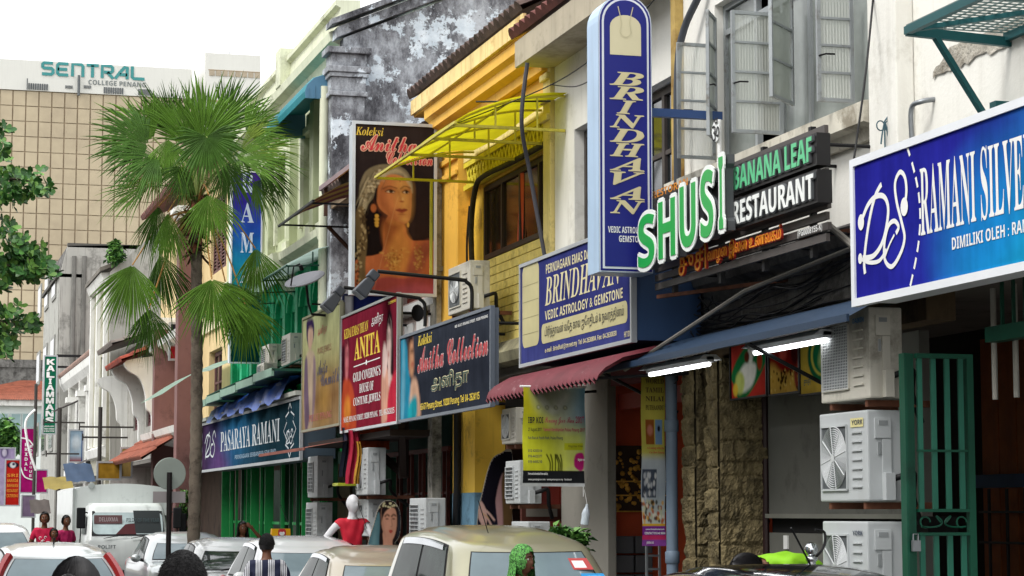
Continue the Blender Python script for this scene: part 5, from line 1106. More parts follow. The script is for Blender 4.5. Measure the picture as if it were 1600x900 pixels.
def d2(k):
    k.grad([(0,'#b23a2c'),(.5,'#8d2a20'),(1,'#7a2a1c')], 'y'); k.poly([(0,.55),(.5,.68),(1,.8),(1,1),(0,1)], '#c9a04a', soft=.1); k.ell(.5,.45,.28,.2,'#8f1f1a',soft=.4); k.ell(.45,.42,.12,.08,'#d2554a',soft=.8); k.ell(.85,.42,.14,.16,'#4d1a1a',soft=.5); k.ell(.9,.8,.08,.14,'#8d3f30',soft=.5)
    for _ in range(50): k.ell(rg.random(), .65+.35*rg.random(), .02, .02, rg.choice(['#e3c46a','#a9802c','#2f2410','#d9b050']), soft=.6)
    for _ in range(14): k.ell(.45+.1*rg.gauss(0,1), .8+.05*rg.gauss(0,1), .025, .03, '#33200e', soft=.5)
def d3(k):
    k.grad([(0,'#b0a03c'),(1,'#c4a444')], 'y'); k.ell(.75,.5,.5,.36,'#1f5c3c'); k.ell(.78,.5,.42,.29,'#b9b34a'); k.ell(.8,.5,.38,.26,'#1d6a42'); k.poly([(.6,.6),(.8,.3),(1,.4),(.9,.7)], '#9bb06a', soft=.1)
food('green banana leaf meal picture on red, first under the blue awning', 1143, 1199, 530, 630, 516, 612, d1)
food('biryani and red curry picture, middle one under the blue awning', 1203, 1250, 514, 626, 503, 604, d2)
S, r = food('yellow picture with a green round restaurant emblem beside the grey air conditioner', 1251, 1298, 503, 624, 490, 606, d3)
lt = MB(); text(lt, S, 'SHUSI', 'sansb', .1, .72, .45, .86, M('dark_green_lettering', '#2c4a3c')); text(lt, S, 'சுசி', 'x', .12, .12, .35, .24, M('dark_green_lettering', '#2c4a3c')); lt.build('lettering', r)
# ---- far signs
def far_sign(label, y, pxL, pxR, pyT, pyB, paint, name='hanging_sign', nx=20, ny=60, dp=.2, pole=None):
    S, r = cboard(label, y, pxL, pxR, pyT, pyB, name=name, dp=dp, wd=.05); k = Ink(nx, ny, S.w, S.h, '#888888'); paint(k); k.mesh(S, r); return S, r
S, r = far_sign('green vertical sign with white capitals on the tall grey building', 86.5, 68, 88, 556, 678, lambda k: k.grad([(0,'#1c6b50'),(1,'#1f7556')], 'y'))
lt = MB()
for i, ch_ in enumerate('KALIAMMANS'): v1 = .955-i*.083; text(lt, S, ch_, 'sansb', .22 if ch_ != 'I' else .4, v1-.066, .8 if ch_ != 'I' else .6, v1, white_ink, .02, out=.012, omat=white_ink)
for i in range(3): text(lt, S, ('JEWELLERY', 'AND SAREES', 'CENTRE')[i], 'sansb', .1, .085-i*.03, .9, .105-i*.03, white_ink, .02)
lt.build('lettering', r); mb = MB(); mb.box((S.p(1,0).x,86.6,S.p(0,.99).z),(7,86.7,S.p(0,.99).z+.1), black_iron); mb.box((S.p(1,0).x,86.6,S.p(0,.85).z),(7,86.7,S.p(0,.85).z+.08), black_iron); mb.build('bracket', r)
def magenta(k): k.grad([(0,'#a8186c'),(1,'#b01c72')], 'y')
S, r = far_sign('tall magenta banner with white writing hung on a lamp bracket', 84, 32, 55, 669, 770, magenta, dp=.04)
lt = MB()
for i, t_ in enumerate('BRIDAL'): text(lt, S, t_, 'sansb', .28, .72-i*.075, .48, .77-i*.075, white_ink, .02)
for i, t_ in enumerate('BOUTIQUE'): text(lt, S, t_, 'sansb', .62, .70-i*.065, .78, .74-i*.065, white_ink, .02)
strip(lt, S, spline([(0,.85),(.5,.82),(.9,.72)], 5), .05, white_ink, .02); strip(lt, S, spline([(.0,.4),(.3,.25),(.9,.2)], 5), .05, white_ink, .02); lt.build('lettering', r)
S, r = far_sign('red restaurant banner with a black and white emblem', 82, 8, 31, 718, 790, lambda k: (k.grad([(0,'#c22a24'),(1,'#b8261f')], 'y'), k.ell(.5,.12,.42,.22,'#1f2333'), k.ell(.5,.12,.2,.2,'#dfe2e3'), k.ell(.55,.1,.1,.1,'#2a3148')), dp=.04)
lt = MB()
for i, t_ in enumerate(('SRI', 'ANANDA', 'BAHWAN', 'RESTAURANT', 'CATERING')): text(lt, S, t_, 'sansb', .12, .62-i*.11, .88, .69-i*.11, M('amber_lettering', '#d98a2a'), .02)
lt.build('lettering', r)
far_sign('small plain magenta board beside the tall magenta banner', 86, 56, 74, 734, 770, magenta, dp=.1, ny=16)
far_sign('pale lilac board with a round logo beside the red banner', 90, -8, 23, 700, 790, lambda k: (k.grad([(0,'#a796bc'),(1,'#b5a8c4')], 'y'), k.ell(.45,.08,.2,.3,'#5d4f78',soft=.4), k.ell(.45,.08,.12,.2,'#c9c0d4',soft=.4)), dp=.1)
far_sign('dull violet notice board below the magenta banner', 83, 34, 55, 774, 808, lambda k: k.grad([(0,'#8c7890'),(1,'#7d6a86')], 'y'), dp=.1, ny=16)
far_sign('ochre yellow board above the white truck', 58, 152, 188, 722, 749, lambda k: (k.grad([(0,'#a87f2e'),(1,'#b48a34')], 'y'), k.grain(.4, 8)), name='signboard', ny=16, dp=.1)
far_sign('cream upright board beside the ochre one', 60, 189, 206, 700, 746, lambda k: (k.grad([(0,'#c9ab6c'),(1,'#b89a5c')], 'y'), k.grain(.3, 8)), name='signboard', ny=16, dp=.1)
far_sign('blue and white poster board on a grey shop front', 76, 108, 130, 672, 722, lambda k: (k.grad([(0,'#8fa6b8'),(.8,'#9fb3c3'),(1,'#9a3b38')], 'y'), k.ell(.5,.4,.3,.5,'#c9d3da',soft=.8), k.rect(.88,0,1,1,'#2f4f86')), name='signboard', ny=20)
S, r = far_sign('small black white and red stacked sign on the brown shop front', 52.5, 265, 279, 505, 562, lambda k: (k.rect(0,0,1,1,'#c9c9c6'), k.rect(0,0,1,.2,'#2a2a30'), k.rect(0,.62,1,1,'#9c1f2a')), name='hanging_sign', ny=20)
S, r = far_sign('grey control panel box on the brown pier', 50.6, 277, 302, 700, 742, lambda k: k.grad([(0,'#66686c'),(1,'#5c5e63')], 'y'), name='signboard', ny=6)
# ================================================================ AWNINGS
def translucent(name, col):
    if name in MATS: return MATS[name]
    m = bpy.data.materials.new(name); m.use_nodes = True; MATS[name] = m; n = m.node_tree.nodes; L = m.node_tree.links
    n.remove(n['Principled BSDF']); d = n.new('ShaderNodeBsdfDiffuse'); t = n.new('ShaderNodeBsdfTranslucent'); x = n.new('ShaderNodeMixShader'); x.inputs[0].default_value = .55
    q = n.new('ShaderNodeTexNoise'); q.inputs['Scale'].default_value = 2.5; q.inputs['Detail'].default_value = 6; tc = n.new('ShaderNodeTexCoord'); L.new(tc.outputs['Object'], q.inputs['Vector'])
    r = n.new('ShaderNodeValToRGB'); r.color_ramp.elements[0].position = .3; r.color_ramp.elements[0].color = lin(col, .75); r.color_ramp.elements[1].position = .65; r.color_ramp.elements[1].color = lin(col)
    L.new(q.outputs['Fac'], r.inputs[0]); L.new(r.outputs[0], d.inputs[0]); L.new(r.outputs[0], t.inputs[0]); L.new(d.outputs[0], x.inputs[1]); L.new(t.outputs[0], x.inputs[2]); L.new(x.outputs[0], n['Material Output'].inputs[0]); return m
# yellow canopy
r = thing('canopy', 'translucent yellow canopy on a thin steel frame over the yellow house window', 'awning', (6.1, 23.5, 5.7))
ysheet = translucent('yellow_sheet', '#cfc922'); yst = M('yellow_painted_steel', '#c9bd4a', .5, .2, var=.15, stain='#5e5a2c', samt=.25)
arc = [(5.52+1.22*t, 5.79+.36*math.sin(t*math.pi/2)**.8) for t in np.linspace(0, 1, 9)]
mb = MB(); mb.loft([[(x, y, z+.02*math.sin((y-21.6)*1.7)) for x, z in arc] for y in np.linspace(25.5, 21.6, 12)], ysheet, close=False); mb.build('sheet', r, smooth=40)
mb = MB()
for y in (25.45, 23.65, 22.55, 21.7):
    mb.bar((5.52,y,5.76),(6.74,y,5.76), .03, .03, yst); mb.tube([(x, y, z-.02) for x, z in arc], .014, yst, 6)
    for t in (3, 6): mb.bar((arc[t][0],y,5.775),(arc[t][0],y,arc[t][1]-.03), .018, .018, yst)
mb.bar((5.52,25.5,5.775),(5.52,21.6,5.775), .028, .028, yst); mb.bar((6.13,25.5,6.04),(6.13,21.6,6.04), .02, .02, yst); mb.bar((6.2,25.44,5.76),(6.2,25.44,4.6), .03, .03, yst)
mb.build('frame', r)
# blue sheet awning with tubes
r = thing('awning', 'long blue metal sheet awning below the restaurant sign', 'awning', (6.35, 15.8, 3.0))
blue_sh = M('blue_painted_sheet', '#27394f', .5, .1, var=.15, scale=1.5, stain='#2c3c50', samt=.25, streak=.3)
mb = MB(); lo = []; n = 46
for k in range(n*2+1): y = 18.75-5.72*k/(2*n); lo.append((y, .012*(k % 2)))
mb.loft([[(5.98+.72*t, y, 2.99+.24*t+h+.03*(18.75-y)/5.7+.05*math.sin(t*3.1)) for y, h in lo] for t in np.linspace(0, 1, 6)], blue_sh, close=False)
mb.bar((5.98,18.75,2.985),(5.98,13.03,3.015), .02, .05, blue_sh); mb.build('sheet', r)
mb = MB()
for y in (18.35, 14.9): mb.tube([(6.02,y,2.99),(XW,y,2.64)], .016, black_iron, 6); mb.tube([(6.02,y,3.0),(6.68,y,3.17)], .016, black_iron, 6)
mb.tube([(6.0,18.7,2.97),(6.0,13.1,3.0)], .014, black_iron, 6); mb.build('support', r)
for yA, yB, z, lab in ((17.55,16.1,2.90,'lit fluorescent tube under the far end of the blue awning'),(15.2,13.85,2.92,'lit fluorescent tube under the middle of the blue awning, beside the food pictures')):
    t = thing('tube_light', lab, 'lamp', (6.2, (yA+yB)/2, z), group='fluorescent tubes under the blue awning')
    mb = MB(); mb.box((6.17,yB,z+.03),(6.23,yA,z+.075), M('tube_fitting_white', '#c9ccd0', .5)); mb.add([(6.10,yB,z+.05),(6.30,yB,z+.05),(6.30,yA,z+.05),(6.10,yA,z+.05),(6.15,yB,z+.09),(6.25,yB,z+.09),(6.25,yA,z+.09),(6.15,yA,z+.09)], [(4,5,6,7),(0,1,5,4),(2,3,7,6),(0,4,7,3),(1,2,6,5)], MATS['tube_fitting_white']); mb.build('fitting', t)
    mb = MB(); mb.tube([(6.2,yB+.03,z+.015),(6.2,yA-.03,z+.015)], .017, M('lit_tube', (1,1,1,1), .4, var=0, emit=5), 10); mb.build('tube', t, smooth=60)
# red corrugated awning
r = thing('awning', 'curved red corrugated awning above the hanging event banner', 'awning', (6.2, 19, 2.9))
redc = M('faded_red_corrugated', '#6d2c35', .6, var=.25, scale=3, stain='#8f6468', samt=.14, sscale=5)
mb = MB(); rows = []; n = 28
for k in range(n*4+1): y = 17.35+3.55*k/(4*n); rows.append((y, .03*math.sin(k*math.pi/2)))
pf = [(5.66,2.85),(5.68,2.9),(5.74,2.96),(5.9,3.05),(6.2,3.12),(6.74,3.2)]
mb.loft([[(x-h*.6, y, z+h) for y, h in rows] for x, z in pf], redc, close=False); mb.build('sheet', r, smooth=50)
mb = MB(); mb.tube([(5.68,17.4,2.86),(5.68,20.88,2.86)], .015, black_iron, 6)
for y in (17.6, 20.7): mb.tube([(5.7,y,2.88),(XW,y,2.95)], .015, black_iron, 6)
mb.build('support', r)
# canopies left of the poster sign
r = thing('canopy', 'sagging red and yellow striped canopy beside the tall portrait sign', 'awning', (5.9, 30.5, 5))
mar2 = M('dull_maroon_canvas', '#7b2f33', .8, var=.25); ylw2 = M('mustard_canvas', '#b3973e', .8, var=.25)
mb = MB()
for i in range(6):
    y0 = 30.8-i*.45; mb.loft([[(5.25, y, 5.85), (5.6, y, 6.06), (6.1, y, 6.26), (6.74, y, 6.42)] for y in (y0, y0-.45)], mar2 if i % 2 == 0 else ylw2, close=False)
mb.build('canvas', r)
mb = MB(); mb.bar((5.25,30.8,5.84),(5.25,28.1,5.84), .03, .03, black_iron)
for y in (30.7, 28.4): mb.bar((5.28,y,5.85),(6.74,y,5.85), .025, .025, black_iron); mb.tube([(5.95,y,5.85),(6.5,y,5.3),(6.62,y,4.6)], .03, M('brown_timber', '#5a4034', .8, var=.3), 6)
mb.build('support', r)
r = thing('canopy', 'small plum coloured sheet canopy above the striped one beside the tall portrait sign', 'awning', (6.2, 30.3, 5.6))
mb = MB(); mb.loft([[(6.0, y, 6.55), (6.74, y, 6.95)] for y in (31.6, 29)], M('plum_sheet', '#6d343c', .6, var=.2), close=False); mb.bar((6.0,31.6,6.53),(6.0,29,6.53), .03, .07, M('grey_purple_edge', '#8d7c80', .6)); mb.bar((6.05,31.4,6.53),(6.05,31.4,6.1), .05, .05, MATS['brown_timber']); mb.build('sheet', r)
# teal hood on the green house
r = thing('canopy', 'teal ribbed barrel hood high on the pale green house', 'awning', (6.3, 35, 8.2))
teal_h = M('teal_ribbed_sheet', '#2f7f8a', .5, .1, var=.15, streak=.2)
hood = [(6.06,8.2),(6.05,8.3),(6.09,8.42),(6.2,8.53),(6.4,8.6),(6.74,8.62)]
mb = MB(); yy = []; n = 40
for k in range(n*2+1): yy.append((36.9-3.7*k/(2*n), .015*(k % 2)))
mb.loft([[(x-h, y, z+h*.5) for y, h in yy] for x, z in hood], teal_h, close=False)
mb.add([(x, 33.2, z) for x, z in hood]+[(6.74,33.2,8.2)], [tuple(range(7))], M('blue_hood_end', '#54809c', .5, var=.12)); mb.add([(x, 36.9, z) for x, z in hood]+[(6.74,36.9,8.2)], [tuple(range(7))[::-1]], MATS['blue_hood_end']); mb.build('sheet', r)
mb = MB()
for k in range(7): mb.bar((6.1+.1*k,33.19,8.21),(6.1+.1*k,33.19,8.38+.03*min(k,5)), .012, .012, MATS['blue_hood_end'])
mb.build('rib', r)
# clear sheet under the string course, green tray canopies and blue tarpaulin over the market board
r = thing('canopy', 'pale clear plastic sheet canopy sloping above the emerald gallery', 'awning', (6.3, 37, 5.9))
clr = translucent('clear_plastic_sheet', '#a9bdb6'); mb = MB(); mb.loft([[(5.75, y, 5.55), (6.2, y, 5.8), (6.74, y, 5.94)] for y in np.linspace(33.0, 43.0, 6)], clr, close=False); mb.build('sheet', r)
mb = MB()
for y in (33.2,35.4,37.6,39.8): mb.bar((5.78,y,5.54),(6.74,y,5.6), .025, .025, M('dark_green_steel', '#1d4a3c', .5)); mb.bar((6.2,y,5.56),(6.2,y,5.78), .02, .02, MATS['dark_green_steel'])
mb.bar((5.76,33,5.53),(5.76,43,5.53), .025, .025, MATS['dark_green_steel']); mb.build('frame', r)
r = thing('canopy', 'pale mint plastic hood above the far end of the market board', 'awning', (5.8, 45, 4.5))
mb = MB(); mb.loft([[(5.2+1.5*t, y, 4.12+.75*math.sin(t*1.45)) for t in np.linspace(0,1,7)] for y in (48.2, 46.5, 44.2)], translucent('mint_plastic', '#b5cdbf'), close=False); mb.build('sheet', r, smooth=50)
r = thing('canopy', 'dark green slatted tray canopy below the air conditioners of the emerald gallery', 'awning', (6.2, 38, 3.8))
mb = MB(); dgs = MATS['dark_green_steel']
for i in range(5):
    mb.box((5.75,34.2+i*1.9,3.98-.03*i),(6.74,36.05+i*1.9,4.02-.03*i), dgs); mb.box((5.74,34.2+i*1.9,3.9-.03*i),(5.78,36.05+i*1.9,4.03-.03*i), M('pale_green_edge', '#7fa08d', .6))
for y in (34.6, 38, 42): mb.tube([(5.8,y,3.97),(6.7,y,4.4)], .02, dgs, 6)
mb.build('tray', r)
r = thing('tarpaulin', 'crumpled bright blue tarpaulin draped over the top of the market board', 'tarpaulin', (6.2, 40, 3.65))
rg = random.Random(21); lo = []
for i in range(30):
    y = 34.6+i*.3; row = []
    for j in range(8):
        t = j/7; row.append((5.96+.6*t+rg.uniform(-.03,.03), y, 3.66+.34*math.sin(t*2.2)*(1-.5*i/30)+.05*math.sin(i*1.3+j)+rg.uniform(-.035,.035)-(.12 if j == 0 else 0)))
    lo.append(row)
mb = MB(); mb.loft(lo, M('blue_tarpaulin', '#1f56b8', .45, var=.25, scale=3), close=False); mb.build('cloth', r, smooth=40)
r = thing('canopy', 'thin rusty red tin canopy under the olive board', 'awning', (5.8, 31, 2.9))
mb = MB(); mb.loft([[(5.4, y, 2.62), (6.74, y, 2.86)] for y in (33.2, 29.4)], M('rusty_red_tin', '#96594c', .7, .1, var=.3, stain='#5a3a30', samt=.3), close=False); mb.bar((5.4,33.2,2.61),(5.4,29.4,2.61), .02, .04, MATS['rusty_red_tin']); mb.build('sheet', r)
# green mesh bracket canopy top right
r = thing('canopy', 'dark teal steel bracket canopy with wire mesh above the large blue board', 'awning', (6.3, 12, 5))
tst = M('dark_teal_steel', '#1f5558', .5, .3, var=.2); 
y0 = 12.2; zc = at_y(1440, 50, y0).z
mb = MB(); ox = 6.03
mb.bar((ox,y0,zc),(XW,y0,zc-.03), .04, .06, tst); mb.bar((ox,y0,zc),(ox,y0-3,zc), .04, .05, tst); mb.bar((XW-.03,y0,zc),(XW-.03,y0-3,zc), .04, .05, tst)
mb.bar((ox+.2,y0,zc-.03),(XW-.12,y0,zc-.62), .05, .03, tst); mb.box((XW-.14,y0-.05,zc-.72),(XW-.002,y0+.03,zc-.42), tst)
for k in (1,2,3): mb.bar((ox,y0-k,zc),(XW,y0-k,zc), .04, .04, tst)
mb.bar((ox,y0-.02,zc+.001),(XW,y0-1,zc+.001), .03, .03, tst)
mb.build('frame', r)
mb = MB(); wm = M('mesh_wire', '#6d7f7c', .5, .4)
for k in range(46): mb.bar((ox,y0-.065*k,zc+.03),(XW,y0-.065*k,zc+.03), .008, .008, wm)
for k in range(16): mb.bar((ox+.065*k,y0,zc+.036),(ox+.065*k,y0-3,zc+.036), .008, .008, wm)
mb.build('wire_mesh', r)

# ================================================================ AIR CONDITIONERS
ac_w = M('ac_casing_white', '#b5b9ba', .45, var=.07, stain='#8d8f8c', samt=.18, streak=.2); ac_g = M('ac_casing_beige', '#c3bfb3', .5, var=.08, stain='#7d786c', samt=.2, streak=.25)
ac_dark = M('ac_inside_dark', '#54585a', .6, var=.2); ac_grill = M('ac_grille_wire', '#c3c6c7', .4)
AG = 'outdoor air conditioner units'
def ac(label, x, y, z, W, D, H, kind='ring', cm=None, brand=None, bcol=None, side=True, wall=XW):
    """outdoor unit: fan face towards the street (-x), service panel on its near end (-y); x,y,z = near bottom front corner"""
    cm = cm or ac_w; r = thing('air_conditioner', label, 'air conditioner', (x+D/2, y+W/2, z), group=AG)
    mb = MB(); mb.box((x,y,z),(x+D,y+W,z+H), cm); mb.build('casing', r, bevel=.012)
    S = facade_surf(x-.001, y+W, y, z, z+H); E = cross_surf(y-.001, x, x+D, z, z+H)
    mb = MB(); u0, u1, v0, v1 = .06, .60, .13, .85
    rect(mb, S, u0, v0, u1, v1, ac_dark, .002); w_ = (u1-u0)*W; h_ = (v1-v0)*H; cu, cv = (u0+u1)/2, (v0+v1)/2; rad = min(w_, h_)/2
    fan = MB()
    for k in range(3):
        a = k*2.09; pts = [(0,0),(.3*math.cos(a),.3*math.sin(a)),(.9*math.cos(a+.2),.9*math.sin(a+.2)),(.95*math.cos(a+.9),.95*math.sin(a+.9)),(.3*math.cos(a+1.2),.3*math.sin(a+1.2))]
        fan.add([S.p(cu,cv,.004)+S.U*(p[0]*rad)+S.V*(p[1]*rad) for p in pts], [tuple(range(5))], M('fan_blade_grey', '#6f7477', .5))
    fan.build('fan', r)
    if kind == 'ring':
        for i in range(13):
            rr = rad*(.14+.86*i/12); pts = [S.p(cu,cv,.012)+S.U*(rr*math.cos(2*math.pi*k/28))+S.V*(rr*math.sin(2*math.pi*k/28)*h_/w_*.98) for k in range(29)]; mb.tube(pts, .0036, ac_grill, 4, cap=False)
        for i in range(8): a = i*math.pi/4+.2; mb.tube([S.p(cu,cv,.014), S.p(cu,cv,.014)+S.U*(rad*math.cos(a))+S.V*(rad*math.sin(a)*h_/w_)], .004, ac_grill, 4)
        disc(mb, S, cu, cv, rad*.13, ac_grill, .02, 16)
    elif kind == 'grid':
        for i in range(23): v = v0+(v1-v0)*i/22; mb.tube([S.p(u0,v,.012), S.p(u1,v,.012)], .0035, ac_grill, 4)
        for i in range(17): u = u0+(u1-u0)*i/16; mb.tube([S.p(u,v0,.014), S.p(u,v1,.014)], .003, ac_grill, 4)
    else:
        for i in range(9): v = v0+(v1-v0)*i/8; mb.tube([S.p(u0,v,.012), S.p(u1,v,.012)], .005, ac_grill, 4)
    for a, b, c, d in ((u0,v0,u1,v0),(u0,v1,u1,v1),(u0,v0,u0,v1),(u1,v0,u1,v1)): mb.bar(S.p(a,b,.006), S.p(c,d,.006), .014, .014, cm)
    for i in range(7): mb.obox(S.p(.79,.16+.1*i,.004), S.U, S.V, S.N, W*.10, .005, .006, cm)
    mb.build('grille', r)
    mb = MB(); shade = M('ac_recess_grey', '#8b8f90', .5)
    mb.obox(E.p(.40,.80,.006), E.U, E.V, E.N, D*.22, H*.11, .006, cm); mb.obox(E.p(.40,.86,.013), E.U, E.V, E.N, D*.13, H*.028, .002, shade)
    mb.obox(E.p(.5,.42,.005), E.U, E.V, E.N, D*.12, H*.26, .005, cm); mb.obox(E.p(.3,.58,.005), E.U, E.V, E.N, D*.05, H*.07, .003, shade)
    mb.obox(E.p(.5,.16,.03), E.U, E.V, E.N, D*.13, H*.15, .03, cm); mb.build('service_cover', r, bevel=.004)
    if side:
        mb = MB(); p = E.p(.66,.25,.03); mb.tube(spline([p, p+Vector((.06,-.03,.02)), p+Vector((.14,-.0,.03)), p+Vector((.18,.1,-.12)), (wall-.05,y+.15,z-.15)], 4), .022, cable_m, 7); mb.build('pipe', r, smooth=60)
    if brand:
        mb = MB()
        if bcol: rect(mb, S, .67, .82, .93, .92, bcol, .004)
        text(mb, S, brand, 'sansb', .70, .845, .92, .90, M('ac_brand_ink', '#26344a', .5) if brand != 'DAIKIN' else M('ac_blue_ink', '#2b78b0', .5), .006); mb.build('badge', r)
    mb = MB()
    for yy in (y+.1, y+W-.12): mb.bar((x+.02,yy,z-.03),(wall+.02,yy,z-.03), .04, .045, rust_m)
    mb.build('bracket', r); return r
def ac_px(label, x, pL, pC, pR, pyT, pyB, **kw):
    yn = Y(pC, x, (pyT+pyB)/2); W = min(1.0, max(.55, Y(pL, x, (pyT+pyB)/2)-yn)); D = min(.42, max(.24, at_y(pR, 600, yn).x-x)); z1 = Z(pC, pyT, x); z0 = Z(pC, pyB, x)
    return ac(label, x, yn, z0, W, D, z1-z0, **kw)
yb_ = M('yellow_brand_sticker', '#d9cf94', .5)
ac_px('beige air conditioner with square wire grille, top of the stack at the green gate', 6.25, 1282, 1358, 1411, 479, 622, kind='grid', cm=ac_g, brand='DAIKIN')
ac_px('air conditioner with ring grille and yellow badge, middle of the stack at the green gate', 6.25, 1281, 1356, 1412, 640, 783, brand='YORK', bcol=yb_)
ac_px('white air conditioner with ring grille, bottom of the stack at the green gate', 6.25, 1286, 1356, 1410, 815, 958, brand='YORK')
ac_px('upper white air conditioner of the pair beside the green bars', 6.2, 481, 496, 522, 712, 777, kind='slot')
ac_px('lower white air conditioner of the pair beside the green bars', 6.2, 478, 495, 520, 785, 852, kind='slot')
ac_px('upper white air conditioner above the red dressed mannequin', 6.1, 556, 574, 604, 699, 773, kind='ring')
ac_px('lower white air conditioner behind the red dressed mannequin', 6.2, 557, 575, 600, 780, 838, kind='ring')
ac_px('pale grey air conditioner in front of the maroon gate near the yellow pillar', 6.2, 640, 665, 697, 778, 850, kind='slot')
ac_px('white air conditioner half behind the run event banner', 6.3, 796, 812, 846, 719, 787, kind='slot')
ac_px('low air conditioner with a blue sticker just above the champagne car roof', 6.3, 799, 825, 856, 815, 872, kind='grid')
ac_px('dusty air conditioner with a round fan under the red corrugated awning', 6.3, 790, 806, 838, 636, 692, kind='ring', cm=ac_g)
ac_px('cream air conditioner with a round fan mounted on the yellow brick wall', 6.25, 700, 734, 763, 406, 482, kind='ring', cm=ac_g)
ac_px('medium sized air conditioner of the three on the emerald gallery', 6.3, 408, 420, 438, 537, 572, kind='slot', cm=ac_g)
ac_px('tallest air conditioner of the three on the emerald gallery', 6.3, 440, 453, 472, 520, 568, kind='slot', cm=ac_g)
ac_px('low small air conditioner of the three on the emerald gallery', 6.1, 402, 412, 422, 566, 592, kind='slot', cm=ac_g)
# ================================================================ DISH, FLOODLIGHTS, SPEAKERS
r = thing('satellite_dish', 'grey satellite dish mounted beside the emerald gallery above the olive board', 'satellite dish', (6.3, 31, 4.7))
c = at_y(478, 442, 31.0); ax = Vector((-.15,-.62,.95)).normalized(); ax = Vector((-.35,-.3,.88)).normalized()
mb = MB(); mb.lathe([(.005,.0),(.08,.004),(.16,.018),(.24,.042),(.30,.068),(.305,.06),(.24,.03),(.16,.006),(.08,-.008),(.005,-.012)], c, M('dish_grey', '#74757b', .5, var=.1, stain='#5c5c60', samt=.2), 28, axis=ax, cap=False); mb.build('dish', r, smooth=50)
mb = MB(); mb.tube([c+Vector((-.22,0,-.05)), c+Vector((-.2,-.1,.22)), c+ax*.3], .012, black_iron, 6); mb.lathe([(.03,0),(.03,.08)], c+ax*.28, black_iron, 8, axis=-ax); mb.build('feed_arm', r)
mb = MB(); mb.tube([c-ax*.02, c+Vector((.05,.05,-.3)), c+Vector((.1,.05,-.45)), (XW,c.y+.1,c.z-.5)], .02, black_iron, 7); mb.tube([c+Vector((.1,.05,-.3)), (6.3,c.y,c.z-.32), (6.74,c.y,c.z-.3)], .015, black_iron, 6); mb.build('mount', r)
def flood(label, y, pA, pB, px_end):
    a = at_y(*pA, y); b = at_y(*pB, y); e = at_y(*px_end, y)
    r = thing('floodlight', label, 'floodlight', (b.x, y, b.z), group='floodlights over the jewellery boards')
    mb = MB(); mb.tube(spline([a, a+Vector((0,0,.24)), a+Vector((-.06,0,.32)), a+Vector((-.16,0,.345)), b], 5), .022, black_iron, 8); mb.build('arm', r, smooth=60)
    ax = Vector((-.62,.0,-.78)).normalized(); U = Vector((0,1,0)); V = ax.cross(U)
    mb = MB(); mb.obox(b+ax*.05+Vector((-.02,0,-.01)), U, V, ax, .075, .055, .05, M('floodlight_grey', '#44474d', .45, .3, var=.15)); mb.build('ballast_box', r, bevel=.015)
    h = b+ax*.215; mb = MB(); loops = []
    for t, w_, d_ in ((-.11,.05,.035),(-.07,.085,.055),(.10,.115,.075),(.125,.11,.07)): loops.append([h+ax*t+U*(w_*i)+V*(d_*j) for i, j in ((-1,-1),(1,-1),(1,1),(-1,1))])
    mb.loft(loops, MATS['floodlight_grey'], cap0=True, cap1=True); mb.build('lamp_housing', r, bevel=.01)
    mb = MB(); mb.obox(h+ax*.129, U, V, ax, .1, .062, .003, M('floodlight_glass', '#8a8f94', .1)); mb.build('lens', r)
flood('black floodlight on the longer arm, in front of the tall portrait sign', 23.1, (737,486), (590,424), (570,470))
flood('black floodlight on the shorter arm, above the weathered olive board', 25.0, (664,510), (537,449), (515,490))
r = thing('loudspeaker', 'small black horn speaker above the dark slate jewellery board', 'speaker', tuple(at_x(655, 488, 6.4)))
c = at_x(655, 488, 6.4); mb = MB(); mb.lathe([(.03,0),(.035,.06),(.06,.12),(.11,.17)], c+Vector((.1,0,0)), black_iron, 14, axis=(-.8,-.5,-.1)); mb.build('horn', r, smooth=50)
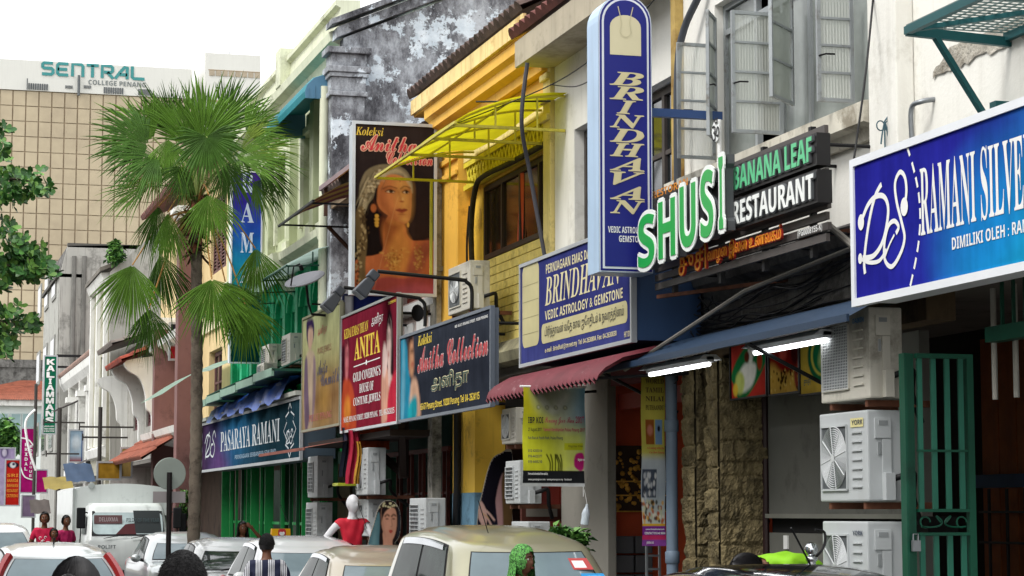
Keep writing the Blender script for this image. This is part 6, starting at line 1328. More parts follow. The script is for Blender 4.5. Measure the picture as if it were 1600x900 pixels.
# ================================================================ GROUND FLOOR, nearest house
stone_m = M('rough_stone', '#75694c', .95, var=.45, scale=5, stain='#2f2a1c', samt=.45, sscale=6, bump=1.0, bscale=35)
def stone_col(label, x0, x1, y0, y1, z1, seed):
    """column faced with rough split stone: blocks of uneven size, chipped faces, sunk joints"""
    r = thing('stone_column', label, 'column', ((x0+x1)/2, (y0+y1)/2, .15), group='rough stone columns'); rs = np.random.RandomState(seed); H = z1-.15
    for O, U, N, w_ in (((x0,y1,.15),(0,-1,0),(-1,0,0),y1-y0), ((x0,y0,.15),(1,0,0),(0,-1,0),x1-x0), ((x1,y0,.15),(0,1,0),(1,0,0),y1-y0)):
        nu, nv = max(4, int(w_/.013)), int(H/.016); uu, vv = np.meshgrid(np.linspace(0, w_, nu+1), np.linspace(0, H, nv+1)); d = np.zeros_like(uu); z = 0.0
        while z < H:
            h = rs.uniform(.09,.27); cut = [0, w_] if w_ < .3 or rs.rand() < .35 else [0, w_*rs.uniform(.3,.7), w_]
            for a, b in zip(cut, cut[1:]):
                m = (uu >= a) & (uu <= b) & (vv >= z) & (vv < z+h); e = np.minimum(np.minimum(uu-a+(a == 0)*9, b-uu+(b == w_)*9), np.minimum(vv-z, z+h-vv))+.006*rs.randn(*uu.shape)
                base = rs.uniform(.012,.042); tilt = rs.uniform(-.12,.12)*(vv-z-h/2)+rs.uniform(-.1,.1)*(uu-(a+b)/2); d = np.where(m, np.clip(e/.02, 0, 1)**.6*(base+tilt), d)
            z += h
        big = rs.randn(nv//4+3, nu//3+3); yi = vv/H*(nv//4+1.5); xi = uu/w_*(nu//3+1.5); a0, b0 = yi.astype(int), xi.astype(int); fy, fx = yi-a0, xi-b0
        d += .007*(big[a0,b0]*(1-fy)*(1-fx)+big[a0+1,b0]*fy*(1-fx)+big[a0,b0+1]*(1-fy)*fx+big[a0+1,b0+1]*fy*fx)+.003*rs.randn(*uu.shape); d[:, 0] = np.minimum(d[:, 0], .015); d[:, -1] = np.minimum(d[:, -1], .015)
        O, U, N = Vector(O), Vector(U), Vector(N); W = nu+1; mb = MB()
        mb.add([O+U*float(uu[j,i])+Vector((0,0,float(vv[j,i])))+N*float(d[j,i]) for j in range(nv+1) for i in range(W)], [(j*W+i, j*W+i+1, (j+1)*W+i+1, (j+1)*W+i) for j in range(nv) for i in range(nu)], stone_m); mb.build('stone_facing', r)
    mb = MB(); mb.box((x0+.005,y0+.005,.15),(x1-.005,y1,z1), M('stone_joint', '#3f3829', .95, var=.3)); mb.build('core', r); return r
stone_col('slim rough stone column next to the blue grey drainpipe', 6.6, 6.82, 17.5, 17.78, 3.28, 2)
stone_col('wide rough stone column between the slim one and the grey wall panel', 6.6, 7.02, 16.95, 17.2, 3.03, 5)
r = thing('drainpipe', 'thick blue grey drainpipe running up beside the stone columns', 'pipe', (6.55, 18.1, .15))
pipe_m = M('blue_grey_pipe', '#6f7f90', .5, var=.15, streak=.2)
mb = MB(); mb.tube([(6.58,18.05,.15),(6.58,18.05,3.6)], .052, pipe_m, 14); mb.build('pipe', r, smooth=60); mb = MB()
for z in (1.3, 2.45, 3.35): mb.lathe([(.056,0),(.064,.01),(.064,.1),(.056,.11)], (6.58,18.05,z), pipe_m, 14)
mb.build('collar', r, smooth=40)
r = thing('drainpipe', 'rust stained old pipe high on the white wall beside the open casements', 'pipe', (6.7, 18.3, 4.4)); mb = MB()
mb.box((XW-.08,18.12,4.45),(XW-.003,18.24,7.5), M('rust_stained_render', '#b59a5c', .9, var=.4, scale=3, stain='#6d4a22', samt=.5, streak=.7)); mb.build('chase', r)
mb = MB(); mb.tube(spline([(6.6,17.9,4.5),(6.6,17.88,5.6),(6.62,17.75,6.0),(6.7,17.4,6.4),(6.74,17.3,7)], 6), .035, M('dark_grey_conduit', '#4a4d52', .5), 8); mb.build('pipe', r, smooth=60)
r = thing('service_wall', 'plain grey wall panel behind the stack of three air conditioners', 'wall', (7.02, 15, .15))
gp = M('grey_panel_paint', '#65655f', .75, var=.1, stain='#45443f', samt=.2); mb = MB()
mb.box((7.02,14.1,1.72),(7.1,16.94,3.04), gp); mb.box((7.02,14.1,.15),(7.1,16.94,1.58), gp); mb.build('panel', r)
mb = MB(); mb.box((7.06,14.1,1.581),(7.3,16.94,1.719), M('black_recess', '#121212', .9)); mb.box((6.98,14.15,1.70),(7.018,16.9,1.735), M('metal_lip', '#77776f', .5)); mb.build('slot', r)
mb = MB(); mb.box((7.005,16.5,1.45),(7.019,16.58,1.56), white_ink) ; mb.build('switch_box', r)
mb = MB(); mb.tube([(7.0,16.93,.15),(7.0,16.93,3.0)], .03, M('dark_maroon_pipe', '#2b1a1a', .5), 8); mb.build('pipe', r)
# side party wall piece and folded gate
r = thing('folding_gate', 'dark green folding steel gate with scroll panel and padlock beside the air conditioners', 'gate', (6.6, 12.9, .15))
gg = M('dark_green_gate', '#14503c', .45, .2, var=.2, stain='#0c2a22', samt=.3, streak=.2); yg = 12.95
def gx(px): return at_y(px, 700, yg).x
xa, xb = gx(1413), gx(1521); zt = at_y(1470, 553, yg).z
mb = MB()
for k in range(4): mb.box((xa+.0+.022*k,yg-.02+.012*k,.16),(xa+.018+.022*k,yg+.06,zt), gg)
mb.box((xb-.045,yg-.02,.16),(xb,yg+.03,zt), gg); mb.box((xa+.088,yg-.02,zt-.03),(xb-.045,yg+.02,zt), gg)
zs1, zs0 = at_y(1470, 800, yg).z, at_y(1470, 832, yg).z
mb.box((xa+.088,yg-.02,zs1),(xb-.045,yg+.02,zs1+.02), gg); mb.box((xa+.088,yg-.02,zs0-.02),(xb-.045,yg+.02,zs0), gg); mb.box((xa+.088,yg-.01,2.14),(xb-.045,yg+.005,2.155), gg); mb.build('frame', r)
gl = M('green_gate_light', '#2c6b58', .4, .3, var=.25)
mb = MB(); nb = 4
for k in range(nb):
    xx = xa+.12+(xb-xa-.2)*k/(nb-1)
    mb.bar((xx,yg+.01,.2),(xx,yg+.01,zs0-.02), .035, .02, gl); mb.bar((xx,yg+.01,zs1+.02),(xx,yg+.01,zt-.03), .035, .02, gl)
mb.build('slat', r)
mb = MB(); xm = (xa+.088+xb-.045)/2
for sg in (-1, 1):
    pts = [(xm+sg*(.02+.035*t*math.cos(t*1.6)+.03*t), yg, (zs0+zs1)/2+.04*math.sin(t*1.6)*(1.1-.1*t)) for t in np.linspace(0, 3.2, 22)]; mb.tube(pts, .006, gg, 5)
    pts = [(xm+sg*.13+.035*math.cos(a), yg, (zs0+zs1)/2+.035*math.sin(a)) for a in np.linspace(0, 5, 14)]; mb.tube(pts, .006, gg, 5)
mb.build('scroll', r)
mb = MB(); mb.box((xa+.02,yg-.06,zs0-.12),(xa+.075,yg-.035,zs0-.05), steel_grey); mb.tube([(xa+.03,yg-.045,zs0-.05),(xa+.03,yg-.045,zs0-.01),(xa+.065,yg-.045,zs0-.01),(xa+.065,yg-.045,zs0-.05)], .006, steel_grey, 6); mb.build('padlock', r)
r = thing('security_grille', 'green barred grille and lintel over the dark shop opening under the blue board', 'grille', (6.9, 11, .15))
mb = MB(); mb.box((6.9,8.6,2.86),(7.0,12.9,2.96), gg); 
mb.build('lintel', r); mb = MB()
for k in range(28): mb.bar((6.95,8.7+k*.15,2.96),(6.95,8.7+k*.15,3.29), .02, .02, gg)
mb.build('bar', r)
mb = MB(); dm = M('dark_wire_mesh', '#3a3a36', .6, .3)
for k in range(26): mb.bar((7.25,12.85,.2+k*.115),(7.25,12.2,.2+k*.115), .012, .012, dm)
for k in range(9): mb.bar((7.26,12.85-k*.075,.2),(7.26,12.85-k*.075,3.1), .012, .012, dm)
mb.build('wire_mesh', r)
mb = MB(); wpost = M('white_ribbed_post', '#b5b3aa', .6, var=.25)
for yy in (12.15,): mb.tube([(7.2,yy,.15),(7.2,yy,3.25)], .022, wpost, 8)
for k in range(60): mb.lathe([(.026,0),(.03,.012),(.026,.024)], (7.2,12.15,.2+k*.05), wpost, 8, cap=False)
mb.tube([(7.1,12.86,2.5),(7.1,12.86,3.25)], .02, wpost, 8); mb.tube([(7.1,13.15,2.5),(7.1,13.15,3.25)], .02, wpost, 8); mb.build('post', r)
r = thing('shop_door', 'orange brown timber door with blue frame deep inside the gated opening', 'door', (8.8, 15, .15))
od = M('orange_brown_timber', '#96501f', .6, var=.3, scale=4, streak=.3); bf_ = M('blue_door_frame', '#2c4a6b', .6, var=.2)
mb = MB()
for k in range(9): mb.box((8.82,13.9+k*.3,.9),(8.86,14.18+k*.3,3.2), od)
mb.build('leaf', r); mb = MB(); mb.box((8.76,13.85,1.95),(8.819,16.6,2.06), bf_); mb.box((8.76,13.85,.15),(8.819,16.6,.9), bf_); mb.build('rail', r); mb = MB()
for k in range(9): mb.bar((8.75,13.95+k*.3,.9),(8.75,13.95+k*.3,1.94), .02, .02, black_iron)
for z in (1.2,1.5,1.75): mb.bar((8.74,13.9,z),(8.74,16.5,z), .02, .02, black_iron)
mb.build('grille', r)
mb = MB(); mb.tube([(7.6,12.5,2.2),(7.75,12.2,.2)], .02, black_iron, 6); tag(mb.build('leaning_pole'), 'black iron pole leaning behind the green folding gate', 'pole')
# ================================================================ GROUND FLOOR, second white house
r = thing('pillar', 'plain grey plastered pillar between the run event banner and the open shop', 'pillar', (6.9, 21, .15))
mb = MB(); mb.box((XW,20.35,.15),(XW+.09,21.9,3.29), M('grey_pillar_plaster', '#86837b', .85, var=.1, stain='#5c5951', samt=.2)); mb.build('shaft', r, bevel=.01)
r = thing('shop_display', 'gold jewellery shelves and grey drawers on the red wall of the open shop', 'display', (7.2, 20.9, .15))
yq = 20.9; q = lambda px, py: at_y(px, py, yq)
mb = MB(); mb.box((6.86,yq,.15),(9.1,yq+.1,3.2), M('red_orange_wall', '#c9522e', .7, var=.2)); mb.build('wall_panel', r)  # wall and gold below coloured brighter to stand in for warm shop light
gold = M('gold_foil', '#e0a848', .35, .6, var=.5, scale=14); a, b = q(950,735), q(1012,800)
rg = random.Random(31); mb = MB(); mb.box((a.x,yq-.05,b.z),(b.x+.2,yq-.002,a.z+.25), M('dark_display_back', '#3a2412', .6)); mb.build('back_board', r); mb = MB()
for i in range(90):
    x = rg.uniform(a.x, b.x+.15); z = rg.uniform(b.z, a.z+.22); s = rg.uniform(.012,.03); mb.lathe([(s*.5,0),(s,.006),(s*.5,.012)], (x,yq-.055,z), gold, 8, axis=(0,-1,0))
for z in (b.z, b.z+.16, b.z+.3): mb.box((a.x,yq-.12,z),(b.x+.2,yq-.04,z+.012), gold)
mb.build('jewellery', r)
mb = MB(); dr = M('grey_drawer', '#5d5d60', .5, var=.2)
for i in range(7):
    for j in range(2): mb.box((a.x+.02+j*.2,yq-.2,.2+i*.19),(a.x+.2+j*.2,yq-.06,.37+i*.19), dr)
mb.build('drawer', r, bevel=.006)
r = thing('door_frame', 'dark red timber post between the jewellery shop opening and the drainpipe', 'door frame', (6.9, 18.4, .15))
mb = MB(); mb.box((6.86,18.28,.15),(7.0,18.38,3.2), M('deep_red_post', '#6b1d14', .6, var=.2)); mb.box((6.86,18.38,2.75),(6.95,20.35,2.9), M('deep_red_beam', '#8d2a1a', .6, var=.2)); mb.build('post', r)
mb = MB(); mb.box((XW+.02,18.45,2.98),(XW+.12,20.3,3.28), M('maroon_blind_box', '#5d1f22', .7, var=.2)); mb.build('roller_box', r)
r = thing('ladder', 'small pale aluminium ladder standing below the tall narrow banner', 'ladder', tuple(at_y(1022, 875, 18.6)))
a, b = at_y(1010, 800, 18.6), at_y(1030, 800, 18.6); mb = MB()
for x in (a.x, b.x): mb.bar((x,18.6,.2),(x,18.6,1.85), .018, .025, steel_grey)
for k in range(12): mb.bar((a.x,18.6,.4+k*.12),(b.x,18.6,.4+k*.12), .018, .018, steel_grey)
mb.build('rail', r)
r = thing('plastic_bottle', 'clear plastic bottle hanging on a string from the run event banner', 'bottle', tuple(at_y(913, 820, 19.3)))
c = at_y(913, 820, 19.3); bt = M('bottle_plastic', '#c9d3dc', .15, var=.3, alpha=.75); mb = MB(); mb.lathe([(.035,0),(.038,.02),(.036,.06),(.04,.1),(.03,.14),(.014,.17),(.014,.19)], c, bt, 12, axis=(.15,0,1)); mb.build('body', r, smooth=50)
mb = MB(); mb.tube([c+Vector((.03,0,.18)), S.p(.97,0,0) if False else at_y(913,765,19.3)], .003, white_ink, 4); mb.build('string', r)
# leafy plant beside the champagne car
def leaf_blob(mb, c, rad, n, size, mats, rg, squash=(1,1,1), droop=.3):
    for _ in range(n):
        d = Vector((rg.gauss(0,1), rg.gauss(0,1), rg.gauss(0,1))).normalized()*(rg.random()**.4)*rad
        p = Vector(c)+Vector((d.x*squash[0], d.y*squash[1], d.z*squash[2])); s = size*rg.uniform(.6,1.3)
        t = Vector((rg.gauss(0,1), rg.gauss(0,1), rg.gauss(0,.6)-droop)).normalized(); u = t.cross(Vector((rg.gauss(0,.4),rg.gauss(0,.4),1))).normalized(); k = u.cross(t)*.15*s
        m = rg.choice(mats); mb.add([p, p+t*s*.5+u*s*.3+k, p+t*s, p+t*s*.5-u*s*.3+k], [(0,1,2,3)], m)
leafg = [M('leaf_green_mid', '#4d7a35', .5, var=.3, scale=3), M('leaf_green_light', '#6a9a48', .5, var=.3, scale=3), M('leaf_green_dark', '#2c5228', .5, var=.3, scale=3)]
r = thing('potted_plant', 'leafy green shrub in a pot under the hanging plastic bottle', 'plant', (6.35, 19.2, .15)); rg = random.Random(6)
mb = MB()
for px, py, rr_ in ((870,848,.16),(895,862,.16),(885,880,.2),(900,895,.18),(878,838,.1),(905,840,.07)): leaf_blob(mb, at_y(px, py, 19.2), rr_, 130, .09, leafg, rg)
mb.build('foliage', r); mb = MB()
for k in range(5): mb.tube([(6.3,19.2,.5), at_y(870+9*k, 850, 19.2)], .012, M('plant_stem', '#4a3f2a', .8), 5)
mb.build('stem', r); mb = MB(); mb.lathe([(.14,.15),(.2,.5),(.21,.5),(.18,.48)], (6.3,19.2,0), M('clay_pot', '#8d4f38', .8), 16); mb.build('pot', r, smooth=40)
# ================================================================ GROUND FLOOR, yellow house
r = thing('pillar', 'yellow pillar with a pale blue base and a black pipe on it', 'pillar', (6.9, 26, .15))
mb = MB(); yA, yB = Y(708, XW-.03), Y(742, XW-.03); zs = at_x(725, 770, XW-.03).z
mb.box((XW-.03,yB,zs),(XW+.35,yA,3.29), yel); mb.build('shaft', r)
mb = MB(); mb.box((XW-.035,yB-.005,.15),(XW+.35,yA+.005,zs-.002), M('flaking_blue_base', '#6b93ab', .8, var=.2, stain='#2a3238', samt=.4, sscale=3)); mb.build('base', r)
mb = MB(); mb.tube(spline([(XW-.09,25.95,3.3),(XW-.09,25.92,2.2),(XW-.09,25.98,1.4),(XW-.09,25.95,.2)], 6), .05, cable_m, 8); mb.build('pipe', r, smooth=60)
r = thing('pillar', 'grimy white pillar edge with black streaks beside the maroon gate', 'pillar', (6.7, 27.4, .15)); mb = MB(); mb.box((6.62,27.05,.15),(6.74,27.3,3.28), M('grimy_white', '#a8a59c', .9, var=.3, stain='#1f1e1c', samt=.6, sscale=3, streak=.8)); mb.build('shaft', r)
r = thing('shop_wall', 'deep red timber shop wall behind the dark haired woman cutout', 'wall', (7.5, 24, .15)); mb = MB()
drw = M('deep_red_boards', '#6e1f14', .6, var=.25, streak=.2)
for k in range(9): mb.box((7.6,22.2+k*.42,.15),(7.65,22.6+k*.42,3.25), drw)
mb.build('boards', r)
mb = MB(); mb.box((6.9,21.95,.15),(7.2,22.2,3.28), M('dark_slate_post', '#3b4048', .8, var=.3)); tag(mb.build('pillar'), 'dark slate coloured post behind the run event banner', 'pillar')
mb = MB(); c = at_y(815, 800, 22.6); mb.box((c.x,22.6,c.z-.1),(c.x+.45,22.65,c.z+.08), M('brown_crate', '#5a2f26', .8)); mb.box((c.x+.05,22.595,c.z-.05),(c.x+.4,22.599,c.z+.05), M('crate_label', '#9a948a', .7)); tag(mb.build('crate'), 'small dark brown crate between the two air conditioners behind the run event banner', 'crate')
# cut-out figures printed on board
def cutout(label, y, px0, px1, py0, py1, outline, draw, nx=50, ny=70):
    """flat printed cut-out standing on the pavement: outline in fractions (u right, v down)"""
    a = at_y(px0, py1, y); b = at_y(px1, py0, y); S = cross_surf(y, a.x, b.x, a.z, b.z); r = thing('standee', label, 'cardboard cutout', ((a.x+b.x)/2, y, .15))
    k = Ink(nx, ny, S.w, S.h, '#222222'); draw(k); P = spline(outline, 6, True)
    ins = np.zeros_like(k.X, bool)
    for (x0, y0), (x1, y1) in zip(P, P[1:]+P[:1]):
        if y0 != y1: ins ^= ((y0 > k.Yy) != (y1 > k.Yy)) & (k.X < (x1-x0)*(k.Yy-y0)/(y1-y0)+x0)
    W = nx+1; vs = []; 
    for j in range(ny+1):
        for i in range(nx+1): vs.append(S.p(i/nx, 1-j/ny, .004))
    fs = [(j*W+i, (j+1)*W+i, (j+1)*W+i+1, j*W+i+1) for j in range(ny) for i in range(nx) if ins[j, i] and ins[j+1, i+1] and ins[j, i+1] and ins[j+1, i]]
    mb = MB(); mb.add(vs, fs, print_mat('printed_ink_35', .35)); mb.ink = np.concatenate([np.clip(k.c, 0, .95).reshape(-1, 3), np.ones(((nx+1)*(ny+1), 1))], 1); mb.build('printed_face', r)
    mb = MB(); mb.prism([(u*S.w, (1-v)*S.h) for u, v in P], S.O, S.U, S.V, S.N, -.012, M('board_edge', '#8a8378', .8)); mb.build('backing_board', r)
    mb = MB(); mb.box(((a.x+b.x)/2-.03,y+.02,.15),((a.x+b.x)/2+.03,y+.06,a.z+.2), black_iron); mb.build('prop', r); return r
def dw1(k):
    k.grad([(0,'#33343c'),(1,'#2c2c36')], 'y'); woman_print(k, .62, .36, .42, '#c08a72', '#241c1c', '#4b6d74', 1)
    k.poly([(.0,1),(.05,.7),(.2,.4),(.35,.2),(.38,.4),(.36,.7),(.42,1)], '#4f7078'); k.poly([(.1,.9),(.2,.5),(.3,.35),(.28,.7),(.25,1)], '#6d8f94', soft=.1, a=.7)
    rg = random.Random(3)
    for _ in range(14): k.ell(.35+.5*rg.random(), .06+.08*rg.random(), .03, .03, '#cfc39a', soft=.5, a=.8)
cutout('cutout of a smiling woman in a teal headscarf behind the champagne car', 26.6, 572, 628, 780, 880, [(.05,1),(.03,.75),(.2,.4),(.35,.12),(.55,.02),(.8,.05),(.95,.2),(.97,.45),(.92,.6),(.8,.72),(.95,.85),(1,1)], dw1)
def dw2(k):
    k.grad([(0,'#1f1d28'),(1,'#221f2e')], 'y'); k.poly([(.5,.3),(.62,.22),(.8,.2),(1,.15),(1,.7),(.9,1),(.7,1),(.62,.75),(.55,.55)], '#b58d8d'); k.poly([(.72,.25),(1,.15),(1,1),(.8,1),(.74,.6)], '#6e5538', soft=.04); k.poly([(.2,.45),(.45,.08),(.8,.0),(1,.05),(1,.2),(.75,.2),(.58,.38),(.42,.7),(.2,.66)], '#1b1922')
    k.poly([(.04,.5),(.12,.47),(.26,.55),(.3,.64),(.26,.72),(.16,.7),(.06,.64)], '#d2aaa0')
    for x0, y0, x1, y1 in ((.2,.55,.5,.66),(.24,.6,.48,.76),(.2,.65,.36,.82),(.14,.66,.24,.84)): k.line([(x0,y0),((x0+x1)/2,(y0+y1)/2-.01),(x1,y1)], .055, '#d6b0a4')
    k.line([(.2,.6),(.34,.64)], .03, '#c9a060', .8); k.poly([(.6,.85),(.75,.8),(.8,1),(.55,1)], '#6a3028'); k.line([(.68,.8),(.74,.88)], .05, '#d2aaa0'); k.line([(.7,.88),(.78,.97)], .05, '#d2aaa0')
cutout('tall cutout of a dark haired woman with ringed hand against the deep red wall', 23.6, 744, 800, 706, 868, [(.06,1),(.05,.6),(.15,.42),(.4,.1),(.7,.01),(1,.0),(1,.5),(.98,1)], dw2)
# ================================================================ GROUND FLOOR, pink house
r = thing('folding_gate', 'maroon folding steel gate behind the pale grey air conditioner', 'gate', (6.9, 29, .15)); mg = M('maroon_gate_steel', '#5b2a22', .6, .2, var=.3, stain='#2a1511', samt=.3)
mb = MB()
for k in range(16):
    y = 27.4+k*.34
    if 30.5 < y < 31.4: continue
    mb.bar((6.92+.03*(k % 2),y,.2),(6.92+.03*(k % 2),y,2.55), .045, .03, mg)
mb.bar((6.93,27.35,2.57),(6.93,32.8,2.57), .05, .06, mg); mb.bar((6.95,27.35,1.4),(6.95,30.4,1.4), .02, .03, mg); mb.bar((6.95,27.35,2.0),(6.95,30.4,2.0), .02, .03, mg); mb.build('bars', r)
mb = MB()
for y in (28.9, 29.0, 29.12): mb.bar((7.1,y,.2),(7.1,y,2.5), .04, .04, M('brown_timber_post', '#7a4a38', .7, var=.3))
mb.build('post', r)
r = thing('timber_bracket', 'dark timber brackets holding up the jewellery boards', 'bracket', (6.5, 28.7, 2.3)); mb = MB()
for y in (28.6,): mb.bar((6.6,y,2.2),(6.6,y,3.2), .12, .12, M('black_brown_timber', '#2f2420', .8)); mb.bar((6.6,y,2.25),(6.2,y+1.2,2.85), .08, .08, MATS['black_brown_timber']); mb.bar((6.6,y,2.25),(6.3,y-1.2,2.85), .08, .08, MATS['black_brown_timber'])
mb.box((6.1,27.2,2.72),(6.7,32.9,2.8), MATS['black_brown_timber']); mb.build('strut', r)
def cloth(label, y, px, py0, py1, w_, col, x=None):
    a = at_y(px, py0, y); b = at_y(px, py1, y); mb = MB(); lo = []
    for i in range(10): t = i/9; lo.append([(a.x+w_*(s-.5)*(1+.1*t)+.02*math.sin(t*5), y+.03*math.sin(s*14+t*2), a.z+(b.z-a.z)*t) for s in np.linspace(0, 1, 13)])
    mb.loft(lo, M('cloth_'+col[1:], col, .8, var=.3), close=False); o = mb.build('hanging_cloth', None, smooth=60); tag(o, label, 'cloth', group='clothes hanging in front of the pink house')
cloth('crimson cloth hanging beside the upper air conditioner above the mannequin', 29.0, 553, 672, 756, .16, '#a01c38'); cloth('orange red cloth hanging just above the upper white air conditioner', 29.2, 580, 662, 702, .5, '#a8431f'); cloth('dark blue cloth hanging beside the crimson one', 29.6, 543, 668, 745, .16, '#25293c'); cloth('narrow mustard cloth hanging beside the crimson one', 28.9, 560, 690, 756, .07, '#b5852c')
mb = MB(); a = at_y(535, 757, 29.4); mb.box((a.x-.1,29.2,a.z-.02),(a.x+.16,29.6,a.z+.02), M('lime_plastic', '#a8b02c', .5)); tag(mb.build('plastic_tray'), 'lime green plastic tray on the gate above the mannequin', 'tray')
# ================================================================ GROUND FLOOR, green house
r = thing('security_grille', 'bright green steel bars and folded gates across the market front', 'grille', (6.7, 39, .15)); gb = M('bright_green_steel', '#23904a', .5, .1, var=.2, stain='#0f3d22', samt=.25); gbd = M('dark_green_panel', '#14492c', .6, var=.25)
mb = MB(); rg = random.Random(17)
for k in range(46):
    y = 33.6+k*.252; w_ = .05 if k % 5 else .16
    if 35.1 < y < 35.9 or 36.9 < y < 37.5 or 38.7 < y < 39.9 or 41.4 < y < 42.2 or 43.6 < y < 44.1: continue
    mb.bar((6.62+.06*(k % 3),y,.18),(6.62+.06*(k % 3),y,2.75), w_, .03, gb if k % 4 else gbd)
for z in (.5, 1.55, 2.72): mb.bar((6.75,33.5,z),(6.75,45.2,z), .03, .05, gb)
mb.build('bars', r)
mb = MB()
for k in range(8): a_ = 44.6-.0*k; pts = [(6.64, 44.8-k*.22+.09*math.cos(t), .55+.09*math.sin(t)) for t in np.linspace(0, 2*math.pi, 12)]; mb.tube(pts, .012, gb, 5)
mb.build('scroll', r)
mb = MB()
for y in (35.2, 36.0, 38.9, 43.9): mb.box((6.8,y,.16),(7.0,y+.16,3.38), M('white_shop_post', '#a9b0a8', .8, var=.2, streak=.3))
mb.build('post', r)
mb = MB()
for k in range(7): mb.box((7.6,33.8+k*1.6,.2),(7.7,35.2+k*1.6,2.6), M(('shop_goods_a','shop_goods_b','shop_goods_c')[k % 3], ('#1f4a34','#3a3f38','#5a4a2c')[k % 3], .7, var=.5, scale=6))
mb.build('shop_goods', r)
r = thing('icecream_sign', 'yellow shop board with a red heart badge in front of the green bars', 'sign', tuple(at_y(443, 850, 33.2))); a, b = at_y(423, 850, 33.2), at_y(461, 826, 33.2)
S = cross_surf(33.2, a.x, b.x, a.z, b.z); yp_ = M('yellow_plastic', '#e0a812', .4, var=.08); mb = MB(); mb.prism([(0,.35*S.h),(.03*S.w,S.h),(.8*S.w,S.h),(.82*S.w,.45*S.h),(S.w,.05*S.h),(.75*S.w,0),(.6*S.w,-.1),(.3*S.w,-.1),(.15*S.w,.2*S.h)], S.O+Vector((0,.06,0)), S.U, S.V, S.N, .06, yp_); mb.build('panel', r)
lt = MB(); rect(lt, S, .3, .2, .62, 1.0, red_ink, .004, .04); text(lt, S, '❤', 'x', .35, .45, .57, .8, white_ink, .008); text(lt, S, 'walls', 'sansb', .36, .28, .56, .38, white_ink, .008); lt.build('badge', r)
mb = MB(); mb.box((a.x+.1,33.21,.15),(b.x-.1,33.25,a.z), steel_grey); mb.build('stand', r)
# ================================================================ PALM
r = thing('palm_tree', 'tall fan palm with a bushy crown and drooping old fronds on the pavement', 'palm tree', (4.66, 35.6, .0))
PX, PY = at_y(303, 600, 35.6).x, 35.6; PZ = at_y(305, 330, 35.6).z
bark = M('palm_bark', '#786d60', .9, var=.35, scale=4, stain='#3f372f', samt=.4, sscale=5, bump=.6)
mb = MB(); pts = []; rad = []
for i in range(64):
    z = PZ*i/63; pts.append((PX+.05*math.sin(z*.5), PY, z)); rad.append((.106-.018*(z/6.5)+(.05*max(0, 1-z) if z < 1 else 0))*(1.07 if i % 2 else .95))
mb.tube(pts, rad, bark, 14); mb.build('trunk', r, smooth=30)
fib = M('palm_fibre', '#6b3f2a', .95, var=.5, scale=8, stain='#2c1a12', samt=.5, sscale=6); rg = random.Random(2); mb = MB()
for k in range(240):
    z = rg.uniform(PZ-.75, PZ+.3); a = rg.uniform(0, 6.28); w_ = .12+.16*rg.random()*(.9 if z < PZ-.1 else .5); p = Vector((PX+.1*math.cos(a), PY+.1*math.sin(a), z)); q = p+Vector((w_*math.cos(a), w_*math.sin(a), rg.uniform(-.22,.12))); s = Vector((-math.sin(a), math.cos(a), 0))*rg.uniform(.01,.05)
    mb.add([p-s, p+s, q+s*.4, q-s*.4], [(0,1,2,3)], fib)
mb.build('fibre_skirt', r)
pg_ = [M('palm_leaf_%s' % n, c, .6, var=.35, scale=3, spec=.15) for n, c in (('mid','#4f7222'),('dark','#38581b'),('light','#768c36'),('olive','#7a7d30'))]
pet_m = M('palm_petiole', '#7d8a4a', .6, var=.3); pet_old = M('palm_petiole_old', '#a5793f', .7, var=.3)
def frond(hub, a, n, Rr, mat, span=2.2, droop=.35, seed=0, old=False, base=None):
    """one fan leaf: hub, pointing direction a, leaf-plane normal n"""
    rg = random.Random(seed); a = Vector(a).normalized(); n = (Vector(n)-a*Vector(n).dot(a)).normalized(); s = n.cross(a); mb = MB(); N = 38
    base = Vector(base or (PX, PY, PZ+.15)); mid = (base+hub)/2+Vector((0, 0, .12 if not old else .3)); mb.tube(spline([base, mid, hub], 5), .018, pet_old if old else pet_m, 5, r1=.012)
    for i in range(N):
        th = (i+.5)/N*2-1; ang = th*span; d = a*math.cos(ang)+s*math.sin(ang); L = Rr*(1-.28*abs(th)**2)*rg.uniform(.82,1.1); dt = span*2/N/2*1.06; e = n.cross(d)
        f0 = .58+.12*rg.random(); prof = ((.03,1),(.35,1),(f0,.95),(f0+.16,.5),(1,.03)); c = []; le = []; ri = []; bend = rg.uniform(.3,2.2)
        for t, wd in prof:
            rr = L*t; w_ = min(rr, L*f0)*math.tan(dt)*wd; p = hub+d*rr+n*(Rr*(-.05*t*t+.16*abs(th)*t+rg.uniform(-.03,.03)*t))+Vector((0, 0, -droop*Rr*bend*max(0, t-.35)**2*1.6)); pl = .25*w_
            c.append(p+n*pl); le.append(p-e*w_-n*pl); ri.append(p+e*w_-n*pl)
        m = len(prof); mb.add(c+le+ri, [(m+k, k, k+1, m+k+1) for k in range(m-1)]+[(k, 2*m+k, 2*m+k+1, k+1) for k in range(m-1)], mat)
    mb.build('frond', r)
def fpx(px, py, dx, dy, Rp, mat, dyy=0., tilt=.5, **kw):
    hub = at_y(px, py, PY+dyy); a = Vector((dx, kw.pop('ay', -.15), -dy)); frond(hub, a, (kw.pop('nx', .1), -1, tilt), Rp/88., mat, **kw)
A = pg_
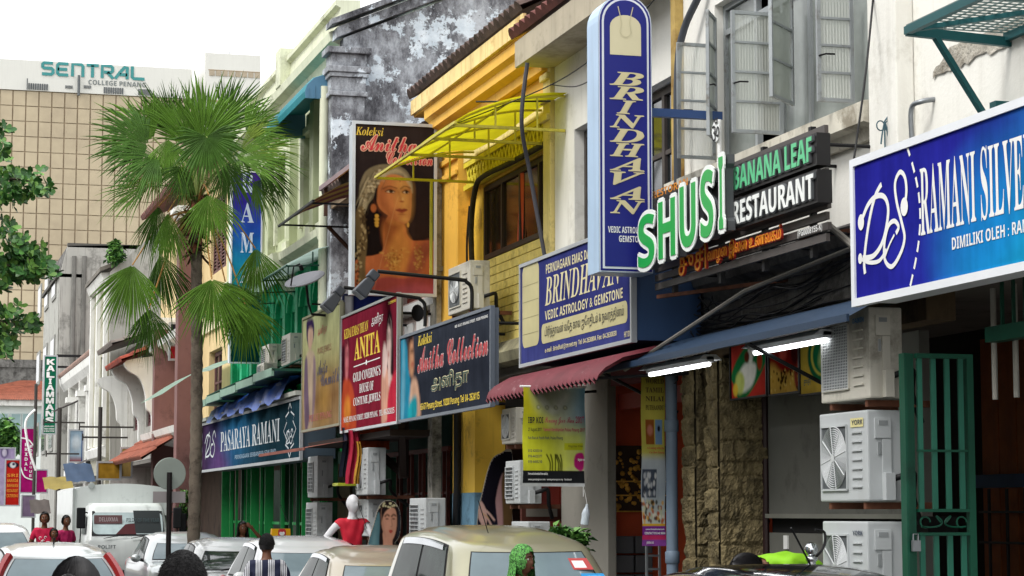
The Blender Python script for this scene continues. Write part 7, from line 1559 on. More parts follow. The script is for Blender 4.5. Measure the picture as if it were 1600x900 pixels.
for i, t in enumerate((
    (296,226,-.5,-1,108,A[0],.1,.25,1.05,.12), (318,220,.45,-1,112,A[0],-.1,.2,1.1,.1), (306,232,0,-1,104,A[1],.4,.1,1.2,.1), (231,226,-1,-.25,92,A[1],-.2,.5,1.45,.15), (240,216,-.8,-.7,96,A[0],.3,.3,1.1,.15),
    (247,246,-1,.3,88,A[1],-.5,.7,1.15,.25), (233,291,-1,.3,78,A[0],-.3,.8,.95,.2), (250,272,-1,.45,70,A[3],.2,.8,.9,.3), (323,214,.05,.9,66,A[1],-.9,.25,2.1,.15), (384,206,1,-.5,74,A[0],.2,.3,1.2,.15),
    (368,246,1,-.05,104,A[0],-.6,.7,.85,.2), (376,232,.95,-.35,92,A[2],.1,.4,.9,.2), (408,262,.85,.55,68,A[1],-.3,.8,1.3,.25), (262,218,.0,1,74,A[0],-.5,.4,.9,.2), (352,258,.4,.9,66,A[1],-.7,.6,1.1,.3), (290,262,-.5,.8,56,A[1],-.6,.5,1.0,.3),
    (350,196,.7,-.9,92,A[1],.5,.2,.9,.1), (268,206,-.6,-1,86,A[1],.6,.1,.9,.1), (395,285,.7,.6,60,A[0],-.2,.8,1.1,.3))):
    fpx(*t[:8], seed=i, span=t[8], droop=t[9], nx=random.Random(i).uniform(-.5,.5), ay=random.Random(i+50).uniform(-.5,.2))
for i, t in enumerate(((248,322,-.1,1,92,A[1],-.2,{'span':.62}), (262,332,.05,1,92,A[0],-.4,{'span':.5}), (326,304,.1,1,82,A[0],-.9,{'span':.95}), (207,414,-.12,1,96,A[0],-.3,{'span':.95}), (250,398,.25,1,100,A[1],.3,{'span':.7}),
    (233,482,.05,1,78,A[1],-.1,{'span':.8}), (331,436,.12,1,100,A[0],-.8,{'span':1.15}), (352,440,.5,1,90,A[1],-.4,{'span':.8}), (399,388,.15,1,92,A[0],-.3,{'span':.8}), (383,475,.15,1,86,A[0],-.5,{'span':.95}), (300,330,-.3,1,60,A[3],.5,{'span':.7}))):
    fpx(*t[:7], tilt=.05, seed=40+i, droop=.1, span=t[7]['span'], old=True, base=(PX, PY, PZ))
# the far side of the crown
for i in range(4):
    az = R(30+i*40); hub = Vector((PX+.8*math.cos(az), PY+.8*math.sin(az), PZ+.9+.25*math.sin(i*2.1))); frond(hub, (math.cos(az), math.sin(az), .45), (0, 0, 1), .95, A[i % 3], seed=70+i)
# ================================================================ BROADLEAF TREE whose branches enter at the left
r = thing('street_tree', 'broadleaf street tree with leafy branch tips hanging before the college tower', 'tree', (-4.3, 33, .14)); brk = M('tree_bark', '#4f463c', .9, var=.35, scale=4, bump=.5)
TY = 30.0; spots = [(8,288,34,20),(42,286,26,18),(62,296,14,8),(12,312,20,12),(4,352,16,10),(10,392,30,26),(38,400,34,26),(58,418,26,18),(30,425,24,14),(6,440,16,14),(76,424,10,8),(8,492,22,16),(34,506,22,12),(48,510,10,6),(4,520,18,14),(6,548,14,12),(2,212,12,14),(0,240,8,8),(-26,300,18,16),(-26,420,18,16),(-26,510,18,14)]
mb = MB(); rg = random.Random(9); tl = [M('tree_leaf_%s' % n, c, .4, var=.3, scale=3) for n, c in (('mid','#4b7a38'),('dark','#2e5527'),('light','#6d9846'),('deep','#3a6632'))]
for px, py, sx, sy in spots:
    n = int(sx*sy/27)+4
    for _ in range(n):
        c = at_y(px+rg.uniform(-1,1)*sx, py+rg.uniform(-1,1)*sy, TY+rg.uniform(-.5,.5)); ax = Vector((rg.uniform(-.3,1), rg.uniform(-1,.3), rg.uniform(-.2,.9))).normalized(); u = ax.orthogonal().normalized(); v = ax.cross(u)
        for k in range(6):
            a_ = k*1.05+rg.random()*.6; d = (u*math.cos(a_)+v*math.sin(a_)+ax*rg.uniform(.1,.6)).normalized(); s = rg.uniform(.09,.15); w_ = d.cross(ax).normalized()*s*.30; m = rg.choice(tl); nn = ax*s*.08
            mb.add([c, c+d*s*.55+w_-nn, c+d*s*.85+w_*.8, c+d*s, c+d*s*.85-w_*.8, c+d*s*.55-w_-nn], [(0,1,2,3,4,5)], m)
rg2 = random.Random(10)
for _ in range(6500):   # the rest of the crown, outside the picture
    a_ = rg2.uniform(0, 6.28); q = rg2.random()**.5*6.2; c = Vector((-4.3+q*math.cos(a_), 33+q*math.sin(a_)*.8, 6.3+rg2.uniform(-2.0,2.6)*(1-q/9)))
    dv = c-CAM
    if 800+FPX*dv.dot(RT)/dv.dot(FW) > -14: continue
    d = Vector((rg2.gauss(0,1), rg2.gauss(0,1), rg2.gauss(0,.6))).normalized(); s = .22; w_ = d.cross(Vector((.1,.2,1))).normalized()*s*.4
    mb.add([c, c+d*s*.5+w_, c+d*s, c+d*s*.5-w_], [(0,1,2,3)], rg2.choice(tl))
mb.build('crown', r)
mb = MB(); mb.tube([(-4.3,33,.14),(-4.25,33,2.2),(-4.1,32.8,4.6),(-3.9,32.6,7)], [.3,.24,.2,.1], brk, 10)
for px, py in ((62,292),(76,424),(46,508),(4,548),(2,212)):
    e = at_y(px, py, TY); mb.tube(spline([(-4.1,32.8,4.2), ((-4.1+e.x)/2, 31.6, (4.4+e.z)/2+.5), (e.x-.6, TY, e.z+.06), e], 6), .06, brk, 6, r1=.008)
mb.build('trunk', r)
# self-sown shrub on a roof edge, greenery at the street's end, small plants
def shrub(label, y, blobs, n, size, stem_to=None, name='shrub'):
    c = at_y(blobs[0][0], blobs[0][1], y); r = thing(name, label, 'plant', tuple(c)); rg = random.Random(len(label)); mb = MB()
    for px, py, rp in blobs: leaf_blob(mb, at_y(px, py, y), rp*y/FPX, n, size, leafg, rg)
    mb.build('foliage', r); mb = MB(); a = at_y(blobs[0][0], blobs[0][1]+blobs[0][2]*1.2, y)
    for px, py, rp in blobs: mb.tube([a, at_y(px, py, y)], .02, M('plant_stem', '#4a3f2a'), 5)
    mb.build('stem', r); return r
shrub('self sown green shrub growing on the grey roof edge', 66.8, [(181,392,12),(176,403,10),(186,400,9),(180,382,7)], 150, .16)
shrub('low green tree in front of the house with the orange roof', 116, [(6,672,18),(20,684,16),(-6,690,18),(26,694,10)], 240, .4, name='small_tree')
shrub('leafy plant with orange flowers on the pavement behind the round sign', 47, [(288,775,10),(292,790,12),(283,802,11),(297,806,9),(290,820,10)], 120, .09)
r = thing('flower_pot_stand', 'dark box on a post by the orange flowered plant', 'box', tuple(at_y(285,830,46.8))); a, b = at_y(281,838,46.8), at_y(292,802,46.8); mb = MB(); mb.box((a.x,46.8,a.z),(b.x,47.0,b.z), black_iron); mb.build('box', r, bevel=.02); mb = MB(); mb.bar(((a.x+b.x)/2,46.9,.15),((a.x+b.x)/2,46.9,a.z), .05, .05, black_iron); mb.build('post', r)
# ================================================================ POLES, ROUND SIGN, WIRES
r = thing('road_sign', 'back of a round grey road sign with a small plate on a black pole', 'road sign', (4.3, 35.6, 0)); yq = 35.6
c = at_y(265, 740, yq); lowp = at_y(263, 900, yq); mb = MB(); mb.tube([(c.x,yq,0),(c.x,yq,c.z+.02)], .042, M('black_sign_pole', '#241f20', .5, .2), 12); mb.build('pole', r)
sg = M('sign_back_grey', '#9aa39b', .5, .2, var=.08); mb = MB(); mb.lathe([(.001,0),(.255,0),(.262,.006),(.262,.018),(.255,.024),(.001,.024)], (c.x+.01,yq+.075,c.z), sg, 40, axis=(0,-1,0), cap=False); mb.build('disc', r, smooth=40)
a, b = at_y(239.5, 785.5, yq), at_y(290.5, 768, yq); mb = MB(); mb.box((a.x,yq+.055,a.z),(b.x,yq+.07,b.z), M('plate_back', '#a39c9c', .5, .2, var=.08)); mb.build('plate', r)
def pole(label, y, px, py0, rr=.06, arms=()):
    c = at_y(px, py0, y); r = thing('utility_pole', label, 'pole', (c.x, y, .1)); mb = MB(); mb.tube([(c.x,y,.1),(c.x,y,c.z)], rr, M('dark_pole', '#3d3936', .7, var=.2), 8)
    mb.build('pole', r); mb = MB()
    for z, w_ in arms: mb.bar((c.x-w_,y,z),(c.x+w_*1.6,y,z), .05, .05, M('dark_pole', '#3d3936')); mb.bar((c.x-w_,y-.1,z+.1),(c.x-w_,y-.1,z-.1), .04, .04, M('dark_pole', '#3d3936'))
    mb.build('crossarm', r)
pole('tall dark pole in front of the narrow white shophouse', 71, 93.5, 637, .07, ((3.6,.4),(4.6,.5)))
pole('dark pole with wires rising above the ochre board', 64, 157, 636, .06, ((4.2,.6),(3.9,.5)))
pole('thin grey lamp pole beside the magenta banner', 83.5, 56.5, 600, .06)
def wire(label, pts, rr, n=8, mat=None, name='cable'):
    mb = MB(); mb.tube(spline(pts, n), rr, mat or cable_m, 6); o = mb.build(name, None, smooth=60); return tag(o, label, 'cable', group='cables strung along the fronts')
# bundles of telephone cable
r = thing('cable_bundle', 'tangle of black cables looped along the wall under the restaurant sign', 'cables', (6.5, 16.5, 3.4)); rg = random.Random(14); mb = MB()
for k in range(16):
    pts = []; y0 = 18.9-rg.random()*.4; y1 = 13.2+rg.random()*2.2; z0 = rg.uniform(3.25,3.6); z1 = rg.uniform(3.2,3.6)
    for i in range(9): t = i/8; pts.append((6.62+.05*rg.random()-.06*math.sin(t*3.1), y0+(y1-y0)*t, z0+(z1-z0)*t-.1*math.sin(t*math.pi)+rg.uniform(-.06,.06)))
    mb.tube(spline(pts, 4), rg.uniform(.005,.011), cable_m, 5)
for k in range(14):
    c = Vector((6.55, rg.uniform(16.9,18.3), rg.uniform(3.0,3.5))); rr = rg.uniform(.08,.2); pts = [c+Vector((.04*math.sin(t*2), rr*math.cos(t), rr*.8*math.sin(t))) for t in np.linspace(0, rg.uniform(3,6), 12)]; mb.tube(pts, .007, cable_m, 5)
mb.build('cables', r)
mb = MB(); mb.tube([(6.1,17.9,2.98),(6.3,15.6,3.45),(6.5,13.9,3.62)], .018, M('grey_conduit_rod', '#77736c', .6, .2), 7); mb.tube([(6.3,14.0,3.75),(6.25,13.3,3.45)], .025, MATS['grey_conduit_rod'], 7); mb.bar((6.05,16.9,3.52),(6.75,15.4,3.55), .03, .03, rust_m); mb.bar((6.2,14.6,3.72),(6.7,13.3,3.72), .03, .03, rust_m); tag(mb.build('support_rod'), 'old grey conduit rods and rusty bars under the restaurant sign', 'rod')
wire('thin black cable hanging down to the corner of the large blue board', [at_y(1365,-10,13.9), at_y(1352,120,13.6), at_y(1333,258,13.3)], .008)
wire('grey black cable hanging from the eave over the yellow house', [at_y(824,98,20.9), at_y(815,190,21.0), at_y(828,270,21.2), at_y(851,400,21.2)], .022, mat=M('grey_black_hose', '#47464a', .5))
wire('thin cable running up behind the tall vertical blue sign', [at_y(716,192,22.5), at_y(870,128,20.6), at_y(975,50,18.6), at_y(1030,-10,17.8)], .006)
wire('thin cable sagging across the white house wall', [at_y(860,132,21), at_y(900,135,20.5), at_y(935,118,19)], .006)
wire('straight dark cable above the yellow canopy', [at_y(744,159,22.2), at_y(860,158,21.6)], .01)
wire('loose white cable looping off a pole near the magenta banner', [at_y(55,640,82), at_y(40,660,82), at_y(45,700,82), at_y(56,735,82)], .05, mat=white_ink)
r = thing('rope_knot', 'knotted green rope hanging from a hook on the white pilaster', 'rope', tuple(at_y(1384,200,13.5))); mb = MB(); rp = M('green_rope', '#44606a', .8); c = at_y(1382,190,13.7)
mb.tube([at_y(1394,173,13.7), c], .006, rp, 5)
for i, (dx, dz) in enumerate(((-.03,-.16),(.0,-.2),(.035,-.15),(.05,-.17))): mb.tube(spline([c, c+Vector((dx*.6,0,dz*.5)), c+Vector((dx,0,dz))], 4), .006, rp, 5)
for sg_ in (-1, 1): mb.tube([c+Vector((sg_*.03*(1-math.cos(t)), 0, -.03+.035*math.sin(t))) for t in np.linspace(0, 6.28, 12)], .005, rp, 5)
mb.build('rope', r)
r = thing('water_pipe', 'short bent grey pipe on the white wall above the large blue board', 'pipe', tuple(at_x(1447,175,6.6))); a = at_x(1458,160,XW); mb = MB(); mb.tube(spline([(XW+.02,a.y-.02,a.z+.02),(6.66,a.y,a.z),(6.63,a.y+.09,a.z-.04),(6.64,a.y+.1,a.z-.3)], 5), .018, steel_grey, 8); mb.build('pipe', r, smooth=60)
# far shop clutter: tarpaulins and canopies
def far_cloth(label, y, px0, px1, py0, py1, dpt, col, seed):
    a = at_y(px0, py1, y); b = at_y(px1, py0, y); rg = random.Random(seed); lo = []
    for i in range(9): lo.append([(a.x+(b.x-a.x)*i/8, y+dpt*j/4, a.z+(b.z-a.z)*(j/4)+.02*math.sin(i*1.7+j)-.015*rg.random()) for j in range(5)])
    mb = MB(); mb.loft(lo, M('far_cloth_'+col[1:], col, .7, var=.3, scale=1), close=False); o = mb.build('tarpaulin', None, smooth=50); tag(o, label, 'tarpaulin')
far_cloth('faded blue tarpaulin canopy above the truck beside the ochre board', 62, 104, 150, 722, 752, 1.5, '#33465f', 1)
far_cloth('mustard yellow canopy under the small magenta board', 66, 70, 116, 744, 764, 1.2, '#8a7a3a', 2)
far_cloth('dark grey sagging canopy under the violet notice board', 74, 48, 80, 780, 802, 1.0, '#4a423e', 3)
r = thing('shop_clutter', 'dark shop openings with goods below the far canopies', 'shop front', (6, 75, .15)); mb = MB(); rg = random.Random(4)
for k in range(26):
    y = 62+k*1.5; mb.box((6.3+rg.random()*.6,y,.16),(7,y+rg.uniform(.3,1),rg.uniform(.8,2.6)), rg.choice([M('clutter_dark','#34302f',.8), M('clutter_white','#b5b5b0',.8), M('clutter_pink','#a04a78',.8), M('clutter_green','#7aa03c',.8), M('clutter_brown','#5c4634',.8)]))
mb.build('goods', r)
# ================================================================ CARS
car_glass = M('car_glass', '#6b7a80', .06, var=.25, scale=1.2, spec=.35); seal = M('black_rubber_seal', '#17181a', .6); tyre = M('tyre_rubber', '#1c1c1d', .8); rim_m = M('wheel_rim', '#9a9da0', .35, .8); lampg = M('headlamp_glass', '#c9d0d3', .08, coat=.8); red_l = M('tail_lamp_red', '#9c1f22', .15, coat=.8); chrome = M('chrome_trim', '#c3c6c8', .12, 1.0)  # pale base colour of car_glass stands in for the reflected sky
def car(name, label, cat, loc, rz, L, W, H, belt, col, wsb, wst, rwt, rwb, hood=.78, boot=.95, gl=None, extra=None, wspan=(.10,.86), roofcol=None, arch=.13, mirrors=True):
    """front towards local -y. wsb/wst: windscreen base / top, rwt/rwb: rear window top / base, all y from the car's middle; heights in metres"""
    r = thing(name, label, cat, loc, rz, 'cars along the street'); pm = col if not isinstance(col, str) else M('car_paint_'+col[1:], col, .28, .25, var=.05, coat=.9); g_ = gl or car_glass
    def loop(hw, yf, yr, rc, bow=.06):
        o = []; cs = ((hw-rc, yf+rc, -90), (hw-rc, yr-rc, 0), (-hw+rc, yr-rc, 90), (-hw+rc, yf+rc, 180)); nf, ns, nc = 8, 16, 5
        for ci, (cx, cy, a0) in enumerate(cs):
            for k in range(nc+1): a = R(a0+90*k/nc); o.append([cx+rc*math.cos(a), cy+rc*math.sin(a)])
            nx_, ny_, b0 = cs[(ci+1) % 4]; p0 = o[-1]; a = R(b0); p1 = [nx_+rc*math.cos(a), ny_+rc*math.sin(a)]; m = ns if ci in (0, 2) else nf
            for k in range(1, m): t = k/m; o.append([p0[0]+(p1[0]-p0[0])*t, p0[1]+(p1[1]-p0[1])*t])
        for p in o:
            f = 1-(p[0]/hw)**2
            if p[1] < (yf+yr)/2 and abs(p[1]-yf) < rc*1.2: p[1] -= bow*f
            elif abs(p[1]-yr) < rc*1.2: p[1] += bow*.6*f
        return o
    hl = L/2; hw = W/2
    def ztop(y):
        if y < wsb: t = (wsb-y)/max(.01, wsb+hl); return belt-(belt-hood)*min(1, t*1.0)**1.3-.05*t**4
        if y > rwb: t = (y-rwb)/max(.01, hl-rwb); return belt-(belt-boot)*min(1, t*2)
        return belt
    lo = []
    for z, s, e in ((.22,.93,.06),(.3,.97,.02),(.45,1,0),(.62,1,.0),(.74,.985,.03),(belt-.05,.965,.07),(belt,.94,.1)):
        lo.append([(p[0], p[1], min(z, ztop(p[1])-(.0 if z == belt else .03))) for p in loop(hw*s, -hl+e, hl-e, .28)])
    for s in (.8,.55,.25,.01): lo.append([(p[0]*s/.94*.94, p[1]*s, ztop(p[1]*s)+.03*(1-s)) for p in loop(hw*.94, -hl+.1, hl-.1, .28)])
    mb = MB(); mb.loft(lo, pm, cap0=True); 
    def cab(h):
        t = h; ins = 0.0
        if h > .86: q = (h-.86)/.14; ins = .13*(1-math.sqrt(max(0, 1-q*q)))
        w_ = hw*.93-(hw*.93-hw*.72)*t**1.25-ins*.9; yf = wsb+(wst-wsb)*t+ins*1.2; yr = rwb+(rwt-rwb)*t-ins*1.2; z = belt-.01+(H-.03-belt)*t
        ym, hy = (wst*.35+rwt*.65), (rwt-wst)*.75
        return [(p[0], p[1], z-arch*t**2*min(1.3, ((p[1]-ym)/hy)**2)) for p in loop(w_, yf, yr, .16, .08)]
    hs = [0,.1,.25,.45,.65,.8,.88,.93,.97,.99,1.0]; lo = [cab(h) for h in hs]; top = lo[-1]; cy = (wst+rwt)/2; zroof = lambda y: H-.03-arch*min(1.3, ((y-(wst*.35+rwt*.65))/((rwt-wst)*.75))**2)
    for s, dz in ((.9,.012),(.7,.022),(.4,.029),(.02,.031)): lo.append([(p[0]*s, cy+(p[1]-cy)*s, zroof(cy+(p[1]-cy)*s)+dz) for p in top])
    mb.loft(lo, roofcol or pm); mb.build('body', r, smooth=38, local=True)
    n = len(top); nf, ns, nc = 8, 16, 5; i0 = nc; ia = nc; side1 = list(range(nc, nc+ns+1)); rear = list(range(nc+ns+nc, nc+ns+nc+nf+1)); s2 = nc*3+ns+nf; side2 = list(range(s2, s2+ns+1)); f0 = nc*4+ns*2+nf; front = [k % n for k in range(f0, f0+nf+1)]
    def patch(idx, h0, h1, off, mat, nm, par, shr=(0,0)):
        hh = np.linspace(h0, h1, 7); mb = MB(); rows = []
        for h in hh:
            c = cab(h); row = []
            for k in idx:
                p = Vector(c[k]); d = Vector((p.x/hw*1.2, (p.y-cy)/hl, .4)); row.append(p+d.normalized()*off)
            if shr[0]: row[0] = row[0].lerp(row[-1], shr[0])
            if shr[1]: row[-1] = row[-1].lerp(row[0], shr[1])
            rows.append(row)
        mb.loft(rows, mat, close=False); return mb.build(nm, par, smooth=60, local=True)
    ext = lambda l, a, b: [(l[0]-a+k) % n for k in range(len(l)+a+b)]
    for idx, nm in ((ext(front,1,1),'windscreen'), (ext(rear,1,1),'rear_window')):
        s = patch(idx, wspan[0]-.03, wspan[1]+.012, .004, seal, nm, r); patch(idx, wspan[0], wspan[1]-.008, .009, g_, 'glass', s, (.015,.015))
    for sd in (side1, side2):
        for a, b in ((1, 8), (8, 15)):
            idx = sd[a:b+1]; s = patch(idx, .06, .90, .004, seal, 'side_window', r); patch(idx, .11, .86, .009, MATS.get('car_side_glass') or M('car_side_glass', '#2c3532', .08, var=.7, scale=2.5, spec=.02), 'glass', s, (.04,.04))
    for sx in (-1, 1):
        for yy in (-hl+.62, hl-.62):
            mb = MB(); mb.lathe([(.20,-.09),(.29,-.09),(.30,-.05),(.30,.05),(.29,.09),(.20,.09)], (sx*(hw-.1),yy,.30), tyre, 24, axis=(1,0,0), cap=False); wo = mb.build('wheel', r, smooth=40, local=True)
            mb = MB(); mb.lathe([(.01,.02),(.19,.05),(.205,.088)] if sx > 0 else [(.205,-.088),(.19,-.05),(.01,-.02)], (sx*(hw-.1),yy,.30), rim_m, 20, axis=(1,0,0), cap=False); mb.build('rim', wo, local=True)
        mb = MB(); mb.ellipsoid((sx*(hw-.24),-hl+.12,.62), (.17,.12,.08), lampg, 12, 8); mb.build('headlight', r, smooth=60, local=True)
        mb = MB(); mb.ellipsoid((sx*(hw-.12),hl-.1,.78), (.09,.1,.13), red_l, 12, 8); mb.build('tail_light', r, smooth=60, local=True)
        if not mirrors: continue
        mb = MB(); mb.ellipsoid((sx*(hw+.07),wsb+.32,belt+.05), (.09,.06,.07), pm, 12, 8); mb.bar((sx*(hw-.06),wsb+.32,belt),(sx*(hw+.03),wsb+.32,belt+.03), .03, .04, seal); mb.build('wing_mirror', r, smooth=60, local=True)
    mb = MB()
    for x0 in (-.35, .12): c = cab(.09); mb.bar((x0,wsb-.03,belt+.03),(x0+.42,wsb+(wst-wsb)*.16-.05,belt+.03+(H-belt)*.12), .016, .012, seal)
    if mirrors: mb.build('wiper', r, local=True)
    mb = MB(); mb.box((-.26,-hl-.03,.42),(.26,-hl-.01,.53), M('number_plate_black', '#161616', .4)); mb.box((-.26,hl+.01,.5),(.26,hl+.03,.61), MATS['number_plate_black']); mb.build('number_plate', r, local=True)
    if extra: extra(r, cab, patch, dict(side1=side1, side2=side2, rear=rear, front=front), pm)
    return r
champ = M('champagne_paint', '#96937b', .3, .35, var=.06, coat=.8); silver = M('silver_paint', '#b5babb', .28, .45, var=.05, coat=.8); whitep = M('white_paint_car', '#bcbfc0', .25, var=.04, coat=.8); beigep = M('beige_silver_paint', '#a59c8b', .3, .4, var=.06, coat=.8); blackp = M('black_car_paint', '#14171d', .12, .2, var=.05, coat=1.0, spec=.8); redp = M('red_car_paint', '#8a1f22', .25, .2, var=.05, coat=.9)
def visor(r, cab, patch, ix, pm):
    vm = M('chrome_visor', '#a9acb0', .12, .9, var=.2)
    for sd in (ix['side1'], ix['side2']): patch(sd[2:15], .80, .885, .02, vm, 'window_visor', r)
    mb = MB(); mb.tube([(-.25,-.35,1.58),(-.4,-.6,1.84)], .004, seal, 5); mb.build('antenna', r, local=True)
def stickers(r, cab, patch, ix, pm):
    visor(r, cab, patch, ix, pm)
    def stick(fa, fb_, h0, h1, mat, nm='sticker'):
        f = ix['front']; c0, c1 = cab(h0), cab(h1); a0, b0, a1, b1 = (Vector(c[f[k]]) for c in (c0, c1) for k in (0, -1)); o = Vector((0,-.022,.012)); mb = MB()
        mb.quad(a0.lerp(b0,fa)+o, a0.lerp(b0,fb_)+o, a1.lerp(b1,fb_)+o, a1.lerp(b1,fa)+o, mat); return mb.build(nm, r, local=True)
    stick(.29,.41,.50,.72, M('pink_sticker', '#c9a3a6', .5)); stick(.305,.395,.54,.70, M('white_sticker', '#c9cfd3', .5)); stick(.86,1.04,.56,.74, M('red_white_sticker', '#b54a4a', .5)); stick(.88,.99,.59,.70, white_ink); stick(.90,1.10,.30,.50, M('blue_sticker', '#2f8fc9', .5)); stick(.95,1.07,.34,.46, M('pale_blue_sticker', '#a9c9dc', .5))
car('small_car', 'champagne hatchback with stickers on its windscreen and chrome window visors', 'car', (4.93, 17.55, 0), 0, 3.55, 1.52, 1.64, .98, champ, -1.02, -.52, 1.55, 1.72, .86, .9, extra=stickers)
car('black_car', 'glossy black car parked in front of the neon shirted person', 'car', (4.95, 11.35, 0), 0, 4.3, 1.7, 1.45, .9, blackp, -1.0, -.35, .95, 1.6, .78, .95, extra=lambda r, cab, patch, ix, pm: (lambda mb: (mb.tube([(.18,.4,1.45),(.0,.25,1.66)], .006, seal, 6), mb.build('antenna', r, local=True)))(MB()))
car('saloon_car', 'beige silver car parked behind the champagne hatchback', 'car', (5.0, 22.6, 0), 0, 4.1, 1.62, 1.40, .88, beigep, -.95, -.35, .9, 1.5, .75, .92, extra=visor)
car('saloon_car', 'white saloon with a man in a striped shirt standing before it', 'car', (5.05, 27.5, 0), 0, 4.3, 1.68, 1.45, .9, whitep, -1.0, -.4, .9, 1.55, .78, .95, extra=visor)
car('saloon_car', 'pearl white car with dark windscreen behind the cropped black head', 'car', (5.0, 32.9, 0), 0, 4.1, 1.66, 1.37, .88, whitep, -.95, -.35, .9, 1.5, .76, .92, gl=M('dark_reflecting_glass', '#2c3436', .04, var=.8, scale=3, spec=.9, coat=.6))
def wing(r, cab, patch, ix, pm): mb = MB(); mb.box((-.55,1.95,1.2),(.62,2.12,1.23), seal); [mb.box((s*.5-.03,1.98,.95),(s*.5+.03,2.08,1.2), seal) for s in (-1,1)]; mb.build('spoiler', r, local=True)
car('saloon_car', 'silver saloon facing the camera in front of the white truck', 'car', (5.05, 39.3, 0), 0, 4.4, 1.7, 1.40, .9, silver, -1.05, -.4, .95, 1.6, .8, .98, extra=wing)
def redpost(r, cab, patch, ix, pm):
    for s in (-1, 1):
        mb = MB(); pts = []
        for h in np.linspace(.0, .9, 8): c = cab(h); q = Vector(c[(ix['front'][0]-3) % len(c)] if s < 0 else c[(ix['front'][-1]+3) % len(c)]); pts.append((abs(q.x)*s*1.0, q.y-.035, q.z+.01))
        mb.tube(pts, .055, redp, 6); mb.build('tail_light', r, smooth=50, local=True)
    mb = MB(); mb.tube([(0,-.35,1.35),(0,-.36,1.43)], .012, seal, 6); mb.build('antenna', r, local=True); f = cab(.3); mb = MB(); mb.box((.33,-.79,1.04),(.46,-.78,1.10), M('blue_sticker', '#2f8fc9')); mb.build('sticker', r, local=True)
yr_ = 27.3; car('hatchback_car', 'red and silver hatchback with red tail lamp pillars', 'car', (at_y(95,880,26.6).x, 28.2, 0), 0, 3.9, 1.66, 1.37, .9, redp, -1.55, -1.15, .9, 1.3, .85, .8, extra=redpost, roofcol=silver, mirrors=False)
car('white_suv', 'white car behind the red and silver hatchback', 'car', (at_y(-4,850,46).x, 47.5, 0), 0, 4.4, 1.75, 1.52, .95, whitep, -1.05, -.55, 1.5, 1.8, .85, .98)
# ================================================================ TRUCK
r = thing('box_truck', 'small white box truck facing the camera in the parked row', 'truck', (4.95, 48, 0)); tw = M('truck_white', '#ccd0ce', .4, var=.06, stain='#8d928f', samt=.2, streak=.15, coat=.3)
yt = 45.0; q = lambda px, py: at_y(px, py, yt)
xl, xr = q(136, 800).x, q(266, 800).x; zr = q(200, 786).z; hwd = (xr-xl)/2; xc = (xl+xr)/2
mb = MB(); lo = []
for z, y, ins in ((.35,yt+.0,.02),(.5,yt-.06,0),(1.15,yt-.05,0),(1.2,yt-.02,.005),(zr-.28,yt+.28,.05),(zr-.08,yt+.38,.09),(zr,yt+.5,.17)):
    hx = hwd-ins; rc = .14; o = []
    for cx, cy, a0 in ((xc+hx-rc,y+rc,-90),(xc+hx-rc,yt+1.5,0),(xc-hx+rc,yt+1.5,90),(xc-hx+rc,y+rc,180)):
        for k in range(5): a = R(a0+22.5*k); o.append((cx+rc*math.cos(a), cy+rc*math.sin(a), z))
    lo.append(o)
mb.loft(lo, tw, cap0=True, cap1=True); mb.build('cab', r, smooth=40)
bl_, br_ = at_y(113, 800, 47.0).x, at_y(262, 800, 46.5).x; bt = at_y(180, 757, 46.5).z
mb = MB(); yb0, yb1 = 46.6, 51.5; nn = 14; prof = [(bl_,.75)]+[(bl_+(br_-bl_)*k/nn, bt-.1+.12*math.sin(math.pi*k/nn)**.6) for k in range(nn+1)]+[(br_,.75)]
mb.prism([(p[0], p[1]) for p in prof], (0,yb1,0), (1,0,0), (0,0,1), (0,-1,0), yb1-yb0, tw); mb.build('cargo_box', r)
mb = MB(); mb.bar((bl_-.005,yb0-.004,.8),(bl_-.005,yb0-.004,bt-.08), .05, .03, M('truck_trim_grey', '#a5aaa8', .5)); mb.lathe([(.04,0),(.07,.005),(.07,.02),(.04,.025)], (at_y(143,759,yb0).x,yb0-.002,at_y(143,759,yb0).z), M('truck_trim_grey', '#5a6468', .5), 14, axis=(0,-1,0)); mb.build('box_trim', r)
g0, g1 = 1.27, zr-.16; sl_ = lambda z: yt-.02+(z-1.2)*(.30/(zr-.28-1.2))-.012
mb = MB(); hx0, hx1 = hwd-.10, hwd-.13; mb.quad((xc-hx0,sl_(g0),g0),(xc+hx0,sl_(g0),g0),(xc+hx1,sl_(g1),g1),(xc-hx1,sl_(g1),g1), seal); ws = mb.build('windscreen', r)
tg = M('truck_glass', '#93a5a6', .05, var=.4, scale=1.6, spec=.8, coat=.6); mb = MB(); e = .03
rr_ = []; 
for cx, cz, a0 in ((1,0,-90),(1,1,0),(-1,1,90),(-1,0,180)):
    for k in range(5):
        a = R(a0+22.5*k); z = (g0+e+.1 if cz == 0 else g1-e-.1)+.1*math.sin(a); x = xc+cx*(hx0-e-.1)+.1*math.cos(a); rr_.append((x, sl_(z)-.006, z))
mb.add(rr_, [tuple(range(len(rr_)))], tg); mb.build('glass', ws)
Sg = Surf((xc-hx0+.03,sl_(g1-.28)-.012,g1-.28),(1,0,0),Vector((0,.22,1)).normalized(),Vector((0,-1,.22)).normalized(), hx0*2-.06, .22)
mb = MB(); rect(mb, Sg, .02, .1, .42, .9, M('maroon_sun_strip', '#6a4a4c', .4), .002); text(mb, Sg, 'DELUXMA', 'sansb', .09, .3, .36, .7, M('strip_letters', '#a99a9c', .5), .006); text(mb, Sg, 'PILOT OF THE YEAR', 'sansb', .48, .25, .95, .62, M('strip_letters_dark', '#39474a', .5), .006); mb.build('sun_strip', ws)
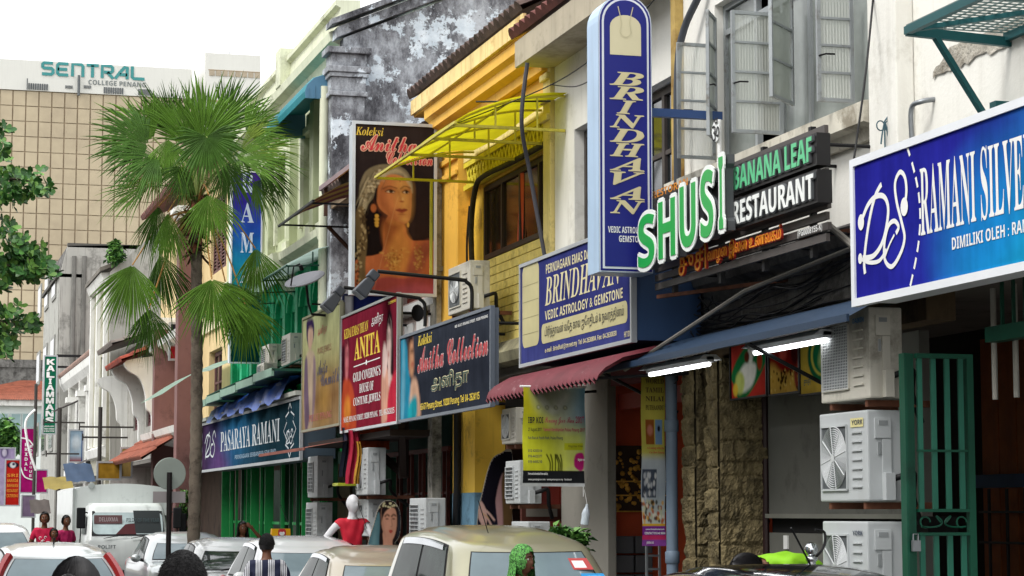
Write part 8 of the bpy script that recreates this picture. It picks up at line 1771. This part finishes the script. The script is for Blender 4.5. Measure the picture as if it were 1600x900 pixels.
mb = MB(); di = M('dark_cab_interior', '#1d2426', .6); mb.quad((xc+.15,sl_(1.32)-.01,1.32),(xc+hx0-.06,sl_(1.32)-.01,1.32),(xc+hx0-.08,sl_(1.78)-.01,1.78),(xc+.12,sl_(1.78)-.01,1.78), di); mb.quad((xc-.25,sl_(1.30)-.009,1.30),(xc+.16,sl_(1.30)-.009,1.30),(xc+.14,sl_(1.52)-.009,1.52),(xc-.05,sl_(1.5)-.009,1.5), M('maroon_seat', '#4a1c20', .8)); mb.build('seat_back', ws)
for s in (-1, 1):
    mb = MB(); x = xc+s*hwd; mb.quad((x+s*.006,yt+.2,1.3),(x+s*.006,yt+1.2,1.3),(x-s*.02,yt+1.2,zr-.25),(x-s*.025,yt+.42,zr-.25), MATS['car_side_glass']); mb.build('side_window', r)
    mb = MB(); xm = xc+s*(hwd+.13); mb.tube(spline([(xc+s*(hwd-.02),yt+.1,zr-.2),(xm,yt-.1,zr-.2),(xm,yt-.12,zr-.55),(xm,yt-.1,1.0),(xc+s*(hwd-.02),yt,.95)], 5), .014, seal, 6); mo = mb.build('wing_mirror', r)
    mb = MB(); mb.box((xm-.09,yt-.17,1.42),(xm+.09,yt-.12,1.84), seal); mb.build('mirror_head', mo, bevel=.03)
    mb = MB(); mb.box((xc+s*(hwd-.35)-.14,yt-.075,.66),(xc+s*(hwd-.35)+.14,yt-.04,.84), lampg); mb.build('headlight', r, bevel=.01)
    for yy in (yt+.7, 50.3): mb = MB(); mb.lathe([(.2,-.1),(.36,-.1),(.38,-.06),(.38,.06),(.36,.1),(.2,.1)], (xc+s*(hwd-.15),yy,.38), tyre, 22, axis=(1,0,0), cap=False); mb.lathe([(.01,.0),(.2,.06),(.21,.09)], (xc+s*(hwd-.15),yy,.38), rim_m, 16, axis=(s,0,0), cap=False); mb.build('wheel', r, smooth=40)
mb = MB(); mb.box((xc-hwd+.05,yt-.12,.36),(xc+hwd-.05,yt-.05,.58), seal); mb.build('bumper', r, bevel=.02)
mb = MB(); St = facade_surf(0,1,0,0,1); Sb = cross_surf(yt-.075, xc-hwd+.2, xc+hwd-.2, 1.0, 1.12); text(mb, Sb, 'ROLIFT', 'sansb', .02, .1, .3, .7, M('truck_letters', '#5a6064', .5), .006); mb.build('lettering', r)
mb = MB()
for x0 in (xc-.5, xc+.05): mb.bar((x0,yt-.06,1.22),(x0+.5,yt-.03,1.30), .02, .015, seal)
mb.build('wiper', r)
# ================================================================ PEOPLE
TMP = bpy.data.scenes.new('workbench')
def evaluated(me, mods):
    o = bpy.data.objects.new('workpiece', me); TMP.collection.objects.link(o)
    for kind, kw in mods:
        m = o.modifiers.new(kind, kind)
        for k, v in kw.items(): setattr(m, k, v)
    if any(k == 'SKIN' for k, _ in mods):
        sv = me.skin_vertices[0].data
        for i, rr in enumerate(me['radii']): sv[i].radius = (rr, rr)
        sv[0].use_root = True
    TMP.view_layers[0].update(); dg = TMP.view_layers[0].depsgraph or bpy.context.evaluated_depsgraph_get()
    e = bpy.data.meshes.new_from_object(o.evaluated_get(dg)); bpy.data.objects.remove(o); return e
def head_pts(nt_=26, nphi=34, grow=0.0):
    """head centred at the skull's middle, face towards -y; returns rows of points"""
    rows = []
    for i in range(nt_+1):
        t = math.pi*i/nt_; row = []
        for k in range(nphi):
            f = 2*math.pi*k/nphi; x = math.sin(t)*math.cos(f); y = math.sin(t)*math.sin(f); z = math.cos(t)
            px, py, pz = .074*x, .096*y, .118*z
            if z < 0: q = -z; px *= 1-.30*q*q; py *= 1-.16*q; py -= .012*q
            if y < -.1 and z < .75: py *= .95
            g = lambda cx, cz, s: math.exp(-(((px-cx)/s)**2+((pz-cz)/s)**2)) if y < 0 else 0
            py -= .020*math.exp(-((px/.011)**2+((pz+.022)/.016)**2))*(y < 0) + .009*math.exp(-((px/.009)**2+((pz+.0)/.026)**2))*(y < 0)
            py += .009*(g(.031,.010,.017)+g(-.031,.010,.017)); py -= .004*(g(.03,.034,.016)+g(-.03,.034,.016)); py -= .007*math.exp(-((px/.024)**2+((pz+.058)/.012)**2))*(y < 0); py -= .009*g(0,-.094,.018)
            n = Vector((px/.074, py/.096, pz/.118)).normalized()*grow; row.append(Vector((px+n.x, py+n.y, pz+n.z)))
        rows.append(row)
    return rows
def grid_mesh(mb, rows, mat, keep=None):
    n = len(rows[0]); vs = [p for r_ in rows for p in r_]; fs = []
    for i in range(len(rows)-1):
        for k in range(n):
            k2 = (k+1) % n; f = (i*n+k, (i+1)*n+k, (i+1)*n+k2, i*n+k2)
            if keep is None or all(keep(vs[j]) for j in f): fs.append(f)
    mb.add(vs, fs, mat)
BJ = {'pelvis': (0,.0,.95), 'waist': (0,.0,1.10), 'chest': (0,.01,1.28), 'neckb': (0,.015,1.42), 'neck': (0,.0,1.50), 'head': (0,-.005,1.575)}
def person(name, label, loc, rz, hgt, skin, shirt, trousers, hair, hairstyle='cap', head_turn=0.0, head_nod=0.0, pose=None, voxel=.012, sleeve=.62, group='people in the street', cat='person', girth=1.0, neckline=.0):
    s = hgt/1.70; J = {k: Vector(v) for k, v in BJ.items()}
    for sd, sx in (('L', 1), ('R', -1)):
        J['sh'+sd] = Vector((.165*sx,.015,1.385)); J['el'+sd] = Vector((.215*sx,.03,1.11)); J['wr'+sd] = Vector((.225*sx,-.04,.87)); J['hip'+sd] = Vector((.095*sx,.0,.92)); J['kn'+sd] = Vector((.105*sx,-.015,.50)); J['an'+sd] = Vector((.105*sx,.02,.09)); J['toe'+sd] = Vector((.115*sx,-.13,.035))
    for k, v in (pose or {}).items(): J[k] = Vector(v)
    V = []; E_ = []; Rr = []; ix = {}
    def v(n, p, rr): ix[n] = len(V); V.append(tuple(p)); Rr.append(rr); return ix[n]
    G = girth; v('pelvis', J['pelvis'], .125*G); v('waist', J['waist'], .112*G); v('chest', J['chest'], .128*G); v('neckb', J['neckb'], .07); v('neck', J['neck'], .052); v('head', J['head'], .055)
    for a, b in (('pelvis','waist'),('waist','chest'),('chest','neckb'),('neckb','neck'),('neck','head')): E_.append((ix[a], ix[b]))
    bones = [('torso', J['pelvis'], J['waist']), ('torso', J['waist'], J['chest']), ('torso', J['chest'], J['neckb']), ('neck', J['neckb'], J['neck']), ('head', J['neck'], J['head']), ('head', J['head'], J['head']+Vector((0,0,.12)))]
    for sd in 'LR':
        v('sh'+sd, J['sh'+sd], .062); m_ = J['sh'+sd].lerp(J['el'+sd], .5); v('ua'+sd, m_, .048); v('el'+sd, J['el'+sd], .040); m2 = J['el'+sd].lerp(J['wr'+sd], .35); v('fa'+sd, m2, .040); v('wr'+sd, J['wr'+sd], .027)
        for a, b in (('chest','sh'+sd),('sh'+sd,'ua'+sd),('ua'+sd,'el'+sd),('el'+sd,'fa'+sd),('fa'+sd,'wr'+sd)): E_.append((ix[a], ix[b]))
        d = (J['wr'+sd]-J['el'+sd]).normalized(); sx = 1 if sd == 'L' else -1; side = d.cross(Vector((0,-1,0) if abs(d.y) < .8 else (1,0,0))).normalized(); nrm = d.cross(side)
        pm_ = J['wr'+sd]+d*.055; v('pa'+sd, pm_, .027); E_.append((ix['wr'+sd], ix['pa'+sd]))
        for fi, (off, ln) in enumerate(((-.03,.062),(-.010,.078),(.011,.072),(.030,.058))):
            k1 = pm_+d*.035+side*off; k2 = k1+d*ln*.55+nrm*.006; k3 = k2+d*ln*.42+nrm*.022; a = v('f1%s%d' % (sd,fi), k1, .0095); b = v('f2%s%d' % (sd,fi), k2, .0088); c = v('f3%s%d' % (sd,fi), k3, .0075); E_ += [(ix['pa'+sd], a), (a, b), (b, c)]
        t1 = J['wr'+sd]+d*.03+side*.036*sx+nrm*.01; t2 = t1+d*.035+side*.02*sx+nrm*.012; a = v('t1'+sd, t1, .0105); b = v('t2'+sd, t2, .0088); E_ += [(ix['wr'+sd], a), (a, b)]
        bones += [('ua', J['sh'+sd], J['el'+sd]), ('fa', J['el'+sd], J['wr'+sd]), ('hand', J['wr'+sd], pm_+d*.12), ('torso', J['chest'], J['sh'+sd])]
        v('hip'+sd, J['hip'+sd], .092*G); v('th'+sd, J['hip'+sd].lerp(J['kn'+sd], .5), .076*G); v('kn'+sd, J['kn'+sd], .055); v('ca'+sd, J['kn'+sd].lerp(J['an'+sd], .35), .053); v('an'+sd, J['an'+sd], .036); v('toe'+sd, J['toe'+sd], .033)
        for a, b in (('pelvis','hip'+sd),('hip'+sd,'th'+sd),('th'+sd,'kn'+sd),('kn'+sd,'ca'+sd),('ca'+sd,'an'+sd),('an'+sd,'toe'+sd)): E_.append((ix[a], ix[b]))
        bones += [('leg', J['hip'+sd], J['kn'+sd]), ('leg', J['kn'+sd], J['an'+sd]), ('foot', J['an'+sd], J['toe'+sd]), ('leg', J['pelvis'], J['hip'+sd])]
    me = bpy.data.meshes.new('figure'); me.from_pydata(V, E_, []); me['radii'] = Rr; body = evaluated(me, [('SKIN', dict(use_smooth_shade=True)), ('SUBSURF', dict(levels=1, render_levels=1))])
    hr = Matrix.Rotation(head_turn, 4, 'Z') @ Matrix.Rotation(head_nod, 4, 'X'); hc = J['head']+Vector((0,-.012,.035)); HT = Matrix.Translation(hc) @ hr
    mb = MB(); mb.v = [tuple(x.co) for x in body.vertices]; mb.f = [list(p.vertices) for p in body.polygons]; mb.m = [0]*len(mb.f); mb.mats = [skin]
    grid_mesh(mb, [[HT @ p for p in row] for row in head_pts()], skin)
    for sx in (-1, 1): mb.ellipsoid(HT @ Vector((sx*.073,.008,-.005)), (.011,.022,.033), skin, 8, 6, hr.to_3x3())
    m0 = bpy.data.meshes.new('figure'); m0.from_pydata(mb.v, [], mb.f); sm = evaluated(m0, [('REMESH', dict(mode='VOXEL', voxel_size=voxel, use_smooth_shade=True)), ('SMOOTH', dict(factor=.5, iterations=2 if voxel > .009 else 3))])
    P = np.array([x.co[:] for x in sm.vertices]); N = np.array([x.normal[:] for x in sm.vertices]); best = np.full(len(P), 1e9); lab = np.zeros(len(P), int); par = np.zeros(len(P)); names = [b[0] for b in bones]
    for bi, (_, a, b) in enumerate(bones):
        a = np.array(a); d = np.array(b)-a; t = np.clip(((P-a)@d)/max(1e-9, d@d), 0, 1); dist = np.linalg.norm(P-a-t[:, None]*d, axis=1); m = dist < best; best[m] = dist[m]; lab[m] = bi; par[m] = t[m]
    nm = np.array(names)[lab]; r = thing(name, label, cat, loc, rz, group); r.scale = (s, s, s)
    bm_ = MB(); bm_.v = [tuple(p) for p in P]; bm_.f = [list(p.vertices) for p in sm.polygons]; bm_.m = [0]*len(bm_.f); bm_.mats = [skin]; bm_.build('body', r, smooth=80, local=True)
    faces = bm_.f
    def garment(nm_, mask, mat, off, wr):
        q = P+N*off; q = q+N*(wr*(np.sin(P[:, 2]*38+P[:, 0]*22)+np.sin(P[:, 0]*45-P[:, 2]*21+P[:, 1]*30)))[:, None]
        use = [f for f in faces if all(mask[i] for i in f)]; ids = sorted({i for f in use for i in f}); mp = {i: k for k, i in enumerate(ids)}
        g_ = MB(); g_.v = [tuple(q[i]) for i in ids]; g_.f = [[mp[i] for i in f] for f in use]; g_.m = [0]*len(use); g_.mats = [mat]
        if use: g_.build(nm_, r, smooth=80, local=True)
    sh = (nm == 'torso') | ((nm == 'ua') & (par < sleeve)) | ((nm == 'leg') & (P[:, 2] > J['hipL'].z-.08)); sh |= (nm == 'neck') & (par < .25-neckline); sh |= np.isin(nm, ('fa', 'hand')) & (np.abs(P[:, 0]) < .15) & (P[:, 2] > .85) & (P[:, 2] < 1.25) & (P[:, 1] > -.13)
    if shirt: garment('shirt', sh, shirt, .012, .0035)
    if trousers: garment('trousers', (nm == 'leg') | ((nm == 'torso') & (par < .3) & (lab == 0)), trousers, .008, .003); garment('shoes', (nm == 'foot'), M('dark_shoes', '#26211f', .6), .006, 0)
    # face
    eyew = M('eye_white', '#d5d0c8', .25); iris = M('eye_dark', '#1a0f0a', .15); e = MB()
    if name != 'mannequin':
        for sx in (-1, 1): e.ellipsoid(HT @ Vector((sx*.031,-.0755,.010)), (.0135,.009,.0085), eyew, 10, 7, hr.to_3x3()); e.ellipsoid(HT @ Vector((sx*.031,-.0815,.010)), (.0065,.0045,.0068), iris, 10, 6, hr.to_3x3())
        e.build('eyes', r, smooth=60, local=True); e = MB()
        for sx in (-1, 1): e.tube([HT @ Vector((sx*a, b, c)) for a, b, c in ((.012,-.092,.030),(.03,-.091,.036),(.05,-.076,.029))], [.0036,.0042,.002], M('eyebrow', '#140d0a', .8), 6)
        e.build('eyebrows', r, local=True); e = MB(); e.ellipsoid(HT @ Vector((0,-.094,-.0545)), (.022,.006,.005), M('lips', '#7b3a34', .4), 12, 6, hr.to_3x3()); e.ellipsoid(HT @ Vector((0,-.0935,-.063)), (.019,.006,.0055), MATS['lips'], 12, 6, hr.to_3x3()); e.build('mouth', r, smooth=60, local=True)
    rg = random.Random(len(label))
    if hairstyle in ('cap', 'crop', 'long', 'bun'):
        g_ = .008 if hairstyle == 'crop' else .018; rows = head_pts(44, 64, g_); hm = MB()
        keep = lambda p: (p.z > .052-.9*(p.y+.03) if p.y < -.03 else p.z > (-.075 if hairstyle != 'crop' else -.06)-.25*(.06-p.y)*0 and (abs(p.x) < .2)) and not (p.y < -.01 and p.z < .03)
        jit = lambda p: p+Vector((p.x,p.y,p.z)).normalized()*rg.uniform(-.0022,.0022)*(1 if hairstyle != 'crop' else .6)
        grid_mesh(hm, [[jit(p) for p in row] for row in rows], hair, keep); hm.v = [tuple(HT @ Vector(p)) for p in hm.v]
        if hairstyle == 'crop':
            for _ in range(5000):
                d = Vector((rg.gauss(0,1), rg.gauss(0,1), abs(rg.gauss(0,1)))).normalized(); p = Vector((.083*d.x,.105*d.y,.127*d.z)); 
                if p.y < -.04 and p.z < .08: continue
                q = p+d*.004+Vector((rg.uniform(-.006,.006), rg.uniform(-.006,.006), -.006)); hm.tube([HT @ p, HT @ q], .0012, hair, 3, cap=False, r1=.0004)
        else:
            for _ in range(1500):   # combed strands
                a = rg.uniform(0, 6.28); pts = []
                for t in np.linspace(.06, 1.75, 9):
                    d = Vector((math.sin(t)*math.cos(a), math.sin(t)*math.sin(a), math.cos(t))); pts.append(Vector((.0935*d.x,.1155*d.y,.1375*d.z))*rg.uniform(.988,1.022))
                if math.sin(a) < -.25: pts = pts[:4]
                hm.tube([HT @ p for p in pts], rg.uniform(.0006,.0014), hair, 3, cap=False)
        if hairstyle == 'bun':
            c = Vector((.035,.125,.045))
            for i in range(90):
                a = rg.uniform(0, 6.28); b = rg.uniform(0, 6.28); hm.tube([HT @ (c+Vector((.036*math.cos(a+t)*math.cos(b), .036*math.sin(a+t)*.9, .036*math.cos(a+t)*math.sin(b)))) for t in np.linspace(0, 2.4, 8)], .004, hair, 4, cap=False)
            hm.ellipsoid(HT @ c, (.034,.034,.034), hair, 12, 8)
        if hairstyle == 'long':
            for i in range(110):
                a = rg.uniform(-.5, math.pi+.5); x0 = .085*math.cos(a); y0 = .095*max(-.1, math.sin(a)); ln = rg.uniform(.22,.38); w_ = rg.uniform(.6,1.5)
                pts = [HT @ Vector((x0*.6, y0*.7, .09)), HT @ Vector((x0*1.05, y0, .03)), HT @ Vector((x0*1.2+.01*w_, y0+.01, -.08)), HT @ Vector((x0*1.5+.02*math.sin(i), y0+.02, -.08-ln*.45)), HT @ Vector((x0*1.55+.03*math.cos(i*1.7), y0+.01, -.08-ln))]; hm.tube(spline(pts, 4), .011, hair, 5, r1=.003)
        hm.build('hair', r, smooth=50, local=True)
    if hairstyle == 'scarf':
        sc_ = MB(); rows = head_pts(40, 60, .020); keep = lambda p: not (p.y < -.035 and -.14 < p.z < .072-.35*abs(p.x) and abs(p.x) < .062+.12*(.02-abs(p.z))*0)
        grid_mesh(sc_, [[p+p.normalized()*(.0022*math.sin(p.z*120+p.x*60)) for p in row] for row in rows], hair, keep); sc_.v = [tuple(HT @ Vector(p)) for p in sc_.v]
        lo = []
        for i, (z, rx, ry, y) in enumerate(((1.60,.098,.112,.0),(1.54,.105,.115,.0),(1.48,.115,.12,.005),(1.42,.15,.135,.01),(1.36,.20,.15,.012),(1.28,.225,.165,.0),(1.18,.235,.17,-.005))):
            lo.append([Vector((rx*math.cos(a)*(1+.03*math.sin(a*9+i)), y+ry*math.sin(a)*(1+.04*math.sin(a*11+i*.7)), z-.03*math.cos(a*2)*(i > 3))) for a in np.linspace(0, 2*math.pi, 49)[:-1]])
        op = MB(); vs = [p for l in lo for p in l]; n = 48; fs = []
        for i in range(len(lo)-1):
            for k in range(n):
                k2 = (k+1) % n
                if i < 2 and 29 <= k < 43: continue
                fs.append((i*n+k, i*n+k2, (i+1)*n+k2, (i+1)*n+k))
        sc_.add(vs, fs, hair); sc_.build('headscarf', r, smooth=60, local=True)
    return r
sk1 = M('skin_deep_brown', '#6b4430', .5, var=.08, scale=8, sub=.1); sk2 = M('skin_brown', '#7d5440', .5, var=.08, scale=8); hairb = M('black_hair', (.006,.005,.006,1), .5, var=.4, scale=20, spec=.35); hairc = M('cropped_black_hair', (.012,.011,.012,1), .5, var=.5, scale=40, bump=.8, bscale=300, spec=.4)
def at_head(px, py_top, y): p = at_y(px, py_top, y); return p.x, p.z
magp = M('magenta_red_shirt', '#b3143e', .8, var=.12); dkt = M('dark_trousers', '#23242c', .8, var=.15)
x, zt = at_head(120, 866, 7.0); person('person', 'person with black hair tied in a bun seen from behind', (x, 7.0, 0), R(180), zt-.052, sk1, M('grey_blouse', '#6a6a72', .8), dkt, hairb, 'bun', voxel=.010)
x, zt = at_head(287, 856, 7.0); person('person', 'person with cropped black hair seen from behind before the silver saloon', (x, 7.0, 0), R(180), zt-.04, sk1, M('dark_blue_shirt', '#2a3348', .8), dkt, hairc, 'crop', voxel=.010)
stripe = M('striped_shirt', '#c9c9cc', .8, var=.05)
def stripes(m):
    n = m.node_tree.nodes; L = m.node_tree.links; tc = n.new('ShaderNodeTexCoord'); sx = n.new('ShaderNodeSeparateXYZ'); L.new(tc.outputs['Object'], sx.inputs[0]); rp = n.new('ShaderNodeValToRGB'); rp.color_ramp.interpolation = 'CONSTANT'
    mu = n.new('ShaderNodeMath'); mu.operation = 'MULTIPLY'; mu.inputs[1].default_value = 7.5; L.new(sx.outputs[0], mu.inputs[0]); fr = n.new('ShaderNodeMath'); fr.operation = 'FRACT'; L.new(mu.outputs[0], fr.inputs[0]); L.new(fr.outputs[0], rp.inputs[0]); el = rp.color_ramp.elements
    st = ((0,'#1c2038'),(.38,'#c9c9cc'),(.46,'#1c2038'),(.52,'#c9c9cc'),(.60,'#1c2038'),(.66,'#c9c9cc'),(.74,'#1c2038'),(.80,'#c9c9cc'),(.88,'#1c2038'))
    while len(el) < len(st): el.new(.5)
    for k, (p, c) in enumerate(st): el[k].position = p; el[k].color = lin(c)
    L.new(rp.outputs[0], n['Principled BSDF'].inputs['Base Color'])
stripes(stripe)
x, zt = at_head(417, 838, 21.0); person('person', 'man in a navy and white striped shirt seen from behind between the cars', (x, 21.0, 0), R(172), zt, sk1, stripe, dkt, hairc, 'crop', pose={'elL': (.25,.05,1.13), 'wrL': (.2,-.12,.95), 'elR': (-.25,.05,1.13), 'wrR': (-.2,-.12,.95)}, girth=1.1)
grs = M('green_patterned_scarf', '#5b9a4a', .75, var=.2)
def scarf_pattern(m):
    n = m.node_tree.nodes; L = m.node_tree.links; tc = n.new('ShaderNodeTexCoord'); nz = n.new('ShaderNodeTexNoise'); nz.inputs['Scale'].default_value = 30; vo = n.new('ShaderNodeTexVoronoi'); vo.feature = 'DISTANCE_TO_EDGE'; vo.inputs['Scale'].default_value = 42
    mx = n.new('ShaderNodeVectorMath'); mx.operation = 'MULTIPLY_ADD'; L.new(nz.outputs['Color'], mx.inputs[0]); mx.inputs[1].default_value = (.05,.05,.05); L.new(tc.outputs['Object'], mx.inputs[2]); L.new(mx.outputs[0], vo.inputs['Vector'])
    rp = n.new('ShaderNodeValToRGB'); e = rp.color_ramp.elements; e[0].position = .05; e[0].color = lin('#16251a'); e[1].position = .13; e[1].color = lin('#62a850'); L.new(vo.outputs['Distance'], rp.inputs[0]); L.new(rp.outputs[0], n['Principled BSDF'].inputs['Base Color'])
scarf_pattern(grs)
x, zt = at_head(815, 855, 15.0); person('person', 'woman in a green patterned headscarf in front of the champagne car', (x, 15.0, 0), R(8), zt*.99, M('skin_dark_brown', '#6e4836', .45, var=.08), M('dark_green_blouse', '#2f4a34', .8), dkt, grs, 'scarf', head_turn=R(34), voxel=.0085)
lime = M('lime_green_shirt', '#6cae3c', .8, var=.1)
x, zt = at_head(379, 818, 36.0); person('person', 'woman with long black hair and a green shirt holding her hand to her head', (x, 36.0, 0), R(0), zt, sk1, lime, dkt, hairb, 'long', pose={'elL': (.36,-.02,1.40), 'wrL': (.17,-.05,1.60), 'wrR': (-.1,-.2,1.15)}, head_turn=R(15))
x, zt = at_head(70, 803, 42.0); person('person', 'smiling woman in a magenta red shirt with white swirls walking beside the truck', (x, 42.0, 0), R(-5), zt, sk1, magp, dkt, hairb, 'cap', pose={'elR': (-.27,-.02,1.12), 'wrR': (-.36,-.12,.92)}, girth=1.12)
ro = bpy.data.objects.get('person.005') or bpy.data.objects[-1]
x, zt = at_head(103, 808, 44.2); person('person', 'woman in a magenta red shirt half hidden by the white truck', (x, 44.2, 0), R(25), zt, sk1, M('deep_magenta_shirt', '#a01a50', .8, var=.15), dkt, hairb, 'cap')
x, zt = at_head(84, 828, 40.6); person('person', 'dark haired child in front of the two women in magenta shirts', (x, 40.6, 0), R(10), zt, sk1, M('grey_tee', '#7d6a6a', .8), dkt, hairb, 'cap')
neon = M('neon_green_shirt', '#7fb81c', .7, var=.08, scale=3)
x, zt = at_head(1245, 850, 14.3)
person('person', 'person in a neon green shirt bending over behind the black car', (x+.05, 14.3, .15), R(-75), 1.86, sk1, neon, dkt, hairb, 'cap', sleeve=.7, girth=1.28, head_nod=R(62),
       pose={'pelvis': (0,.10,.98), 'waist': (0,.0,1.10), 'chest': (0,-.16,1.17), 'neckb': (0,-.31,1.13), 'neck': (0,-.38,1.09), 'head': (0,-.43,1.05), 'shL': (.17,-.24,1.13), 'shR': (-.17,-.24,1.13), 'elL': (.2,-.27,.86), 'elR': (-.2,-.27,.86), 'wrL': (.16,-.38,.64), 'wrR': (-.16,-.38,.64), 'hipL': (.095,.10,.92), 'hipR': (-.095,.10,.92)})
mw = M('mannequin_white', '#c9c9cc', .35, var=.05)
x, zt = at_head(551, 776, 27.9)
person('mannequin', 'white shop mannequin in a red sleeveless dress with one hand on its hip', (x, 27.9, .15), R(0), zt-.15, mw, M('red_dress', '#b3152c', .7, var=.12), M('red_dress', '#b3152c'), hairb, 'none', sleeve=.12, group='shop mannequins', cat='mannequin', girth=.85, pose={'elR': (-.36,.05,1.16), 'wrR': (-.16,-.05,.98), 'elL': (.26,-.1,1.15), 'wrL': (.2,-.2,1.02)}, head_turn=R(30))
# white swirls printed on the magenta shirt
for o in list(bpy.data.objects):
    if o.get('label', '').startswith('smiling woman'):
        mb = MB(); rg = random.Random(3)
        for k in range(9):
            c = (rg.uniform(-.07,.09), rg.uniform(1.05,1.3)); pts = [(c[0]+.035*math.cos(t)*(.4+.1*t), -.165-.01*math.cos(c[0]*9), c[1]+.035*math.sin(t)*(.4+.1*t)) for t in np.linspace(0, 4.5, 10)]; mb.tube(pts, .006, white_ink, 4)
        mb.build('shirt_print', o, local=True)
# chrome post beside the bending person
r = thing('barrier_post', 'short chrome barrier post with a round finial beside the bending person', 'post', tuple(at_y(1268, 890, 13.9))); c = at_y(1268, 878, 13.9); mb = MB(); mb.tube([(c.x,13.9,.15),(c.x,13.9,c.z)], .03, chrome, 14); mb.lathe([(.03,0),(.042,.01),(.042,.03),(.03,.04)], (c.x,13.9,c.z), chrome, 16); mb.build('post', r, smooth=50)
mb = MB(); mb.ellipsoid((c.x,13.9,c.z+.085), (.048,.048,.048), chrome, 18, 12); mb.build('finial', r, smooth=60); mb = MB(); mb.tube(spline([(c.x+.02,13.9,c.z+.02),(c.x+.09,13.9,c.z+.1),(c.x+.1,13.9,c.z+.2),(c.x+.03,13.9,c.z+.22)], 5), .009, cable_m, 6); mb.build('rope', r)
bpy.data.scenes.remove(TMP)
